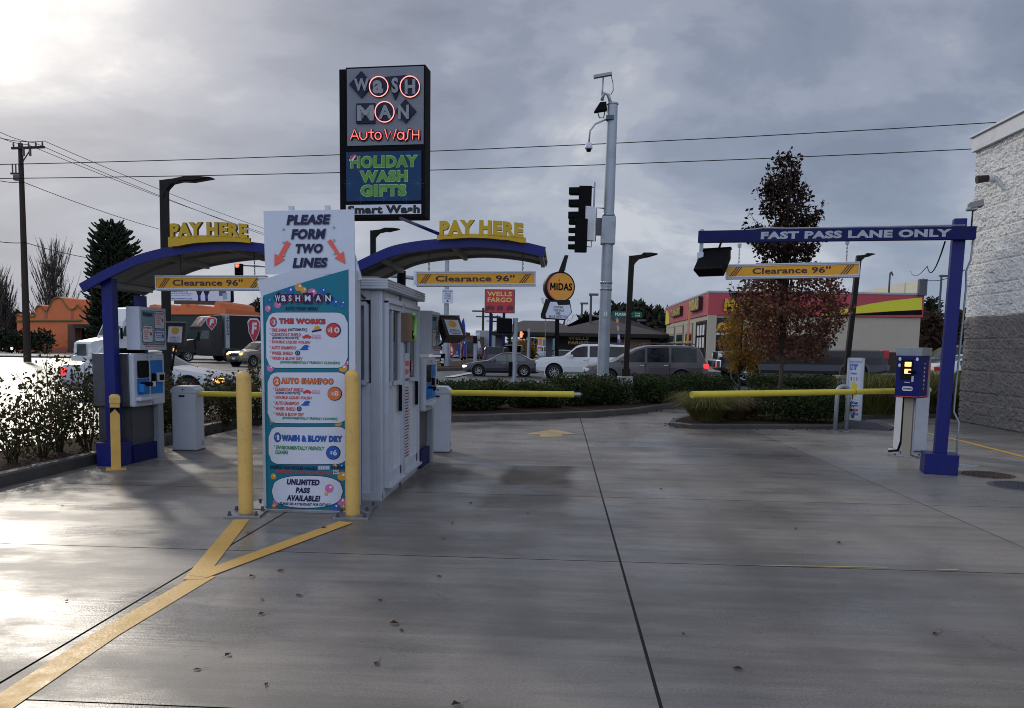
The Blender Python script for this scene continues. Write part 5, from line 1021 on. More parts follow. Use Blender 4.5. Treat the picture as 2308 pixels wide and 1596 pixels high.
for w_, x0, x1, y0, y1 in (('HOLIDAY', 212, 820, 932, 1036), ('WASH', 296, 722, 1066, 1166), ('GIFTS', 303, 713, 1194, 1296)):
    s.tx(w_, x0 - 5, x1 + 5, y0 - 5, y1 + 5, M['sign lime edge'], .030, bold=.075); s.tx(w_, x0, x1, y0, y1, M['sign green'], .034, bold=.055)
    n_ = len(w_); 
for (x, y, r) in ((200, 1185, 50), (820, 1180, 55), (300, 1315, 40), (510, 1315, 35), (715, 1315, 40), (740, 915, 25)):
    for k in range(4):
        an = PI * k / 4; dx, dy = math.cos(an) * r, math.sin(an) * r; s.pg([(x - dx - dy * .03, y - dy + dx * .03), (x + dx - dy * .03, y + dy + dx * .03), (x + dx + dy * .03, y + dy - dx * .03), (x - dx + dy * .03, y - dy - dx * .03)], M['snow blue'], .025 + k * .0005)
s.pg([(205, 965), (215, 930), (250, 918), (300, 945), (255, 935), (222, 970)], M['flag red'], .040); s.pg([(218, 970), (250, 930), (262, 936), (228, 985)], M['sign white'], .043); s.el(204, 972, 8, M['sign white'], .043); s.build('lettering', p2)
s = SignMB(f, z4); s.tx('Smart Wash', 185, 838, 1378, 1455, M['sign black'], .026, bold=.06); s.build('lettering', p3)
dm('rod blue', (.008, .010, .075), .9, var=.1, spec=.03)
# blue brace from the canopy to the pole sign
A = P(903, 492, 18); B = P(998, 531, 11.2); m = MB(); m.tube([(0, 0, 0), B - A], .034, M['rod blue'], 8, .024); o = m.build('brace', None, A); tag(o, 'dark blue rod slanting from the black pole sign down to the middle canopy', 'brace')

def lamp_post(label, px_b, px_t, py_t, Y, w, arm_px, base=None, z0=0.0):
    A = P(px_b, 800, Y); A = Vector((A.x, Y, z0)); top = P(px_t, py_t, Y); t = thing('street_lamp', label, 'street lamp', A, 0, 'dark lamp posts'); h = top.z - z0; lx = (top.x - A.x)
    m = MB(); w2 = w / 2; hb = base[1] if base else 0; vs = [(sx * w2 + (lx if k else lx * hb / h), sy * w2, h if k else hb) for k in (0, 1) for sx, sy in ((-1, -1), (1, -1), (1, 1), (-1, 1))]
    m.add(vs, [(3, 2, 1, 0), (4, 5, 6, 7), (0, 1, 5, 4), (1, 2, 6, 5), (2, 3, 7, 6), (3, 0, 4, 7)], M['dark bronze']); m.build('post', t)
    L_ = abs((P(arm_px, py_t, Y) - top).x); q = Vector((lx, 0, h)); m = MB(); 
    pf = [(0, -.42), (.10, -.20), (.22, -.08), (.45, -.03), (L_ * .6, -.04), (L_, .045), (L_, .06), (L_ * .75, .09), (L_ * .45, .09), (.25, .03), (0, .0)]
    m.prism([(q.x + a, q.z + b) for a, b in pf], -.10, .10, M['dark bronze'], FRONT); m.prism([(q.x + a, q.z + b + .012) for a, b in ((.4, -.03), (L_ * .6, -.03), (L_ * .97, .05), (L_ * .75, .07), (L_ * .45, .07))], -.15, .15, M['dark bronze'], FRONT); m.build('lamp_head', t)
    if base:
        m = MB(); m.lathe([(base[0], 0), (base[0] * .98, base[1]), (0, base[1])], M['concrete kerb'], 4, Rz(PI / 4)) if False else m.box((0, 0, base[1] / 2), (base[0], base[0], base[1]), M['concrete pale'], bev=.02); m.build('base_block', t)
        m = MB(); m.box((lx * base[1] / h, 0, base[1] + .11), (w * 1.6, w * 1.6, .22), M['dark bronze'], bev=.01); m.build('base_cover', t)
    return t
lamp_post('tall dark lamp post behind the left pay canopy, its head pointing right', 375, 370, 407, 20, .165, 481, z0=.1)
lamp_post('dark lamp post rising behind the middle canopy below the pole sign', 842, 841, 520, 28, .17, 901)
lamp_post('dark lamp post on a concrete block in the hedge, right of the signal pole', 1410, 1424, 577, 23.6, .15, 1482, (.42, .78), .1)
lamp_post('dark leaning lamp post at the right end of the right clearance sign', 1907, 1936, 576, 35, .19, 1971, (.8, .5), .2)

# traffic signal pole
Y = 28.0; A = Vector((P(1358, 850, Y).x, Y, 0)); top = P(1381, 236, Y); H = top.z; lx = top.x - A.x; ln = math.atan2(lx, H)
t = thing('signal_pole', 'thick grey steel signal pole with cameras on top, black traffic signals on its left', 'signal pole', A, 0, lean=ln)
H = math.hypot(H, lx); fz = lambda py: (P(1370, py, Y).z) ; ux = lambda px, py: P(px, py, Y).x - A.x - lx * (P(px, py, Y).z / top.z)
m = MB(); m.cyl((0, 0, 0), (0, 0, H), .205, M['galvanised'], .165, n=12); m.lathe([(.19, H), (.19, H + .04), (.0, H + .10)], M['steel'], 12)
for py in (488, 655, 640, 850): m.lathe([(.20, fz(py)), (.21, fz(py) + .02), (.21, fz(py) + .06), (.20, fz(py) + .08)], M['steel'], 12)
m.build('pole', t)
m = MB(); m.tube([(-.05, 0, H), (-.16, -.02, H + .30), (-.30, -.04, H + .35), (-.36, -.05, H + .12)], .055, M['galvanised'], 8); m.prism([(-.60, H - .25), (-.18, H - .18), (-.22, H + .06), (-.42, H + .04)], -.14, .14, M['black'], FRONT); m.tube([(-.50, 0, H - .2), (-.42, 0, H - .42), (-.28, 0, H - .42), (-.24, 0, H - .15)], .018, M['black'], 5); m.build('floodlight', t)
m = MB(); m.tube([(-.36, 0, H + .2), (-.34, 0, H + .85)], .03, M['galvanised'], 6); m.box((-.36, 0, H + .92), (.60, .16, .09), M['brushed'], ry=-.18); m.tube([(-.10, 0, H + .95), (-.02, 0, H + .7), (.0, 0, H + .45), (-.08, 0, H + .3)], .012, M['black'], 5); m.build('camera', t)
zk = fz(268); m = MB(); m.tube([(-.1, -.1, zk), (-.55, -.2, zk - .22), (-.72, -.22, zk - .45), (-.74, -.22, zk - .85)], .03, M['galvanised'], 6); m.box((-.08, -.1, zk), (.25, .25, .14), M['steel dark']); m.lathe([(.04, .2), (.10, .15), (.125, .02), (.12, -.02), (.0, -.02)], M['cabinet white'], 14, Tr(-.74, -.22, zk - 1.0)); m.lathe([(.085, -.02), (.07, -.10), (0, -.12)], M['black'], 12, Tr(-.74, -.22, zk - 1.0)); m.build('dome_camera', t)
def signal(parent, nm, x, y, zt, zb, w, n, face=-1, lit=None):
    """a signal head; face -1: visors towards -X"""
    m = MB(); m.box((x, y, (zt + zb) / 2), (w, w * .9, zt - zb), M['black'], bev=.02); k = (zt - zb) / n
    for i in range(n):
        zc_ = zt - (i + .5) * k
        for q in range(9):
            an = PI * (.0 + q / 8); m.bar((x + face * w * .45, y + math.cos(an) * k * .40, zc_ + math.sin(an) * k * .36), (x + face * (w * .45 + k * .9), y + math.cos(an) * k * .40, zc_ + math.sin(an) * k * .33), .02, k * .2, M['black'])
        m.box((x + face * (w * .45 + k * .40), y, zc_ + k * .1), (k * .8, k * .72, k * .55), M['black'])
    return m.build(nm, parent)
signal(t, 'traffic_signal', -.80, -.1, fz(423), fz(505), .42, 3); signal(t, 'traffic_signal', -.90, -.45, fz(500), fz(573), .40, 4)
m = MB(); m.box((-.62, -.35, (fz(470) + fz(545)) / 2), (.34, .06, fz(470) - fz(545)), M['white paint'], rz=.5); m.build('sign_plate', t)
m = MB(); m.tube([(-.50, -.1, fz(412)), (-.50, -.1, fz(545))], .03, M['galvanised'], 6); m.tube([(-.80, -.1, fz(424)), (-.5, -.1, fz(424))], .025, M['galvanised'], 6); m.tube([(-.75, -.2, fz(545)), (-.42, -.1, fz(545)), (-.42, -.1, fz(470)), (-.1, 0, fz(470))], .028, M['galvanised'], 6); m.box((-.28, -.03, fz(512)), (.24, .2, .55), M['steel dark']); m.box((.0, 0, fz(520)), (.47, .47, .9), M['galvanised'], bev=.03); m.tube([(-.7, -.4, fz(560)), (-.55, -.3, fz(560)), (-.55, -.3, fz(545))], .02, M['galvanised'], 5); m.build('bracket', t)
a, b = ux(1378, 708), ux(1446, 708); m = MB(); m.box(((a + b) / 2, -.10, fz(708)), (b - a, .02, .20), M['street green']); sp = m.build('street_name_sign', t); T = Tr(0, -.112, 0) @ FRONT
m = MB(); m.text('MARKET', a + .12, a + .68, fz(708) - .055, fz(708) + .055, M['bubble white'], T, .002, bold=.03); m.text('ST NE', b - .24, b - .06, fz(708) + .015, fz(708) + .06, M['bubble white'], T, .002, bold=.02); m.text('3900', b - .22, b - .06, fz(708) - .06, fz(708) - .015, M['bubble white'], T, .002, bold=.02); m.build('lettering', sp)
m = MB(); m.box((-.0, -.19, fz(708) - .0), (.14, .03, .24), M['galvanised']); m.text('11', -.05, .05, fz(708) - .07, fz(708) + .07, M['bubble white'], Tr(0, -.206, 0) @ FRONT, .002, bold=.03); m.build('plate', t)
# pedestrian signals
def ped(label, px0, px1, py0, py1, post_px, post_top, Y, wd, lit, base_z=0, box=None):
    A = Vector((P(post_px, 800, Y).x, Y, base_z)); t = thing('pedestrian_signal', label, 'pedestrian signal', A, 0, lean=.01); f = plane_px(A, 0); a = f(px0, py1); b = f(px1, py0); m = MB(); m.cyl((0, 0, 0), (0, 0, f(post_px, post_top)[1]), wd / 2, M['galvanised'], n=12); m.lathe([(wd * .58, f(post_px, post_top)[1] - .03), (wd * .58, f(post_px, post_top)[1])], M['galvanised'], 12); m.build('post', t)
    m = MB(); c = ((a[0] + b[0]) / 2, -.05, (a[1] + b[1]) / 2); m.box(c, (b[0] - a[0], .26, b[1] - a[1]), M['black'], bev=.03); m.box((c[0], -.19, c[2]), ((b[0] - a[0]) * .9, .02, (b[1] - a[1]) * .86), M['black'], bev=.005); h = m.build('head', t)
    if lit:
        x0 = a[0] + (b[0] - a[0]) * .20; m = MB(); T = Tr(0, -.203, 0) @ FRONT; k = b[1] - a[1]; cz = c[2]
        m.sheet([(x0 - k * .14, cz - k * .34), (x0 + k * .12, cz - k * .34), (x0 + k * .16, cz - k * .05), (x0 + k * .30, cz + .12 * k), (x0 + k * .24, cz + .18 * k), (x0 + k * .14, cz + .08 * k), (x0 + k * .12, cz + k * .38), (x0 - k * .14, cz + k * .40), (x0 - k * .18, cz - k * .1)], .0, M['red hand'], T); m.build('hand_symbol', h)
    if box: q0, q1 = f(*box[0]), f(*box[1]); m = MB(); m.box(((q0[0] + q1[0]) / 2, -.02, (q0[1] + q1[1]) / 2), (q1[0] - q0[0], .12, q0[1] - q1[1]), M['black'], bev=.01); m.build('push_button', t)
    return t
ped('black pedestrian signal head on a grey post in the hedge, seen from behind', 1119, 1153, 718, 752, 1159, 717, 26, .15, False, .1, ((1146, 816), (1153, 848)))
ped('black pedestrian signal showing a red hand, before the brown bank', 1171, 1187, 746, 764, 1190, 741, 52, .16, True)
ped('small black pedestrian signal on a post on the far traffic island', 1066, 1075, 758, 774, 1070, 772, 62, .22, False)

# far mast arm pole with signals
Y = 62.0; A = Vector((P(1004, 826, Y).x, Y, 0)); t = thing('mast_arm_pole', 'tall grey mast arm pole with a small white turn sign, beside the flags', 'signal pole', A, 0, lean=.01); f = plane_px(A, 0); zt = f(1009, 560)[1]
m = MB(); m.cyl((0, 0, 0), (0, 0, f(1004, 770)[1]), .30, M['galvanised'], .24, n=12); m.cyl((0, 0, f(1004, 770)[1]), (0, 0, zt), .20, M['galvanised'], .15, n=12); m.build('pole', t)
e = f(540, 602); s_ = f(1006, 634); m = MB(); m.tube([(0, 0, s_[1]), (e[0] * .5, 0, (s_[1] + e[1]) / 2 + .15), (e[0], 0, e[1])], .16, M['galvanised'], 8, .07); m.build('mast_arm', t)
def sig2(x0, x1, y0, y1, lit):
    a = f(x0, y1); b = f(x1, y0); m = MB(); m.box(((a[0] + b[0]) / 2, -.2, (a[1] + b[1]) / 2), (b[0] - a[0], .35, b[1] - a[1]), M['black'], bev=.04); k = (b[1] - a[1]) / 3
    for i in range(3): m.lathe([(k * .38, .17), (k * .38, .34)], M['black'], 12, Tr((a[0] + b[0]) / 2, -.2, b[1] - (i + .5) * k) @ FRONT)
    o = m.build('traffic_signal', t)
    if lit:
        c = ((a[0] + b[0]) / 2, b[1] - k / 2); r = k * .52; m = MB(); m.sheet(ell(c[0], c[1], r, r, 16), .56, M['red on'], FRONT); m.sheet([(c[0] - r * .7, c[1]), (c[0], c[1] + r * .6), (c[0] + r * .15, c[1] + r * .45), (c[0] - r * .25, c[1] + r * .1), (c[0] + r * .7, c[1] + r * .1), (c[0] + r * .7, c[1] - r * .1), (c[0] - r * .25, c[1] - r * .1), (c[0] + r * .15, c[1] - r * .45), (c[0], c[1] - r * .6)], .565, M['red hand'], FRONT); m.build('red_arrow', o)
sig2(531, 547, 600, 629, True); sig2(662, 680, 613, 640, False); sig2(895, 913, 612, 650, False)
a = f(996, 684); b = f(1021, 653); m = MB(); m.box(((a[0] + b[0]) / 2, -.26, (a[1] + b[1]) / 2), (b[0] - a[0], .03, b[1] - a[1]), M['sign white']); o = m.build('turn_sign', t); m = MB(); T = Tr(0, -.28, 0) @ FRONT; w = b[0] - a[0]; h = b[1] - a[1]
for k, x in enumerate(('RIGHT TURN', 'YIELD', 'TO PEDS', 'ON GREEN')): q = .42 if k == 0 else .30; m.text(x, (a[0] + b[0]) / 2 - w * q, (a[0] + b[0]) / 2 + w * q, b[1] - h * (.19 + .17 * k), b[1] - h * (.08 + .17 * k), M['text grey'], T, .002, bold=.03)
m.sheet(ell((a[0] + b[0]) / 2, a[1] + h * .16, h * .08, h * .08, 12), .002, M['text grey'], T); m.build('lettering', o)
a = f(931, 645); b = f(942, 613); m = MB(); m.box(((a[0] + b[0]) / 2, -.2, (a[1] + b[1]) / 2), (b[0] - a[0], .04, b[1] - a[1]), M['sign white']); m.text('O', a[0] + .1, b[0] - .05, a[1] + .12, a[1] + .38, M['text grey'], Tr(0, -.222, 0) @ FRONT, .002); m.build('sign_plate', t)

# bank pole sign and repair shop sign
z1 = zc(960, 480, 4.987); Y = 70.0; A = Vector((P(1127, 705, Y).x, Y, 0)); t = thing('bank_sign', 'square red bank sign with yellow lettering and a dark stagecoach, on slim posts', 'pole sign', A, 0); f = plane_px(A, 0); a = f(*z1(1114, 1418)); b = f(*z1(1484, 1133))
m = MB(); m.box(((a[0] + b[0]) / 2, 0, (a[1] + b[1]) / 2), (b[0] - a[0], .4, b[1] - a[1]), M['maroon'], bev=.02); m.box(((a[0] + b[0]) / 2, -.2, (a[1] + b[1]) / 2), (b[0] - a[0] - .12, .04, b[1] - a[1] - .12), M['wf red']); pn = m.build('panel', t)
m = MB()
for px in (1106, 1136): x = f(px, 700)[0]; m.cyl((x, 0, 0), (x, 0, a[1] + .2), .12, M['deep blue'], n=10)
m.build('post', t); s = SignMB(f, z1, Tr(0, -.225, 0) @ FRONT); s.tx('WELLS', 1148, 1448, 1160, 1216, M['wf gold'], .004, bold=.03); s.tx('FARGO', 1152, 1446, 1230, 1288, M['wf gold'], .004, bold=.03)
for cx, w_ in ((1185, 62), (1305, 42), (1425, 45)):
    s.pg([(cx - w_, 1385), (cx - w_ * .8, 1340), (cx - w_ * .2, 1325), (cx + w_ * .4, 1332), (cx + w_, 1345), (cx + w_ * .8, 1372), (cx + w_ * .5, 1400), (cx + w_ * .2, 1378), (cx - w_ * .3, 1380), (cx - w_ * .6, 1402)], M['wf silhouette'], .003)  # stagecoach and horses printed as dark silhouettes
s.build('lettering', pn)
Y = 55.0; A = Vector((P(1266, 800, Y).x, Y, 0)); t = thing('repair_shop_sign', 'round orange sign in a dark rim above a white letter board', 'pole sign', A, 0); f = plane_px(A, 0)
c = f(*z1(2035, 1100)); r = f(*z1(2215, 1100))[0] - c[0]
m = MB(); m.lathe([(r, -.05), (r, .06)], M['dark bronze'], 36, Tr(c[0], 0, c[1]) @ FRONT); T = Tr(c[0], -.03, c[1]) @ Rz(.28) @ FRONT; m = MB(); m.lathe([(r * 1.02, -.75), (r * 1.04, -.7), (r * 1.04, .0), (r * .98, .04), (r * .93, .03)], M['dark bronze'], 40, T); m.sheet(ell(0, 0, r * 1.02, r * 1.02, 40), -.74, M['dark bronze'], T @ Matrix.Rotation(PI, 4, 'Y') @ Tr(0, 0, 1.48)); m.build('rim', t)
m = MB(); m.sheet(ell(0, 0, r * .95, r * .95, 40), .03, M['midas pink'], T); m.sheet(ell(.06 * r, 0, r * .88, r * .92, 36), .034, M['midas orange'], T); fc = m.build('face', t)
m = MB(); mx0 = -r * .74; mw_ = r * .40; mh0, mh1 = -r * .24, r * .26; m.sheet([(mx0, mh0), (mx0 + mw_ * .24, mh0), (mx0 + mw_ * .26, mh1 - r * .26), (mx0 + mw_ * .5, mh0 + r * .10), (mx0 + mw_ * .74, mh1 - r * .26), (mx0 + mw_ * .76, mh0), (mx0 + mw_, mh0), (mx0 + mw_ * .96, mh1), (mx0 + mw_ * .72, mh1), (mx0 + mw_ * .5, mh1 - r * .26), (mx0 + mw_ * .28, mh1), (mx0 + mw_ * .04, mh1)], .045, M['black'], T); m.text('IDAS', -r * .29, r * .82, -r * .24, r * .26, M['black'], T, .045, bold=.035); m.sheet([(-r * .16, r * .38), (-r * .09, r * .34), (-r * .03, r * .40), (-r * .08, r * .56)], .045, M['red ink'], T); m.build('lettering', fc)
s = SignMB(f, z1); s.pg([(2010, 920), (2088, 715), (2134, 718), (2080, 920)], M['dark bronze'], -.15, .3); s.pg([(2080, 900), (2110, 780), (2116, 782), (2094, 905)], M['steel'], -.12, .2); s.build('tail', t)
s = SignMB(f, z1); s.pg([(1905, 1262), (2150, 1262), (2176, 1412), (2095, 1505), (1845, 1490), (1840, 1440)], M['dark bronze'], -.25, .5); s.pg([(1858, 1245), (1912, 1262), (1850, 1440), (1860, 1482), (1840, 1492), (1800, 1480), (1796, 1440)], M['dark bronze'], -.28, .58); s.pg([(2084, 1490), (2100, 1488), (2092, 1560), (2060, 1560)], M['steel dark'], -.1, .2); fr = s.build('board_frame', t)
s = SignMB(f, z1); s.pg([(1912, 1285), (1990, 1285), (2010, 1325), (2150, 1320), (2168, 1412), (2098, 1490), (1862, 1478), (1855, 1440)], M['sign white'], .26); bd = s.build('letter_board', t)
s = SignMB(f, z1)
for x, x0, x1, y in (('GOODYEAR', 1952, 2072, 1350), ('TIRE SALE', 1950, 2078, 1388), ('FREE', 1978, 2036, 1426), ('BRAKE INSPECTION', 1897, 2118, 1463)): s.tx(x, x0, x1, y - 15, y + 15, M['text grey'], .265, bold=.03)
s.build('lettering', bd)
x0, x1 = f(*z1(1972, 1500))[0], f(*z1(2022, 1500))[0]; m = MB(); m.box(((x0 + x1) / 2, 0, f(*z1(2000, 1500))[1] / 2), (x1 - x0, .4, f(*z1(2000, 1500))[1]), M['black']); m.build('post', t)

# utility pole and overhead wires
Y = 60.0; A = Vector((P(62, 815, Y).x, Y, 0)); top = P(46, 323, Y); t = thing('utility_pole', 'tall wooden utility pole with a crossarm, left of the orange building', 'utility pole', A, 0, lean=math.atan2(top.x - A.x, top.z)); H = math.hypot(top.z, top.x - A.x); m = MB(); m.cyl((0, 0, 0), (0, 0, H), .27, M['wood pole'], .16, n=12); m.build('pole', t)
m = MB(); m.box((.7, -.2, H - .35), (2.5, .14, .16), M['wood pole'], ry=-.05); m.bar((.1, -.2, H - 1.6), (.9, -.2, H - .45), .06, .06, M['wood pole']); ca = m.build('crossarm', t)
for x in (-.4, .15, .75, 1.3, 1.8): m = MB(); m.lathe([(.05, 0), (.07, .1), (.05, .25), (.02, .32)], M['steel dark'], 8, Tr(x, -.2, H - .28 + x * .05)); m.build('insulator', ca)
m = MB()
for x in (.4, .9): m.cyl((x, -.28, H - .45), (x, -.28, H - .95), .09, M['steel dark'], n=8)
m.box((-.3, -.1, H - 2.2), (.9, .12, .12), M['wood pole'])
for x in (-.6, -.35, -.1): m.cyl((x, -.1, H - 2.15), (x, -.1, H - 1.5), .05, M['steel dark'], n=8)
m.box((-.25, -.1, H - 2.5), (.5, .3, .4), M['steel dark'], bev=.05); m.build('fuse_rack', t)
def wire(label, pts, r, sag=0.0):
    """a wire strung through the given points with a little sag in each span"""
    m = MB(); A = Vector(pts[0]); out = []
    for k in range(len(pts) - 1):
        a, b = Vector(pts[k]), Vector(pts[k + 1])
        for i in range(10 + (k == len(pts) - 2)): f_ = i / 10; out.append(a.lerp(b, f_) - Vector((0, 0, 4 * sag * f_ * (1 - f_))) - A)
    m.tube(out, r, M['black'], 5); return tag(m.build('overhead_wire', None, A), label, 'overhead wire', 'overhead wires')
wire('upper of the two long black wires crossing behind the pole sign', [P(-400, 378, 33), P(2650, 250, 33)], .017, .35); wire('lower of the two long black wires crossing behind the pole sign', [P(-400, 405, 33), P(2650, 312, 33)], .017, .35)
for k, (a, b, c) in enumerate((((-60, 262), (78, 322), (640, 545)), ((-60, 275), (62, 326), (640, 540)), ((-60, 292), (100, 318), (640, 530)))):
    wire(('one of the three thin wires running through the crossarm of the utility pole'), [P(*a, 50), P(*b, 59.8), P(*c, 92)], .022, .3)
wire('black wire sloping from the left edge past the utility pole to the left lamp post', [P(-60, 384, 55), P(51, 410, 59.8), P(420, 532, 90)], .026, .3)
wire('low wire from the left edge past the utility pole to the dark spiky tree', [P(-60, 530, 56), P(57, 547, 59.7), P(250, 588, 84)], .028, .2)
wire('thin wire drooping from the blue arm to the repair shop roof', [P(2130, 545, 12.4), P(2090, 600, 25), P(2052, 611, 58)], .012, .3)
wire('thin pale wire between the repair shop and the block building', [P(2080, 628, 58), P(2175, 608, 40)], .02, .3)

# utility poles far down the street
t0 = None
for px, pt, pb, Y in ((1088, 694, 800, 150), (1108, 708, 798, 190), (1120, 711, 796, 210)):
    A = P(px, pb, Y); A.z = 0; h = P(px, pt, Y).z; lab = {1088: 'far wooden utility pole standing tallest above the street, left of the bank sign post', 1108: 'far utility pole, left of the pair beyond the box truck', 1120: 'far utility pole, right of the pair beyond the box truck'}[px]
    t = thing('utility_pole', lab, 'utility pole', A, 0, 'far utility poles'); m = MB(); m.cyl((0, 0, 0), (0, 0, h), .2, M['wood pole'], n=8); m.build('pole', t); m = MB(); m.box((0, 0, h - .6), (4.0, .2, .25), M['wood pole']); m.box((0, 0, h - 1.6), (2.6, .2, .2), M['wood pole']); m.build('crossarm', t)
for px, pt, pb, Y, lab in ((1438, 722, 790, 90, 'thin far lamp pole left of the bank trees'), (1330, 664, 760, 80, 'thin grey lamp pole just left of the signal pole'), (2110, 622, 800, 90, 'thin far lamp pole between the repair shop and the blue post'), (1310, 684, 760, 95, 'thin far lamp pole behind the round orange sign')):
    A = P(px, pb, Y); A.z = 0; h = P(px, pt, Y).z; t = thing('lamp_pole', lab, 'lamp pole', A, 0, 'thin lamp poles in the background'); m = MB(); m.cyl((0, 0, 0), (0, 0, h), .11, M['steel dark'], n=8); m.build('pole', t); m = MB(); m.box((.25, 0, h), (.9, .4, .2), M['steel dark']); m.build('lamp_head', t)
# ---------------------------------------------------------------- feather flags, boards
zf = zc(1040, 760, 9.975)
def feather(label, zz, poly, pole, Y, mt_, extras, txt=None):
    q = P(*zz(*pole[0]), Y); A = Vector((q.x, Y, 0)); t = thing('feather_flag', label, 'flag', A, 0, 'feather flags'); f = plane_px(A, 0); m = MB(); pts = [(0, 0, 0)] + [(f(*zz(*p))[0], 0, f(*zz(*p))[1]) for p in pole]; m.tube(pts, .02, M['steel'], 5); m.build('pole', t)
    s = SignMB(f, zz); s.pg(poly, M[mt_], .0, .012)
    for pl, c in extras: s.pg(pl, M[c], .014)
    s.build('banner', t)
    if txt: s = SignMB(f, zz); [s.tx(*a, M['bubble white'], .017, bold=.04) for a in txt]; s.build('lettering', t)
feather('tall blue feather flag, right one of the two blue flags', zf, [(920, 160), (945, 300), (975, 800), (972, 1080), (905, 1080), (908, 1000), (930, 790), (890, 560), (868, 420), (868, 250)], [(982, 1210), (978, 800), (950, 330), (920, 160)], 62, 'flag blue', [([(905, 1000), (928, 860), (935, 900), (915, 1080), (905, 1080)], 'flag red'), ([(915, 760), (932, 730), (955, 770), (930, 795)], 'flag white')], [('OPEN', 880, 905, 430, 560)])
feather('narrower blue feather flag, left one of the two blue flags', zf, [(832, 480), (836, 800), (840, 1170), (820, 1165), (780, 1040), (760, 800), (772, 560)], [(820, 1250), (838, 820), (832, 480)], 62, 'flag blue', [([(790, 620), (800, 620), (805, 800), (795, 800)], 'flag white')])
feather('red and white feather flag beside the grey mast arm pole', zf, [(572, 760), (610, 760), (660, 880), (692, 990), (684, 1060), (596, 1145), (572, 1050)], [(590, 1300), (575, 1000), (572, 750)], 60, 'flag red', [([(600, 850), (632, 870), (655, 930), (640, 1000), (600, 960)], 'flag white'), ([(600, 1010), (660, 1030), (670, 1050), (610, 1060)], 'flag white'), ([(690, 1010), (684, 1060), (596, 1145), (590, 1100)], 'flag blue')])
zv = zc(1420, 660, 4.694)
feather('wavy purple and yellow feather flag before the bank', zv, [(388, 545), (418, 538), (432, 650), (428, 720), (455, 825), (410, 830), (412, 720), (400, 620)], [(440, 900), (425, 700), (405, 535)], 58, 'flag purple', [([(392, 560), (420, 555), (426, 590), (398, 600)], 'sign yellow'), ([(402, 630), (432, 650), (430, 690), (408, 690)], 'sign yellow'), ([(414, 740), (434, 740), (442, 790), (412, 790)], 'flag white')])
feather('thin orange and yellow feather flag before the red fascia', zv, [(1225, 470), (1246, 480), (1240, 640), (1222, 850), (1196, 850), (1210, 700)], [(1205, 900), (1225, 640), (1236, 425)], 54, 'flag orange', [([(1206, 740), (1222, 740), (1216, 850), (1198, 850)], 'sign yellow')])
A = Vector((P(*zf(385, 1330), 61).x, 61, .1)); f = plane_px(A, 0); t = thing('sidewalk_sign', 'black sidewalk board with white lettering beside the grey mast arm pole', 'sidewalk board', A, 0); s = SignMB(f, zf); s.pg([(375, 1030), (470, 1030), (440, 1335), (325, 1335)], M['black'], 0, .1); s.build('panel', t); s = SignMB(f, zf); s.tx('TIRE', 368, 440, 1150, 1200, M['bubble white'], .11, bold=.06); s.tx('SALE', 358, 438, 1215, 1265, M['bubble white'], .11, bold=.06); s.el(350, 1310, 18, M['sign yellow'], .11); s.build('lettering', t)
A = Vector((P(*zf(1232, 1180), 66).x, 66, 0)); f = plane_px(A, 0); t = thing('speed_limit_sign', 'small white speed limit sign on a thin post beyond the traffic island', 'road sign', A, 0); s = SignMB(f, zf); s.pg([(1215, 495), (1310, 495), (1305, 680), (1215, 680)], M['sign white'], .03, .02); s.tx('25', 1218, 1300, 590, 670, M['text grey'], .055, bold=.04); s.tx('SPEED', 1225, 1300, 505, 535, M['text grey'], .055); s.build('plate', t); m = MB(); m.cyl((0, .05, 0), (0, .05, f(*zf(1250, 560))[1]), .04, M['galvanised'], n=8); m.build('post', t)
A = Vector((P(1228, 800, 64).x, 64, 0)); f = plane_px(A, 0); t = thing('flag', 'small striped flag on a thin pole left of the round orange sign', 'flag', A, 0); s = SignMB(f, z1)
for k in range(7): s.pg([(1798 + k * 2, 1290 + k * 5 - 55 + k * 4), (1838, 1235 + k * 13), (1836, 1241 + k * 13), (1799 + k * 2, 1296 + k * 5 - 55 + k * 4)], M['flag red' if k % 2 == 0 else 'flag white'], 0.0, .01)
s.build('cloth', t); m = MB(); m.cyl((0, 0, 0), (0, 0, f(*z1(1838, 1225))[1]), .03, M['steel'], n=6); m.build('pole', t)

# ================================================================ BUILDINGS
# repair shop with red fascia
A = Vector((P(1594, 800, 56).x, 56, .18)); f = plane_px(A, 0); t = thing('repair_shop', 'beige repair shop with a red fascia and a yellow swoosh, behind the dark pickup', 'building', A, 0); W = f(2076, 700)[0]; D = 22; zt = f(1800, 662)[1]; zm = f(1800, 712)[1]
m = MB(); m.box((W / 2, D / 2, zm / 2 + .4), (W, D, zm - .8 + .02), M['beige']); m.box((W / 2, D / 2 - .005, .4), (W + .01, D + .01, .8), M['beige dark']); wl = m.build('wall', t)
m = MB(); m.box((W / 2, D / 2 - .08, (zt + zm) / 2), (W + .16, D + .16, zt - zm), M['midas red'])
for k in range(1, 6): m.box((W / 2, D / 2 - .08, zm + (zt - zm) * k / 6), (W + .175, D + .175, .02), M['wf red'])
m.box((W / 2, D / 2 - .08, zt + .06), (W + .24, D + .24, .12), M['galvanised']); fa = m.build('fascia', t)
zq = zc(2030, 640, 4.314); s = SignMB(f, zq, Tr(0, -.17, 0) @ FRONT); s.pg([(20, 555), (-160, 580), (-100, 555), (30, 520), (270, 466), (400, 440), (600, 408), (941, 374), (941, 502), (600, 520), (260, 540)], M['lime'], .012); s.pg([(-120, 582), (100, 556), (300, 545), (600, 522), (941, 506), (941, 556), (300, 560)], M['black'], .010); s.build('swoosh', fa)
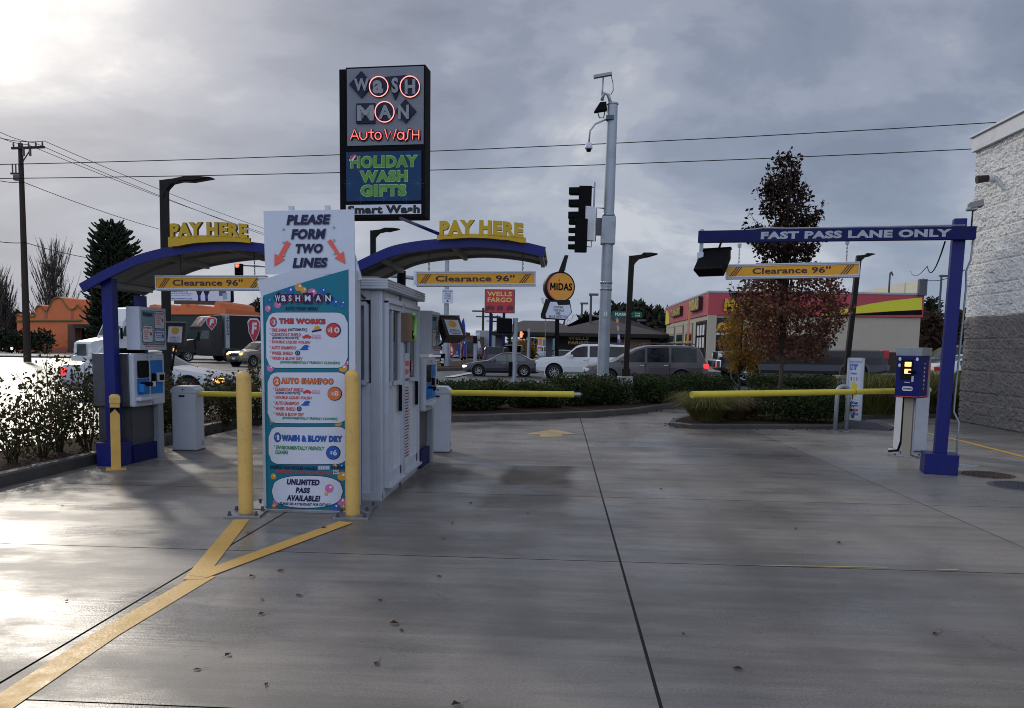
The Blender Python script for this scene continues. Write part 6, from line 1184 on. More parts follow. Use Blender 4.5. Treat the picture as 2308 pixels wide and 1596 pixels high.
m = MB(); m.box((W - .1, D / 2, (zt + f(2076, 632)[1]) / 2), (.4, D, f(2076, 632)[1] - zt), M['cream']); m.box((W - .1, -.2, (zt + f(2076, 632)[1]) / 2), (.5, .3, f(2076, 632)[1] - zt + .1), M['steel dark']); m.build('parapet', t)
zw = zc(1600, 660, 3.8); s = SignMB(f, zw, FRONT); s.tx('MIDAS', 625, 1030, 265, 385, M['gold'], .18, depth=.12, bold=.07, it=.12, side=M['black']); s.build('lettering', fa)
q = f(*zw(510, 885)); q2 = f(*zw(790, 450)); m = MB(); m.box(((q[0] + q2[0]) / 2, -.02, (q[1] + q2[1]) / 2), (q2[0] - q[0] + .1, .06, q2[1] - q[1] + .1), M['dark bronze']); w_ = m.build('window', t); m = MB(); m.box(((q[0] + q2[0]) / 2, -.052, (q[1] + q2[1]) / 2), (q2[0] - q[0], .02, q2[1] - q[1]), M['glass']); m.build('pane', w_)
s = SignMB(f, zw, Tr(0, -.064, 0) @ FRONT); s.tx('LOF', 520, 720, 482, 568, M['amber'], .003, bold=.08); s.tx('LUBE OIL FILTER', 540, 720, 580, 600, M['bubble white'], .003, bold=.03); s.build('lettering', w_)
for px in (1594, 1604): m = MB(); m.box((f(px, 750)[0] + .12, -.06, zm / 2), (.3, .14, zm), M['beige']); m.build('pilaster', t)
LF_ = Matrix(((0, 0, -1, 0), (-1, 0, 0, 0), (0, 1, 0, 0), (0, 0, 0, 1)))        # u -> -Y, v -> Z, out -> -X
for y0, y1, kind in ((.8, 4.6, 'glass'), (6.5, 9.5, 'bay'), (11.2, 14.6, 'bay'), (16.2, 19.6, 'bay')):
    m = MB(); m.box((-.03, (y0 + y1) / 2, 1.75), (.08, y1 - y0 + .3, 3.5), M['beige dark'] if kind == 'bay' else M['dark bronze']); d_ = m.build('bay_door' if kind == 'bay' else 'window', t)
    if kind == 'bay':
        m = MB()
        for k in range(5): m.box((-.075, (y0 + y1) / 2, .45 + k * .66), (.03, y1 - y0 - .1, .52), M['glass green' if k in (2, 3) else 'beige'])
        m.build('door_panel', d_)
    else:
        m = MB()
        for k in range(4): m.box((-.075, y0 + .5 + k * .95, 1.9), (.02, .8, 3.0), M['glass'])
        m.build('pane', d_)
        for k in range(6): m = MB(); m.box((-.09, y0 + .55 + (k % 3) * 1.1, 2.0 + (k // 3) * .85), (.01, .7, .7), M['paper']); m.build('poster', d_)
m = MB(); m.prism([(-D * .78, zm + .45), (-D * .52, zm + .45), (-D * .52, zm + 1.15), (-D * .78, zm + 1.15)], .09, .3, M['brown metal'], LF_); m.text('TUNE-UPS', -D * .77, -D * .53, zm + .5, zm + 1.1, M['gold'], LF_, .31, bold=.05); m.build('side_sign', fa)
m = MB(); m.prism([(-D * .30, zm + .45), (-D * .10, zm + .45), (-D * .10, zm + 1.35), (-D * .30, zm + 1.35)], .09, .35, M['brown metal'], LF_); m.text('MIDAS', -D * .29, -D * .11, zm + .5, zm + 1.3, M['gold'], LF_, .36, bold=.06); m.build('side_sign', fa)
m = MB(); m.prism([(-D + .05, zm - .05)] + [(-D + .05 + 2.6 * math.cos(a), zm - .05 + 1.3 * math.sin(a)) for a in [PI / 2 * i / 8 for i in range(9)]], .09, .12, M['lime'], LF_); m.build('swoosh', fa)
m = MB(); m.tube([(f(2045, 640)[0], 3, zt), (f(2045, 640)[0], 3, f(2045, 606)[1]), (f(2050, 604)[0], 3, f(2050, 603)[1]), (f(2054, 612)[0], 3, f(2054, 612)[1])], .06, M['steel dark'], 6); m.build('service_mast', t)
m = MB(); q = f(*zw(1650, 180)); m.lathe([(.5, 0), (.5, .3), (.75, .35), (.5, .7), (0, .8)], M['cabinet white'], 12, Tr(q[0], 6, zt)); m.build('roof_vent', t)
q = f(2090, 830); A3 = Vector((A.x + W + 1.2, 57, .2)); t3 = thing('dumpster_fence', 'low brown board enclosure at the right end of the repair shop', 'fence', A3, 0); m = MB(); m.box((-3.2, -3.2, .75), (2.2, .12, 1.5), M['brown metal']); m.box((-2.1, -2.2, .75), (.12, 2.0, 1.5), M['brown metal']); m.build('panel', t3)

# brown bank with hip roofs
Y = 76; A = Vector((P(1300, 800, Y).x, Y, 0)); f = plane_px(A, 0); t = thing('bank_building', 'low dark brown bank with broad grey hip roofs', 'building', A, 0)
x0, x1, x2, xs_ = f(1111, 752)[0], f(1500, 750)[0], f(1240, 750)[0], f(1345, 700)[0]; ze = f(1300, 751)[1]; zr = f(1300, 721)[1]; za = f(1345, 702)[1]
m = MB(); m.box(((x2 + x1) / 2, 8.4, ze / 2), (x1 - x2 - 1.2, 16, ze), M['dark brown wall']); m.build('wall', t)
def hip(xa, xb, ya, yb, z0, z1, r, nm):
    m = MB(); c = (ya + yb) / 2; m.add([(xa, ya, z0), (xb, ya, z0), (xb, yb, z0), (xa, yb, z0), (xa + r, c, z1), (xb - r, c, z1)], [(0, 1, 5, 4), (1, 2, 5), (2, 3, 4, 5), (3, 0, 4)], M['shingle']); m.box(((xa + xb) / 2, c, z0 - .16), (xb - xa, yb - ya, .30), M['dark brown wall']); m.build(nm, t)
hip(x0, x2 + 3, -1.5, 9, ze, zr, 2.6, 'roof'); hip(x2 - .6, x1 + .3, -.8, 17, ze - .02, za, 7.2, 'roof')
for px, w in ((1126, .80), (1238, .6)): q = f(px, 780)[0]; m = MB(); m.box((q, .4, ze / 2), (w, .8, ze - .02), M['grey base']); m.build('pillar', t)
zx = zc(960, 760, 4.616); s = SignMB(f, zx, Tr(0, .39, 0) @ FRONT); s.tx('WELLS', 1970, 2208, 280, 322, M['wf gold'], .01, depth=.06, bold=.045); s.tx('FARGO', 1972, 2202, 334, 374, M['wf gold'], .01, depth=.06, bold=.03); s.build('lettering', t)
for px, py in ((1378, 754), (1405, 755), (1461, 755), (1508, 755)):
    if px < 1500: q = f(px, py + 1); m = MB(); m.box((q[0], -.1, q[1] - .12), (.5, .3, .08), M['warm lamp']); m.build('soffit_lamp', t)
q = f(1392, 762); q2 = f(1470, 800); m = MB(); m.box(((q[0] + q2[0]) / 2, .36, (q[1] + q2[1]) / 2), (q2[0] - q[0], .1, q[1] - q2[1]), M['dark bronze']); w_ = m.build('window', t); m = MB(); m.box(((q[0] + q2[0]) / 2, .30, (q[1] + q2[1]) / 2), (q2[0] - q[0] - .3, .04, q[1] - q2[1] - .2), M['tan box']); m.build('pane', w_)

# orange mission style building
z5 = zc(0, 540, 4.2); Y = 98; A = Vector((P(110, 797, Y).x, Y, .1)); f = plane_px(A, 0); t = thing('mission_building', 'orange stucco building with a curved parapet beside the utility pole', 'building', A, 0)
fp = [(170, 962), (190, 948), (212, 966), (360, 968), (368, 905), (376, 880), (400, 855), (432, 868), (446, 902), (490, 908), (520, 846), (540, 805), (570, 782), (605, 774), (640, 788), (664, 830), (690, 870), (720, 896), (755, 896), (782, 880), (786, 855), (812, 855), (816, 880), (836, 882), (842, 905), (1100, 905), (1100, 1350), (180, 1350)]
s = SignMB(f, z5); s.pg(fp, M['orange stucco'], -10, 10); s.build('wall', t)
s = SignMB(f, z5); tr = fp[:26]; s.pg(tr + [(x, y + 14) for x, y in tr[::-1]], M['moss trim'], .05, .15); s.pg([(175, 1018), (360, 1014), (840, 1010), (840, 1024), (360, 1026), (175, 1032)], M['moss trim'], .05, .2); s.build('trim', t)
s = SignMB(f, z5); s.pg([(180, 1300), (300, 1285), (480, 1290), (600, 1300), (760, 1282), (760, 1349), (180, 1349)], M['stucco dark'], .02, .03); s.pg([(455, 905), (488, 908), (485, 1000), (460, 1000)], M['stucco dark'], .02, .03); s.pg([(730, 898), (750, 898), (752, 1000), (728, 1000)], M['stucco dark'], .02, .03); s.build('stain', t)
s = SignMB(f, z5); s.pg([(768, 1060), (840, 1060), (840, 1350), (768, 1350)], M['brick far'], .3, 1.2); s.pg([(840, 1060), (1080, 1060), (1080, 1100), (840, 1100)], M['brown metal'], .3, 1.5); s.pg([(842, 1100), (980, 1100), (980, 1350), (842, 1350)], M['black'], .02, .1); s.build('porch', t)
zg_ = zc(400, 640, 5.32); A = Vector((P(400, 790, 104).x, 104, .1)); f = plane_px(A, 0); t = thing('mission_building', 'orange stepped parapet of a long building behind the black truck', 'building', A, 0); s = SignMB(f, zg_)
s.pg([(-260, 610), (-200, 600), (-180, 560), (-120, 548), (-80, 575), (-60, 600), (20, 560), (60, 545), (100, 560), (130, 600), (150, 640), (200, 622), (225, 545), (290, 545), (292, 585), (340, 592), (345, 562), (370, 545), (398, 562), (405, 600), (650, 600), (660, 530), (690, 500), (722, 530), (735, 600), (800, 604), (800, 680), (-260, 680)], M['orange stucco'], -12, 12); s.build('parapet', t)
s = SignMB(f, zg_); s.pg([(-260, 680), (800, 680), (800, 1200), (-260, 1200)], M['far green'], -12, 11.8); s.build('wall', t)
s = SignMB(f, zg_)
for k in range(6): s.pg([(-240 + k * 60, 760), (-200 + k * 60, 760), (-200 + k * 60, 840), (-240 + k * 60, 840)], M['glass green'], -.15, .1)
s.build('window', t)
A = Vector((P(500, 740, 122).x, 122, 0)); f = plane_px(A, 0); t = thing('billboard', 'large pale billboard with blue lettering on a brown base, above the orange parapet', 'billboard', A, 0); s = SignMB(f, zg_); s.pg([(60, 300), (905, 300), (912, 518), (60, 498)], M['black'], 0, .5); s.pg([(75, 310), (884, 310), (884, 512), (75, 494)], M['sign white'], .5, .02); pn = s.build('panel', t)
s = SignMB(f, zg_)
for x, x0, x1, y0, y1, c in (("Melton's", 100, 330, 350, 396, 'blue ink'), ('Heating & Air Conditioning, Inc.', 98, 398, 404, 422, 'blue ink'), ('clean, trusted and efficient service', 98, 378, 432, 444, 'red ink'), ('meltonheatnw.com', 96, 388, 464, 486, 'blue ink')): s.tx(x, x0, x1, y0, y1, M[c], .53, bold=.03)
for x in (475, 570): s.pg([(x - 38, 310), (x + 40, 310), (x + 48, 375), (x + 20, 440), (x + 24, 508), (x - 12, 506), (x - 14, 440), (x - 36, 380)], M['navy'], .53); s.pg([(x - 8, 430), (x + 20, 430), (x + 22, 480), (x - 8, 480)], M['flag blue'], .535)
s.pg([(735, 345), (825, 345), (825, 440), (735, 440)], M['text grey'], .53); s.pg([(778, 410), (838, 402), (842, 480), (790, 492)], M['grey print'], .535); s.build('picture', pn)
s = SignMB(f, zg_); s.pg([(160, 505), (800, 515), (800, 560), (160, 545)], M['brick far'], -.2, .9); s.build('catwalk', t); m = MB()
for px in (440, 520): q = f(px, 750)[0]; m.cyl((q, 0, 0), (q, 0, f(*zg_(500, 500))[1]), .4, M['steel dark'], n=10)
m.build('post', t)
# dark brick building and others down the street
ze_ = zc(1040, 780, 7.693)
def far_block(name, label, zz, poly, Y, D, mt_, extra=()):
    q = P(*zz(*poly[0]), Y); A = Vector((q.x, Y, 0)); f = plane_px(A, 0); t = thing(name, label, 'building', A, 0); s = SignMB(f, zz); s.pg(poly, M[mt_], -D, D); s.build('wall', t)
    for nm, pl, c in extra: s = SignMB(f, zz); s.pg(pl, M[c], .02, .15); s.build(nm, t)
    return t
far_block('brick_building', 'dark brick building behind the blue flags at the left of the far street', ze_, [(480, 330), (745, 300), (880, 300), (880, 660), (300, 660), (300, 330)], 120, 25, 'brick far', [('roof_unit', [(750, 240), (830, 250), (830, 300), (750, 300)], 'brown metal'), ('shopfront', [(560, 600), (700, 600), (700, 640), (560, 640)], 'window pane'), ('awning', [(300, 420), (500, 420), (500, 445), (300, 445)], 'deep blue')])
far_block('roadside_store', 'pale grey low store wall right of the bank drive', ze_, [(2245, 290), (2420, 290), (2420, 580), (2245, 580)], 120, 10, 'grey teal')
t = far_block('gas_station', 'yellow gas station canopy seen under the bank roof', ze_, [(2050, 290), (2236, 290), (2236, 362), (2070, 362), (2050, 330)], 150, 10, 'sign yellow', [('pump', [(2100, 362), (2115, 362), (2115, 560), (2100, 560)], 'flag white'), ('pump', [(2180, 362), (2192, 362), (2192, 560), (2180, 560)], 'flag white'), ('kiosk', [(2120, 370), (2180, 370), (2180, 520), (2120, 520)], 'flag orange')])
A = Vector((P(*ze_(2060, 600), 100).x, 100, 0)); f = plane_px(A, 0); t = thing('price_sign', 'dark price board with red and white numbers under the bank roof', 'price sign', A, 0); s = SignMB(f, ze_); s.pg([(1985, 430), (2060, 430), (2060, 600), (1985, 600)], M['black'], 0, .3); s.pg([(2085, 480), (2168, 480), (2168, 585), (2085, 585)], M['sign white'], 0, .3); s.build('panel', t); s = SignMB(f, ze_); s.tx('818', 2095, 2160, 510, 560, M['red ink'], .31, bold=.06); [s.pg([(1994, y), (2048, y), (2048, y + 22), (1994, y + 22)], M['bubble white'], .31) for y in (455, 505)]; s.build('lettering', t)
far_block('brick_wall', 'short red brick wall by the bank drive', ze_, [(1860, 410), (1975, 420), (1975, 700), (1860, 700)], 72, .5, 'brick far')
dm('bed grey', (.11, .115, .13), .4, .2, var=0)
# ================================================================ VEHICLES
def wheel(parent, x, y, r, side, rimm='rim', w=.22):
    m = MB(); T = Tr(x, y, r) @ Rx(PI / 2 if side < 0 else -PI / 2); m.lathe([(r * .62, .02), (r * .68, .035), (r * .93, .02), (r, -.03), (r, -w), (r * .6, -w)], M['rubber'], 24, T); o = m.build('wheel', parent)
    m = MB(); rr = r * .63; m.lathe([(rr, .02), (rr * .92, .03), (rr * .86, -.02), (rr * .8, -.05), (0, -.05)], M['grille'], 20, T)
    for k in range(9): a = 2 * PI * k / 9; m.box((math.cos(a) * rr * .5, math.sin(a) * rr * .5, .005), (rr * .9, rr * .14, .02), M[rimm], rz=a, T=T)
    m.lathe([(rr * 1.0, .03), (rr * .9, .03), (rr * .88, .0)], M[rimm], 20, T); m.lathe([(rr * .24, .0), (rr * .22, .03), (0, .035)], M[rimm], 10, T); m.build('rim', o); return o
SED = dict(L=4.8, W=1.82, z0=.2, belt=.93, top=[(0, .55), (.06, .68), (.35, .78), (1.3, .93), (1.5, .97), (2.25, 1.37), (2.75, 1.45), (3.2, 1.43), (3.5, 1.36), (4.15, 1.04), (4.65, 1.01), (4.76, .9), (4.8, .7)], ws=(1.5, 2.3), rw=(3.5, 4.15), sw=[(1.8, 2.62), (2.70, 3.35), (3.39, 3.75)], wh=(.95, 3.7), r=.33, tum=.42)
SUV = dict(L=5.25, W=2.0, z0=.30, belt=1.20, top=[(0, .75), (.04, 1.0), (.25, 1.12), (1.35, 1.22), (1.5, 1.26), (2.15, 1.78), (2.5, 1.88), (3.6, 1.90), (4.8, 1.86), (5.0, 1.72), (5.17, 1.2), (5.25, .8)], ws=(1.5, 2.2), rw=(4.85, 5.17), sw=[(1.85, 2.75), (2.85, 3.75), (3.85, 4.8)], wh=(.98, 4.05), r=.40, tum=.25)
VAN = dict(L=5.1, W=1.98, z0=.22, belt=1.05, top=[(0, .60), (.05, .78), (.25, .88), (.95, 1.04), (1.12, 1.08), (2.1, 1.62), (2.5, 1.74), (3.3, 1.78), (4.3, 1.76), (4.72, 1.70), (4.95, 1.25), (5.05, 1.0), (5.1, .7)], ws=(1.12, 2.15), rw=(4.72, 4.98), sw=[(1.55, 2.45), (2.55, 3.45), (3.55, 4.6)], wh=(.95, 3.98), r=.36, tum=.32)
TRK = dict(L=6.5, W=2.05, z0=.45, belt=1.32, top=[(0, .9), (.03, 1.18), (.2, 1.28), (1.5, 1.36), (1.65, 1.40), (2.2, 1.86), (2.45, 1.97), (3.9, 1.97), (4.1, 1.86), (4.22, 1.42), (4.4, 1.40), (6.4, 1.42), (6.48, 1.35), (6.5, .9)], ws=(1.65, 2.3), rw=(4.05, 4.24), sw=[(1.98, 2.85), (2.95, 3.85)], wh=(1.0, 5.2), r=.45, tum=.26)
def interp(pts, x): return float(np.interp(x, [p[0] for p in pts], [p[1] for p in pts]))
def car(name, label, cat, loc, rz, S, paint, group=None, scale=1.0, front_on=None, tail_on='tail red', two=None, rails=None, glass='glass', detail=True):
    t = thing(name, label, cat, loc, rz, group); t.scale = (scale,) * 3; L_, W = S['L'], S['W'] / 2
    xs = sorted(set([round(L_ * i / 44, 3) for i in range(45)] + [p[0] for p in S['top']] + [v for q in S['sw'] for v in q] + list(S['ws']) + list(S['rw']))); rings = []
    for x in xs:
        zt = interp(S['top'], x); f0 = max(0, (.55 - x) / .55); f1 = max(0, (.45 - (L_ - x)) / .45); w = W * (1 - .20 * f0 ** 2 - .10 * f1 ** 2); z0 = S['z0'] + .10 * f0 ** 2 + .12 * f1 ** 2
        zb = min(zt - .015, S['belt'] + .05 * (x / L_ - .4)); k = min(1, (zt - zb) / .25); e = .985 * w - S['tum'] * (zt - zb) * .55
        if zt - zb < .1: e = w * .93
        rings.append([(x - L_ / 2, y, z) for y, z in ((0, z0), (-.84 * w, z0), (-.97 * w, z0 + .12), (-w, z0 + .42 * (zb - z0)), (-.99 * w, z0 + .75 * (zb - z0)), (-.96 * w, zb), (-e, zt - .075 * k - .02), (-e * .9, zt - .02), (-e * .5, zt + .012), (0, zt + .02))])
    B = MB(); G_ = {'windshield': MB(), 'rear_window': MB()}; n = len(rings[0])
    for sgn in (1, -1):
        for i in range(len(xs) - 1):
            xm = (xs[i] + xs[i + 1]) / 2
            for j in range(n - 1):
                q = [rings[i][j], rings[i + 1][j], rings[i + 1][j + 1], rings[i][j + 1]]; q = [(a, sgn * b, c) for a, b, c in q]
                tgt = None; hgt = rings[i][6][2] - rings[i][5][2]
                if j == 5 and rings[i][9][2] - rings[i][5][2] > .1:
                    for w_, (a_, b_) in enumerate(S['sw']):
                        if a_ <= xm <= b_: tgt = ('side_window', sgn, w_)
                if j in (7, 8) and S['ws'][0] <= xm <= S['ws'][1]: tgt = 'windshield'
                if j in (7, 8) and S['rw'][0] <= xm <= S['rw'][1]: tgt = 'rear_window'
                mt_ = paint if not (two and j in (1, 2) ) else two
                if j == 0: mt_ = 'black'
                (G_.setdefault(tgt, MB()) if tgt else B).add(q, [(0, 1, 2, 3) if sgn > 0 else (3, 2, 1, 0)], M[glass if tgt else mt_], True)
    for x, zz in ((0, 0), (-1, 0)):
        r_ = rings[x]; c = [(a, b, q) for a, b, q in r_] + [(a, -b, q) for a, b, q in r_[::-1][1:-1]]; B.add(c, [tuple(range(len(c)))[::-1 if x == 0 else 1]], M[paint])
    for wx in S['wh']:
        for sy in (-1, 1):
            r = S['r']; T = Tr(wx - L_ / 2, sy * (W + .004), r * 1.02) @ Rx(PI / 2 if sy < 0 else -PI / 2); B.sheet(ell(0, 0, r * 1.20, r * 1.20, 24), .0, M['black'], T); B.lathe([(r * 1.20, -.004), (r * 1.27, .012), (r * 1.33, -.004)], M[two or paint], 24, T)
    for a in S['sw'][:-1] if detail else ():
        for sy in (-1, 1): B.box((a[1] + .03 - L_ / 2, sy * (W * .995), S['z0'] + .62 * (S['belt'] - S['z0'])), (.012, .012, (S['belt'] - S['z0']) * .62), M['black'])
    b_ = B.build('body', t)
    for k, g in G_.items():
        if g.v: g.build(k if isinstance(k, str) else k[0], t)
    for wx in S['wh']:
        for sy in (-1, 1): wheel(t, wx - L_ / 2, sy * (W + .012), S['r'], sy)
    zf = interp(S['top'], .12) - .12; zr = interp(S['top'], L_ - .08) - .16
    for sy in (-1, 1):
        m = MB(); m.box((-L_ / 2 + .17, sy * W * .70, zf), (.34, .34, .15), M[front_on or 'headlamp'], rz=sy * -.35 * -1, bev=.04); m.build('headlight', t)
        m = MB(); m.box((L_ / 2 - .13, sy * W * .82, zr), (.26, .24, .22 if S is not TRK else .36), M[tail_on], rz=sy * -.25, bev=.04); m.build('taillight', t)
        m = MB(); m.box((S['ws'][0] + .42 - L_ / 2, sy * (W + .08), S['belt'] + .06), (.12, .20, .14), M[paint], bev=.035); m.build('mirror', t)
        if detail:
            for a in S['sw'][:2]: m = MB(); m.box((a[1] - .12 - L_ / 2, sy * (W + .005), S['belt'] - .13), (.18, .03, .035), M['chrome' if paint != 'suv white' else paint], bev=.008); m.build('door_handle', t)
    m = MB(); m.box((-L_ / 2 + .02, 0, zf - .06), (.07, W * .95, .16), M['grille'], bev=.01); m.box((-L_ / 2 + .03, 0, S['z0'] + .18), (.08, W * 1.2, .12), M['grille'], bev=.01); m.build('grille', t)
    m = MB(); m.box((-L_ / 2 - .01, 0, S['z0'] + .30), (.02, .32, .14), M['paper']); m.build('number_plate', t)
    if rails:
        for sy in (-1, 1): m = MB(); zz = max(p[1] for p in S['top']) + .05; m.tube([(rails[0] - L_ / 2, sy * W * .72, zz - .06), (rails[0] + .15 - L_ / 2, sy * W * .72, zz + .02), (rails[1] - .15 - L_ / 2, sy * W * .72, zz + .02), (rails[1] - L_ / 2, sy * W * .72, zz - .06)], .025, M['steel dark'], 6); m.build('roof_rail', t)
    return t
def carpos(px, Y): p = P(px, 800, Y); return (p.x, Y, zg(p.x) - .02)
CG = 'vehicles waiting on the street'
car('sedan', 'dark grey sedan facing left, nose by the traffic island, before the white SUV', 'car', carpos(1134, 48), .04, SED, 'sedan grey', CG, .95, 'head on', 'tail on', glass='glass green')
car('suv', 'large white SUV facing left between the dark sedan and the grey minivan', 'car', carpos(1318, 45), .0, SUV, 'suv white', CG, 1.0, None, rails=(2.3, 4.8))
v = car('minivan', 'dark grey minivan facing left behind the steel signal pole', 'car', carpos(1453, 37), .02, VAN, 'van grey', CG, 1.04, None, 'tail on', rails=(2.4, 4.6))
p = car('pickup_truck', 'black and silver pickup truck facing left behind the red leaved tree', 'truck', carpos(1797, 38.5), -.02, TRK, 'truck black', CG, 1.13, None, 'tail red', two='bed grey')
m = MB(); m.box((3.25, 0, .72), (.14, 1.9, .22), M['bed grey'], bev=.03); m.build('rear_bumper', p); m = MB(); m.box((-3.3, 0, .78), (.22, 2.0, .34), M['chrome'], bev=.05); m.build('front_bumper', p); m = MB(); m.box((-3.24, 0, 1.1), (.06, 1.2, .34), M['chrome'], bev=.02); m.build('grille_bar', p)
car('sedan', 'silver sedan facing right, half hidden behind the left rose bushes', 'car', carpos(346, 24.0), PI, SED, 'silver', CG, 1.0, 'amber on', 'tail on', glass='glass')
car('suv', 'brownish silver SUV facing the camera with one amber light, before the black truck', 'car', carpos(590, 60), 1.05, SUV, 'champagne', CG, .96, 'amber on', rails=(2.3, 4.8))
car('suv', 'dark blue grey SUV behind the blue gantry post', 'car', carpos(2150, 46), .0, SUV, 'far blue car' if 'far blue car' in M else 'sedan grey', CG, 1.0)
car('sedan', 'white car with a red tail light at the left corner of the block building', 'car', carpos(2215, 38), PI, SED, 'suv white', CG, 1.0)
FG = 'vehicles far down the street'
car('van', 'dark red van seen from behind, beyond the blue flags', 'van', carpos(1063, 105), -PI / 2 + .0, dict(VAN, top=[(0, .8), (.1, 1.0), (.9, 1.2), (1.5, 1.9), (1.8, 2.1), (5.0, 2.1), (5.08, 2.0), (5.1, .7)], belt=1.25, rw=(5.08, 5.1), ws=(.9, 1.6), sw=[(1.6, 2.4)]), 'maroon', FG, 1.15, detail=False)
car('suv', 'dark hatchback seen from behind, just above the hood of the dark sedan', 'car', carpos(1124, 68), -PI / 2 - .1, SUV, 'sedan grey', FG, .9, detail=False)
car('pickup_truck', 'white vehicle seen from behind between the bank pillars', 'truck', carpos(1158, 82), -PI / 2, SUV, 'suv white', FG, 1.0, detail=False)
car('sedan', 'white car with lit yellow headlights left of the grey mast arm pole', 'car', carpos(992, 92), PI / 2, SUV, 'suv white', FG, .95, 'amber on', detail=False)
car('sedan', 'small white hatchback parked before the bank wall', 'car', carpos(1268, 73), -PI / 2, SUV, 'suv white', FG, .8, detail=False)
car('sedan', 'small blue car far down the street', 'car', carpos(1100, 170), -PI / 2, SED, 'flag blue', FG, 1.0, detail=False); car('van', 'white and blue van parked under the bank roof beyond the price board', 'van', carpos(1226, 125), 0, VAN, 'suv white', FG, 1.1, detail=False); car('sedan', 'small pale car far down the street beside the blue one', 'car', carpos(1115, 190), PI / 2, SED, 'suv white', FG, 1.0, 'head on', detail=False); car('sedan', 'dark blue car far down the street, right of the bank pillar', 'car', carpos(1142, 130), -PI / 2, SED, 'sedan grey', FG, 1.0, detail=False)
def semi(name, label, loc, rz, paint, L_tr, logo, trailer, nose):
    t = thing(name, label, 'semi truck', loc, rz); m = MB(); W = 1.22
    m.prism([(0, .55), (0, 1.45), (.15, 1.62), (1.75, 1.95), (1.75, .55)], -W * .82, W * .82, M[paint], FRONT); m.build('hood', t)
    m = MB(); m.prism([(1.75, .6), (1.75, 1.95), (2.15, 2.75), (2.25, 3.05), (2.9, 3.9), (3.3, 4.0), (4.1, 4.05), (4.1, .6)], -W, W, M[paint], FRONT); cb_ = m.build('cab', t)
    m = MB(); d = Vector((.4, 0, .8)).normalized(); nn = Vector((-.8, 0, .4)).normalized() * .015
    m.add([Vector((1.80, -W * .92, 2.05)) + nn, Vector((2.12, -W * .88, 2.68)) + nn, Vector((2.12, W * .88, 2.68)) + nn, Vector((1.80, W * .92, 2.05)) + nn], [(0, 3, 2, 1)], M['glass green']); m.build('windshield', cb_)
    for sy in (-1, 1): m = MB(); m.prism([(2.1, 2.0), (2.9, 2.0), (2.9, 2.7), (2.3, 2.7)], sy * (W + .005) - .005, sy * (W + .005) + .005, M['glass green'], FRONT); m.build('side_window', cb_); m = MB(); m.box((1.9, sy * (W + .25), 2.2), (.14, .12, .75), M['black'], bev=.03); m.build('mirror', cb_)
    m = MB(); m.box((-.02, 0, 1.05), (.06, 1.2, .85), M['chrome'])
    for k in range(9): m.box((-.055, -.5 + k * .125, 1.05), (.02, .05, .8), M['grille'])
    m.box((-.08, 0, .5), (.18, 2.2, .34), M[paint] if paint != 'truck black' else M['chrome'], bev=.03); m.build('grille', t)
    for sy in (-1, 1):
        m = MB(); m.box((.06, sy * .88, 1.0), (.14, .34, .28), M['amber on' if paint == 'truck black' else 'headlamp'], bev=.03); m.build('headlight', t)
        m = MB(); m.prism([(.35, .95), (.6, 1.25), (1.2, 1.32), (1.65, 1.1), (1.75, .8), (.3, .8)], sy * 1.12 - .14, sy * 1.12 + .14, M[paint], FRONT); m.build('fender', t)
        wheel(t, 1.05, sy * 1.2, .5, sy, w=.3)
        for x in (4.7, 5.9): wheel(t, x, sy * 1.22, .5, sy, w=.5)
    m = MB()
    for k in range(5): m.box((2.28, -.8 + k * .4, 2.98), (.08, .12, .06), M['amber on'])
    m.build('marker_lamp', cb_); m = MB(); m.box((4.4, 0, .85), (4.6, .9, .3), M['black']); m.box((3.6, 0, .75), (1.6, 2.3, .5), M['steel dark' if paint == 'truck black' else paint], bev=.1); m.build('chassis', t)
    if logo: logo(t, W)
    if trailer:
        m = MB(); m.box((4.4 + L_tr / 2, 0, 2.65), (L_tr, 2.55, 2.9), M[trailer]); m.box((4.39, 0, 2.65), (.06, 2.57, 2.92), M[nose]); m.box((4.55, -1.28, 2.65), (.35, .03, 2.92), M[nose]); m.box((4.4 + L_tr / 2, 0, 4.12), (L_tr + .02, 2.58, .07), M['cream']); tr_ = m.build('trailer', t)
        for x in (L_tr + 2.6, L_tr + 3.9):
            for sy in (-1, 1): wheel(t, x, sy * 1.22, .5, sy, w=.5)
        if paint == 'truck black': trailer_logo(tr_)
    return t
def shield(m, cx, cz, w, h, z, T):
    for k, (q, c) in enumerate(((1.0, 'sign white'), (.88, 'wf red'))): m.sheet([(cx - w * .5 * q, cz + h * .36 * q), (cx - w * .3 * q, cz + h * .5 * q), (cx + w * .3 * q, cz + h * .5 * q), (cx + w * .5 * q, cz + h * .36 * q), (cx + w * .42 * q, cz - h * .05), (cx, cz - h * .5 * q), (cx - w * .42 * q, cz - h * .05)], z + k * .004, M[c], T)
    m.text('F', cx - w * .2, cx + w * .25, cz - h * .12, cz + h * .34, M['sign white'], T, z + .01, bold=.05, it=.15)
def black_logo(t, W):
    m = MB(); shield(m, 3.15, 3.3, 1.0, 1.15, W + .012, FRONT); m.build('logo', t)
    nn = Vector((-.79, 0, .6)); ax = Matrix(((0, .6, -.79, 2.62), (-1, 0, 0, 0), (0, .79, .6, 3.52), (0, 0, 0, 1))); m = MB(); shield(m, .15, .0, .95, 1.0, .03, ax); m.build('logo', t)
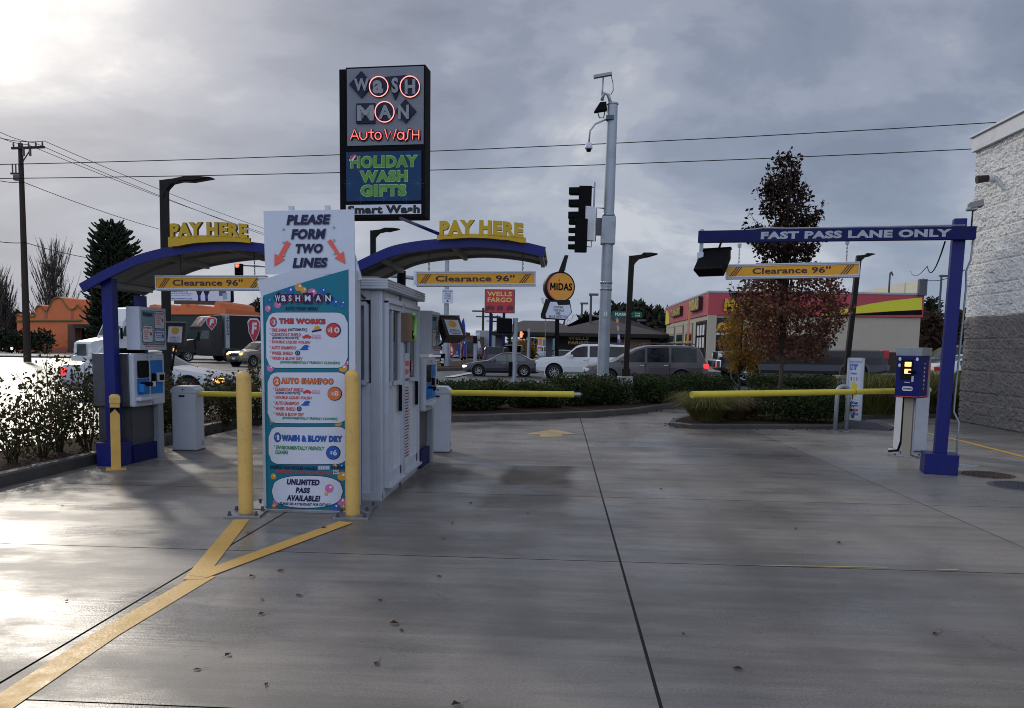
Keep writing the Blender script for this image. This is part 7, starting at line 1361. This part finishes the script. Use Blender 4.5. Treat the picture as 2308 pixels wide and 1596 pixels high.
def trailer_logo(tr_):
    m = MB(); T = Tr(0, -1.28, 0) @ FRONT; shield(m, 7.0, 2.75, 1.2, 2.3, .012, T); m.text('WHATEVER YOU', 7.9, 12.4, 3.05, 3.45, M['bubble white'], T, .012); m.text('DRIVE A FIRM GRIP' if False else 'DRIVE A F', 7.9, 11.0, 2.2, 2.6, M['bubble white'], T, .012)
    for k, c in enumerate('482060'): m.text(c, 4.45, 4.66, 3.75 - k * .28, 3.95 - k * .28, M['navy ink'], T, .022, bold=.03)
    m.build('lettering', tr_)
semi('semi_truck', 'black semi truck with a red shield emblem, towing a black trailer, behind the smile notice', (*carpos(384, 69)[:2], 0), .80, 'truck black', 12.5, black_logo, 'trailer black', 'galvanised')
def white_logo(t, W): m = MB(); m.text('DSL', 2.9, 3.6, 3.45, 3.65, M['street green'], FRONT, W + .012, bold=.05, it=.2); m.build('lettering', t)
semi('semi_truck', 'white semi truck facing left behind the left blue post', (*carpos(186, 53)[:2], 0), 1.05, 'suv white', 10, white_logo, None, 'suv white')
A = carpos(1092, 140); t = thing('box_truck', 'grey box trailer seen from behind, right of the dark red van far down the street', 'truck', A, 0, FG); m = MB(); m.box((0, 2, 2.7), (2.6, 9, 3.4), M['galvanised']); m.box((0, -2.52, 2.7), (2.3, .06, 3.1), M['brushed']); m.build('box', t); m = MB(); m.box((0, 1, .6), (2.2, 8, .8), M['black']); m.build('chassis', t)
# ================================================================ PLANTS
HG = 'clipped hedges along the kerb'
hedge_block('dark clipped hedge right behind the middle barrier gate, left one of the row', G(992, 926, .1), G(1138, 922, .1), 1.25, .74, 16000, group=HG)
hedge_block('dark clipped hedge in the middle of the row, behind the grey signal head post', G(1150, 921, .1) + Vector((.05, .1, 0)), G(1244, 918, .1), 1.2, .70, 11000, group=HG)
hedge_block('dark clipped hedge around the foot of the steel signal pole', G(1256, 917, .1) + Vector((.05, .2, 0)), G(1396, 911, .1) + Vector((0, .4, 0)), 1.35, .80, 15000, group=HG)
hedge_block('long dark clipped hedge right of the concrete lamp block', G(1436, 913, .1) + Vector((0, .4, 0)), G(1616, 901, .1) + Vector((0, .5, 0)), 1.5, .82, 21000, group=HG)
hedge_block('clipped hedge behind the red leaved tree, before the dark pickup', (P(1695, 870, 31).x, 31.4), (P(1890, 870, 31).x, 31.6), 1.3, .66, 14000, z=zg(9) + .0, group=HG)
for px, py, r, h, lab, n in ((1745, 948, .95, .85, 'glossy green shrub on the right island, left of the sandwich board', 5200), (1836, 950, .95, .80, 'glossy green shrub on the right island beside the steel hoop', 5200), (1905, 948, .55, .7, 'small green shrub behind the sandwich board', 2200), (1695, 938, .45, .45, 'low yellowish shrub between the grass tufts and the glossy shrubs', 1500), (1880, 905, .8, .5, 'low green shrub far behind the sandwich board', 2200), (1975, 905, 1.3, .55, 'low dull shrub right of the sandwich board, behind the grass clumps', 2500)):
    A = G(px, py, .1); o = thing('shrub', lab, 'shrub', (A.x, A.y, .08), 0, 'shrubs on the right island'); cl = [(random.uniform(-.5, .5) * r, random.uniform(-.4, .4) * r, h * random.uniform(.4, .6), r * .55, r * .5, h * .45) for _ in range(7)]; leaf_mesh('foliage', clump_points(n, cl), .062, M['hedge leaf' if 'yellow' not in lab else 'grass blade'], o, .55); m = MB()
    for _ in range(5): m.tube([(0, 0, 0), (random.uniform(-.3, .3) * r, random.uniform(-.3, .3) * r, h * .6)], .015, M['bark'], 5, .006)
    m.build('stem', o)
A = G(1592, 948, .1); grass_tuft(A.x, A.y, .85, .62, 'green arching grass tuft at the left tip of the right island', n=1300); A = G(1655, 945, .1); grass_tuft(A.x, A.y + .2, .75, .5, 'brownish grass tuft beside the green one on the right island', mt_='dry grass', n=1100)
for px, py, r, h, lab in ((1985, 935, 1.15, 1.0, 'large arching grass clump left of the blue kiosk'), (2125, 930, 1.0, 1.1, 'large grass clump behind the blue gantry post'), (2160, 934, .8, .95, 'grass clump against the corner of the block building'), (2055, 925, 1.0, .95, 'grass clump directly behind the blue kiosk')): A = G(px, py, .1); grass_tuft(A.x, A.y + .4, r, h, lab, n=1400)
RB = [(-6.85, 9.85, 1.1, .5, 'rose bush at the very left edge, cut by the picture frame'), (-6.8, 10.35, 1.2, .5, 'rose bush at the left edge of the picture, in front of the bright wet street'), (-6.95, 10.95, 1.5, .5, 'tallest of the rose bushes left of the blue post, its long shoots against the street'), (-6.65, 11.15, 1.3, .45, 'rose bush close left of the blue post, before the silver car'), (-6.75, 11.9, 1.25, .6, 'dense rose bush touching the left pay station'), (-6.9, 12.8, .95, .6, 'rose bush just behind the left pay station'), (-6.8, 13.6, 1.0, .6, 'rose bush behind the left barrier gate'), (-6.75, 14.5, 1.12, .7, 'rose bush right behind the smile notice, before the silver sedan'), (-6.4, 15.3, 1.12, .7, 'rose bush above the gate end of the left yellow arm'), (-6.1, 16.2, 1.15, .75, 'rose bush behind the middle of the left yellow arm'), (-5.5, 17.2, 1.45, .8, 'rose bush between the left gate arm and the menu board'), (-4.7, 18.0, 1.4, .7, 'rose bush close behind the left side of the menu board'), (-3.9, 18.5, 1.1, .7, 'x')]
for x, y, h, w, lab in RB[:-1]: rose(x, y, h, w, 750 if y < 12 else 2200, lab)
# red leaved pear and small yellow maple on the island
Y = 23.6; A = Vector((P(1757, 900, Y).x, Y, .08)); sc = MPP(1757, 700, Y); zz = lambda py: P(1757, py, Y).z - .08; xx = lambda px, py: P(px, py, Y).x - A.x
cl = []
for (py, x0, x1) in ((375, 1748, 1800), (405, 1722, 1806), (440, 1715, 1822), (480, 1712, 1838), (520, 1695, 1845), (560, 1700, 1850), (600, 1702, 1850)):
    for q in range(3): c = x0 + (x1 - x0) * (q + .5 + random.uniform(-.15, .15)) / 3; cl.append((xx(c, py), random.uniform(-.35, .35), zz(py) + random.uniform(-.15, .15), (x1 - x0) * sc * random.uniform(.19, .27), (x1 - x0) * sc * .35, 26 * sc))
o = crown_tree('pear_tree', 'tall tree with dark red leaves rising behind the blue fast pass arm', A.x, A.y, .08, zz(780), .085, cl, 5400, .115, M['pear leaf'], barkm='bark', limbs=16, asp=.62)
for q in ((1695, 470), (1850, 455), (1672, 520), (1852, 560), (1735, 372), (1795, 362), (1680, 560)): pass
cl2 = []
for (py, x0, x1) in ((630, 1680, 1872), (665, 1655, 1880), (700, 1650, 1888), (735, 1690, 1885), (765, 1700, 1870), (795, 1720, 1850)):
    for q in range(4): c = x0 + (x1 - x0) * (q + .5) / 4; cl2.append((xx(c, py), random.uniform(-.6, .6), zz(py), (x1 - x0) * sc * .2, (x1 - x0) * sc * .32, 24 * sc))
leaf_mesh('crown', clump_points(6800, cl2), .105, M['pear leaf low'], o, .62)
tw = []; m = MB()                                                     # long outer shoots with single leaves
for (px, py, bx, by) in ((1672, 500, 1730, 590), (1858, 455, 1800, 560), (1850, 540, 1800, 600), (1735, 366, 1752, 450), (1797, 352, 1785, 440), (1770, 370, 1765, 440), (1640, 640, 1700, 720), (1648, 600, 1720, 690), (1905, 680, 1840, 720), (1898, 720, 1830, 760), (1880, 770, 1820, 780), (1868, 590, 1810, 640), (1815, 405, 1790, 480), (1705, 430, 1740, 520), (1686, 470, 1735, 560)):
    a = Vector((xx(bx, by), 0, zz(by))); b = Vector((xx(px, py), random.uniform(-.4, .4), zz(py))); m.tube([a, a.lerp(b, .5) + Vector((0, 0, -.03)), b], .012, M['twig'], 4, .004)
    for k in range(26): f_ = random.uniform(.25, 1.02); tw.append(tuple(a.lerp(b, f_) + Vector((random.gauss(0, .05), random.gauss(0, .05), random.gauss(0, .04)))))
m.build('twig', o); leaf_mesh('shoot_leaf', tw, .12, M['pear leaf'], o, .6)
Y = 26.5; A = Vector((P(1664, 905, Y).x, Y, .08)); sc = MPP(1664, 800, Y); zz = lambda py: P(1664, py, Y).z - .08; xx = lambda px: P(px, 780, Y).x - A.x; cl = []
for (py, x0, x1) in ((690, 1660, 1720), (715, 1630, 1740), (745, 1625, 1745), (775, 1628, 1742), (800, 1632, 1730), (825, 1640, 1705)):
    for q in range(3): c = x0 + (x1 - x0) * (q + .5) / 3; cl.append((xx(c), random.uniform(-.4, .4), zz(py), (x1 - x0) * sc * .24, (x1 - x0) * sc * .4, 20 * sc))
crown_tree('maple_tree', 'small yellow and orange maple in front of the red leaved tree', A.x, A.y, .08, zz(840), .05, cl, 5600, .075, M['maple leaf'], limbs=10, asp=.7)
# monkey puzzle tree
Y = 76; A = Vector((P(262, 800, Y).x, Y, 0)); zt = P(262, 522, Y).z; t = thing('monkey_puzzle_tree', 'dark spiky monkey puzzle tree above the left canopy', 'tree', A, 0); m = MB(); m.tube([(0, 0, 0), (0, 0, zt * .5), (0, 0, zt - .6)], .35, M['bark'], 8, .15); m.build('trunk', t); m = MB(); M['puzzle'] = M['conifer leaf']; n = 0; lp = []
for k in range(26):
    f_ = k / 25; z = 1.6 + (zt - 2.0) * f_; R = 2.5 - .6 * f_ if f_ < .68 else 2.09 * math.sqrt(max(.05, 1 - ((f_ - .68) / .33) ** 2))
    for j in range(13):
        a = 2 * PI * (j + random.random() * .6) / 13 + k * .4; r_ = R * random.uniform(.8, 1.08); pts = [Vector((math.cos(a) * r_ * q, math.sin(a) * r_ * q, z - .35 * math.sin(q * 2.2) * (1 - f_) * 1.6 + (.9 * f_ + .25) * q * q)) for q in (0, .25, .5, .75, 1.0)]
        m.tube(pts, .12, M['conifer leaf'], 5, .10)
        for q in range(5): s_ = pts[1].lerp(pts[4], random.random()); an = a + random.choice((-.7, .7)); m.tube([s_, s_ + Vector((math.cos(an) * .4, math.sin(an) * .4, .12)), s_ + Vector((math.cos(an) * .7, math.sin(an) * .7, .4))], .10, M['conifer leaf'], 4, .07)
m.build('crown', t)
# bare poplars
for px, py, Y, w, lab, sd in ((126, 537, 118, 9.0, 'bare upright tree behind the orange parapet, right of the utility pole', 3), (-22, 558, 112, 9.0, 'bare tree cut by the left edge of the picture', 5), (14, 620, 118, 5.0, 'smaller bare tree at the left edge, left of the utility pole', 8)):
    A = P(px, 790, Y); h = P(px, py, Y).z; poplar(A.x, Y, h, w, lab, sd)
A = P(1515, 790, 100); bare_tree(A.x, 100, P(1515, 668, 100).z * 1.0, 9, 'bare round tree between the dark evergreens and the red fascia', 0, None, 12, .2, .35, 5)
A = P(1300, 790, 110); bare_tree(A.x, 110, P(1300, 690, 110).z, 5, 'small bare tree behind the round orange sign', 0, None, 21, .12, .4, 4)
# dark trees in the background
BG = 'trees in the background'
def bgtree(label, px, pt, Y, wpx, n, mt_='far leaf', pb=800, size=.9, cone=False):
    A = P(px, pb, Y); h = P(px, pt, Y).z; w = wpx * Y / F_PX; cl = []
    for i in range(9):
        f_ = random.uniform(.15, .9); ww = w * .5 * ((1 - f_) * .9 + .1 if cone else math.sqrt(max(.1, 1 - (f_ * 1.4 - .55) ** 2))); cl.append((random.uniform(-.5, .5) * ww, random.uniform(-.5, .5) * ww, h * (f_ * .85 + .08), max(.4, ww * .75), max(.4, ww * .75), h * .13))
    return crown_tree('evergreen_tree' if mt_ != 'brown leaf' else 'brown_tree', label, A.x, Y, 0, h * .3, .25, cl, n, size, M[mt_], BG, limbs=5, asp=.45)
for a in (('dark evergreen above the bank roof, left of the lamp post', 1388, 676, 105, 120, 3500), ('broad dark evergreen right of the lamp post, above the bank roof', 1440, 672, 106, 110, 3500), ('dark evergreen sloping down to the red fascia', 1482, 690, 104, 80, 2500), ('small dark evergreen left of the signal pole above the bank roof', 1322, 704, 108, 60, 1500), ('dark evergreen behind the utility pole at the left edge', 15, 700, 125, 70, 2200), ('dark evergreen between the utility pole and the orange building', 58, 700, 126, 45, 1500), ('dark conifer just left of the menu board above the trailer', 590, 668, 150, 60, 1500), ('dark conifer right of the billboard', 545, 676, 155, 60, 1500), ('dark spiky conifer behind the right end of the repair shop sign', 1885, 625, 95, 85, 2200), ('tall dark tree at the right end of the repair shop', 2090, 655, 100, 36, 1600)): bgtree(*a)
for a in (('reddish brown tree between the repair shop and the blue post', 2095, 702, 80, 70, 2600, 'brown leaf'), ('reddish brown tree right of the blue post, beside the block building', 2165, 694, 85, 70, 2600, 'brown leaf'), ('yellowish tree under the bank roof', 1180, 764, 95, 50, 1200, 'maple leaf')): bgtree(*a, size=.7)
for i in range(16):                                                    # trees along the far end of the street
    px = 1075 + i * 9 + random.uniform(-4, 4); Y = 260 + 22 * i % 180
    bgtree('distant tree in the row at the far end of the street', px, 765 + random.uniform(-10, 12), Y, 22, 260, 'far leaf', 797, 1.5, True)
t = thing('wall_hedge', 'dark hedge and fence left of the orange building', 'hedge', (P(20, 800, 92).x, 92, 0), 0); leaf_mesh('foliage', clump_points(3000, [(x, 0, 1.5, 1.6, 1.2, 1.4) for x in range(-8, 5, 2)]), .5, M['conifer leaf'], t)
struct_note = None
# haze: damp winter air
hz = bpy.data.materials.new('haze'); hz.use_nodes = True; nt = hz.node_tree; nt.nodes.clear(); pv = nt.nodes.new('ShaderNodeVolumePrincipled'); pv.inputs['Color'].default_value = (.75, .84, 1.0, 1); pv.inputs['Density'].default_value = .00032; pv.inputs['Anisotropy'].default_value = .2; on = nt.nodes.new('ShaderNodeOutputMaterial'); nt.links.new(pv.outputs[0], on.inputs['Volume'])
HAZE = False
if HAZE:
    m = MB(); m.box((0, 1500, 30), (3000, 3400, 70), hz); o = m.build('haze'); o['kind'] = 'stuff'
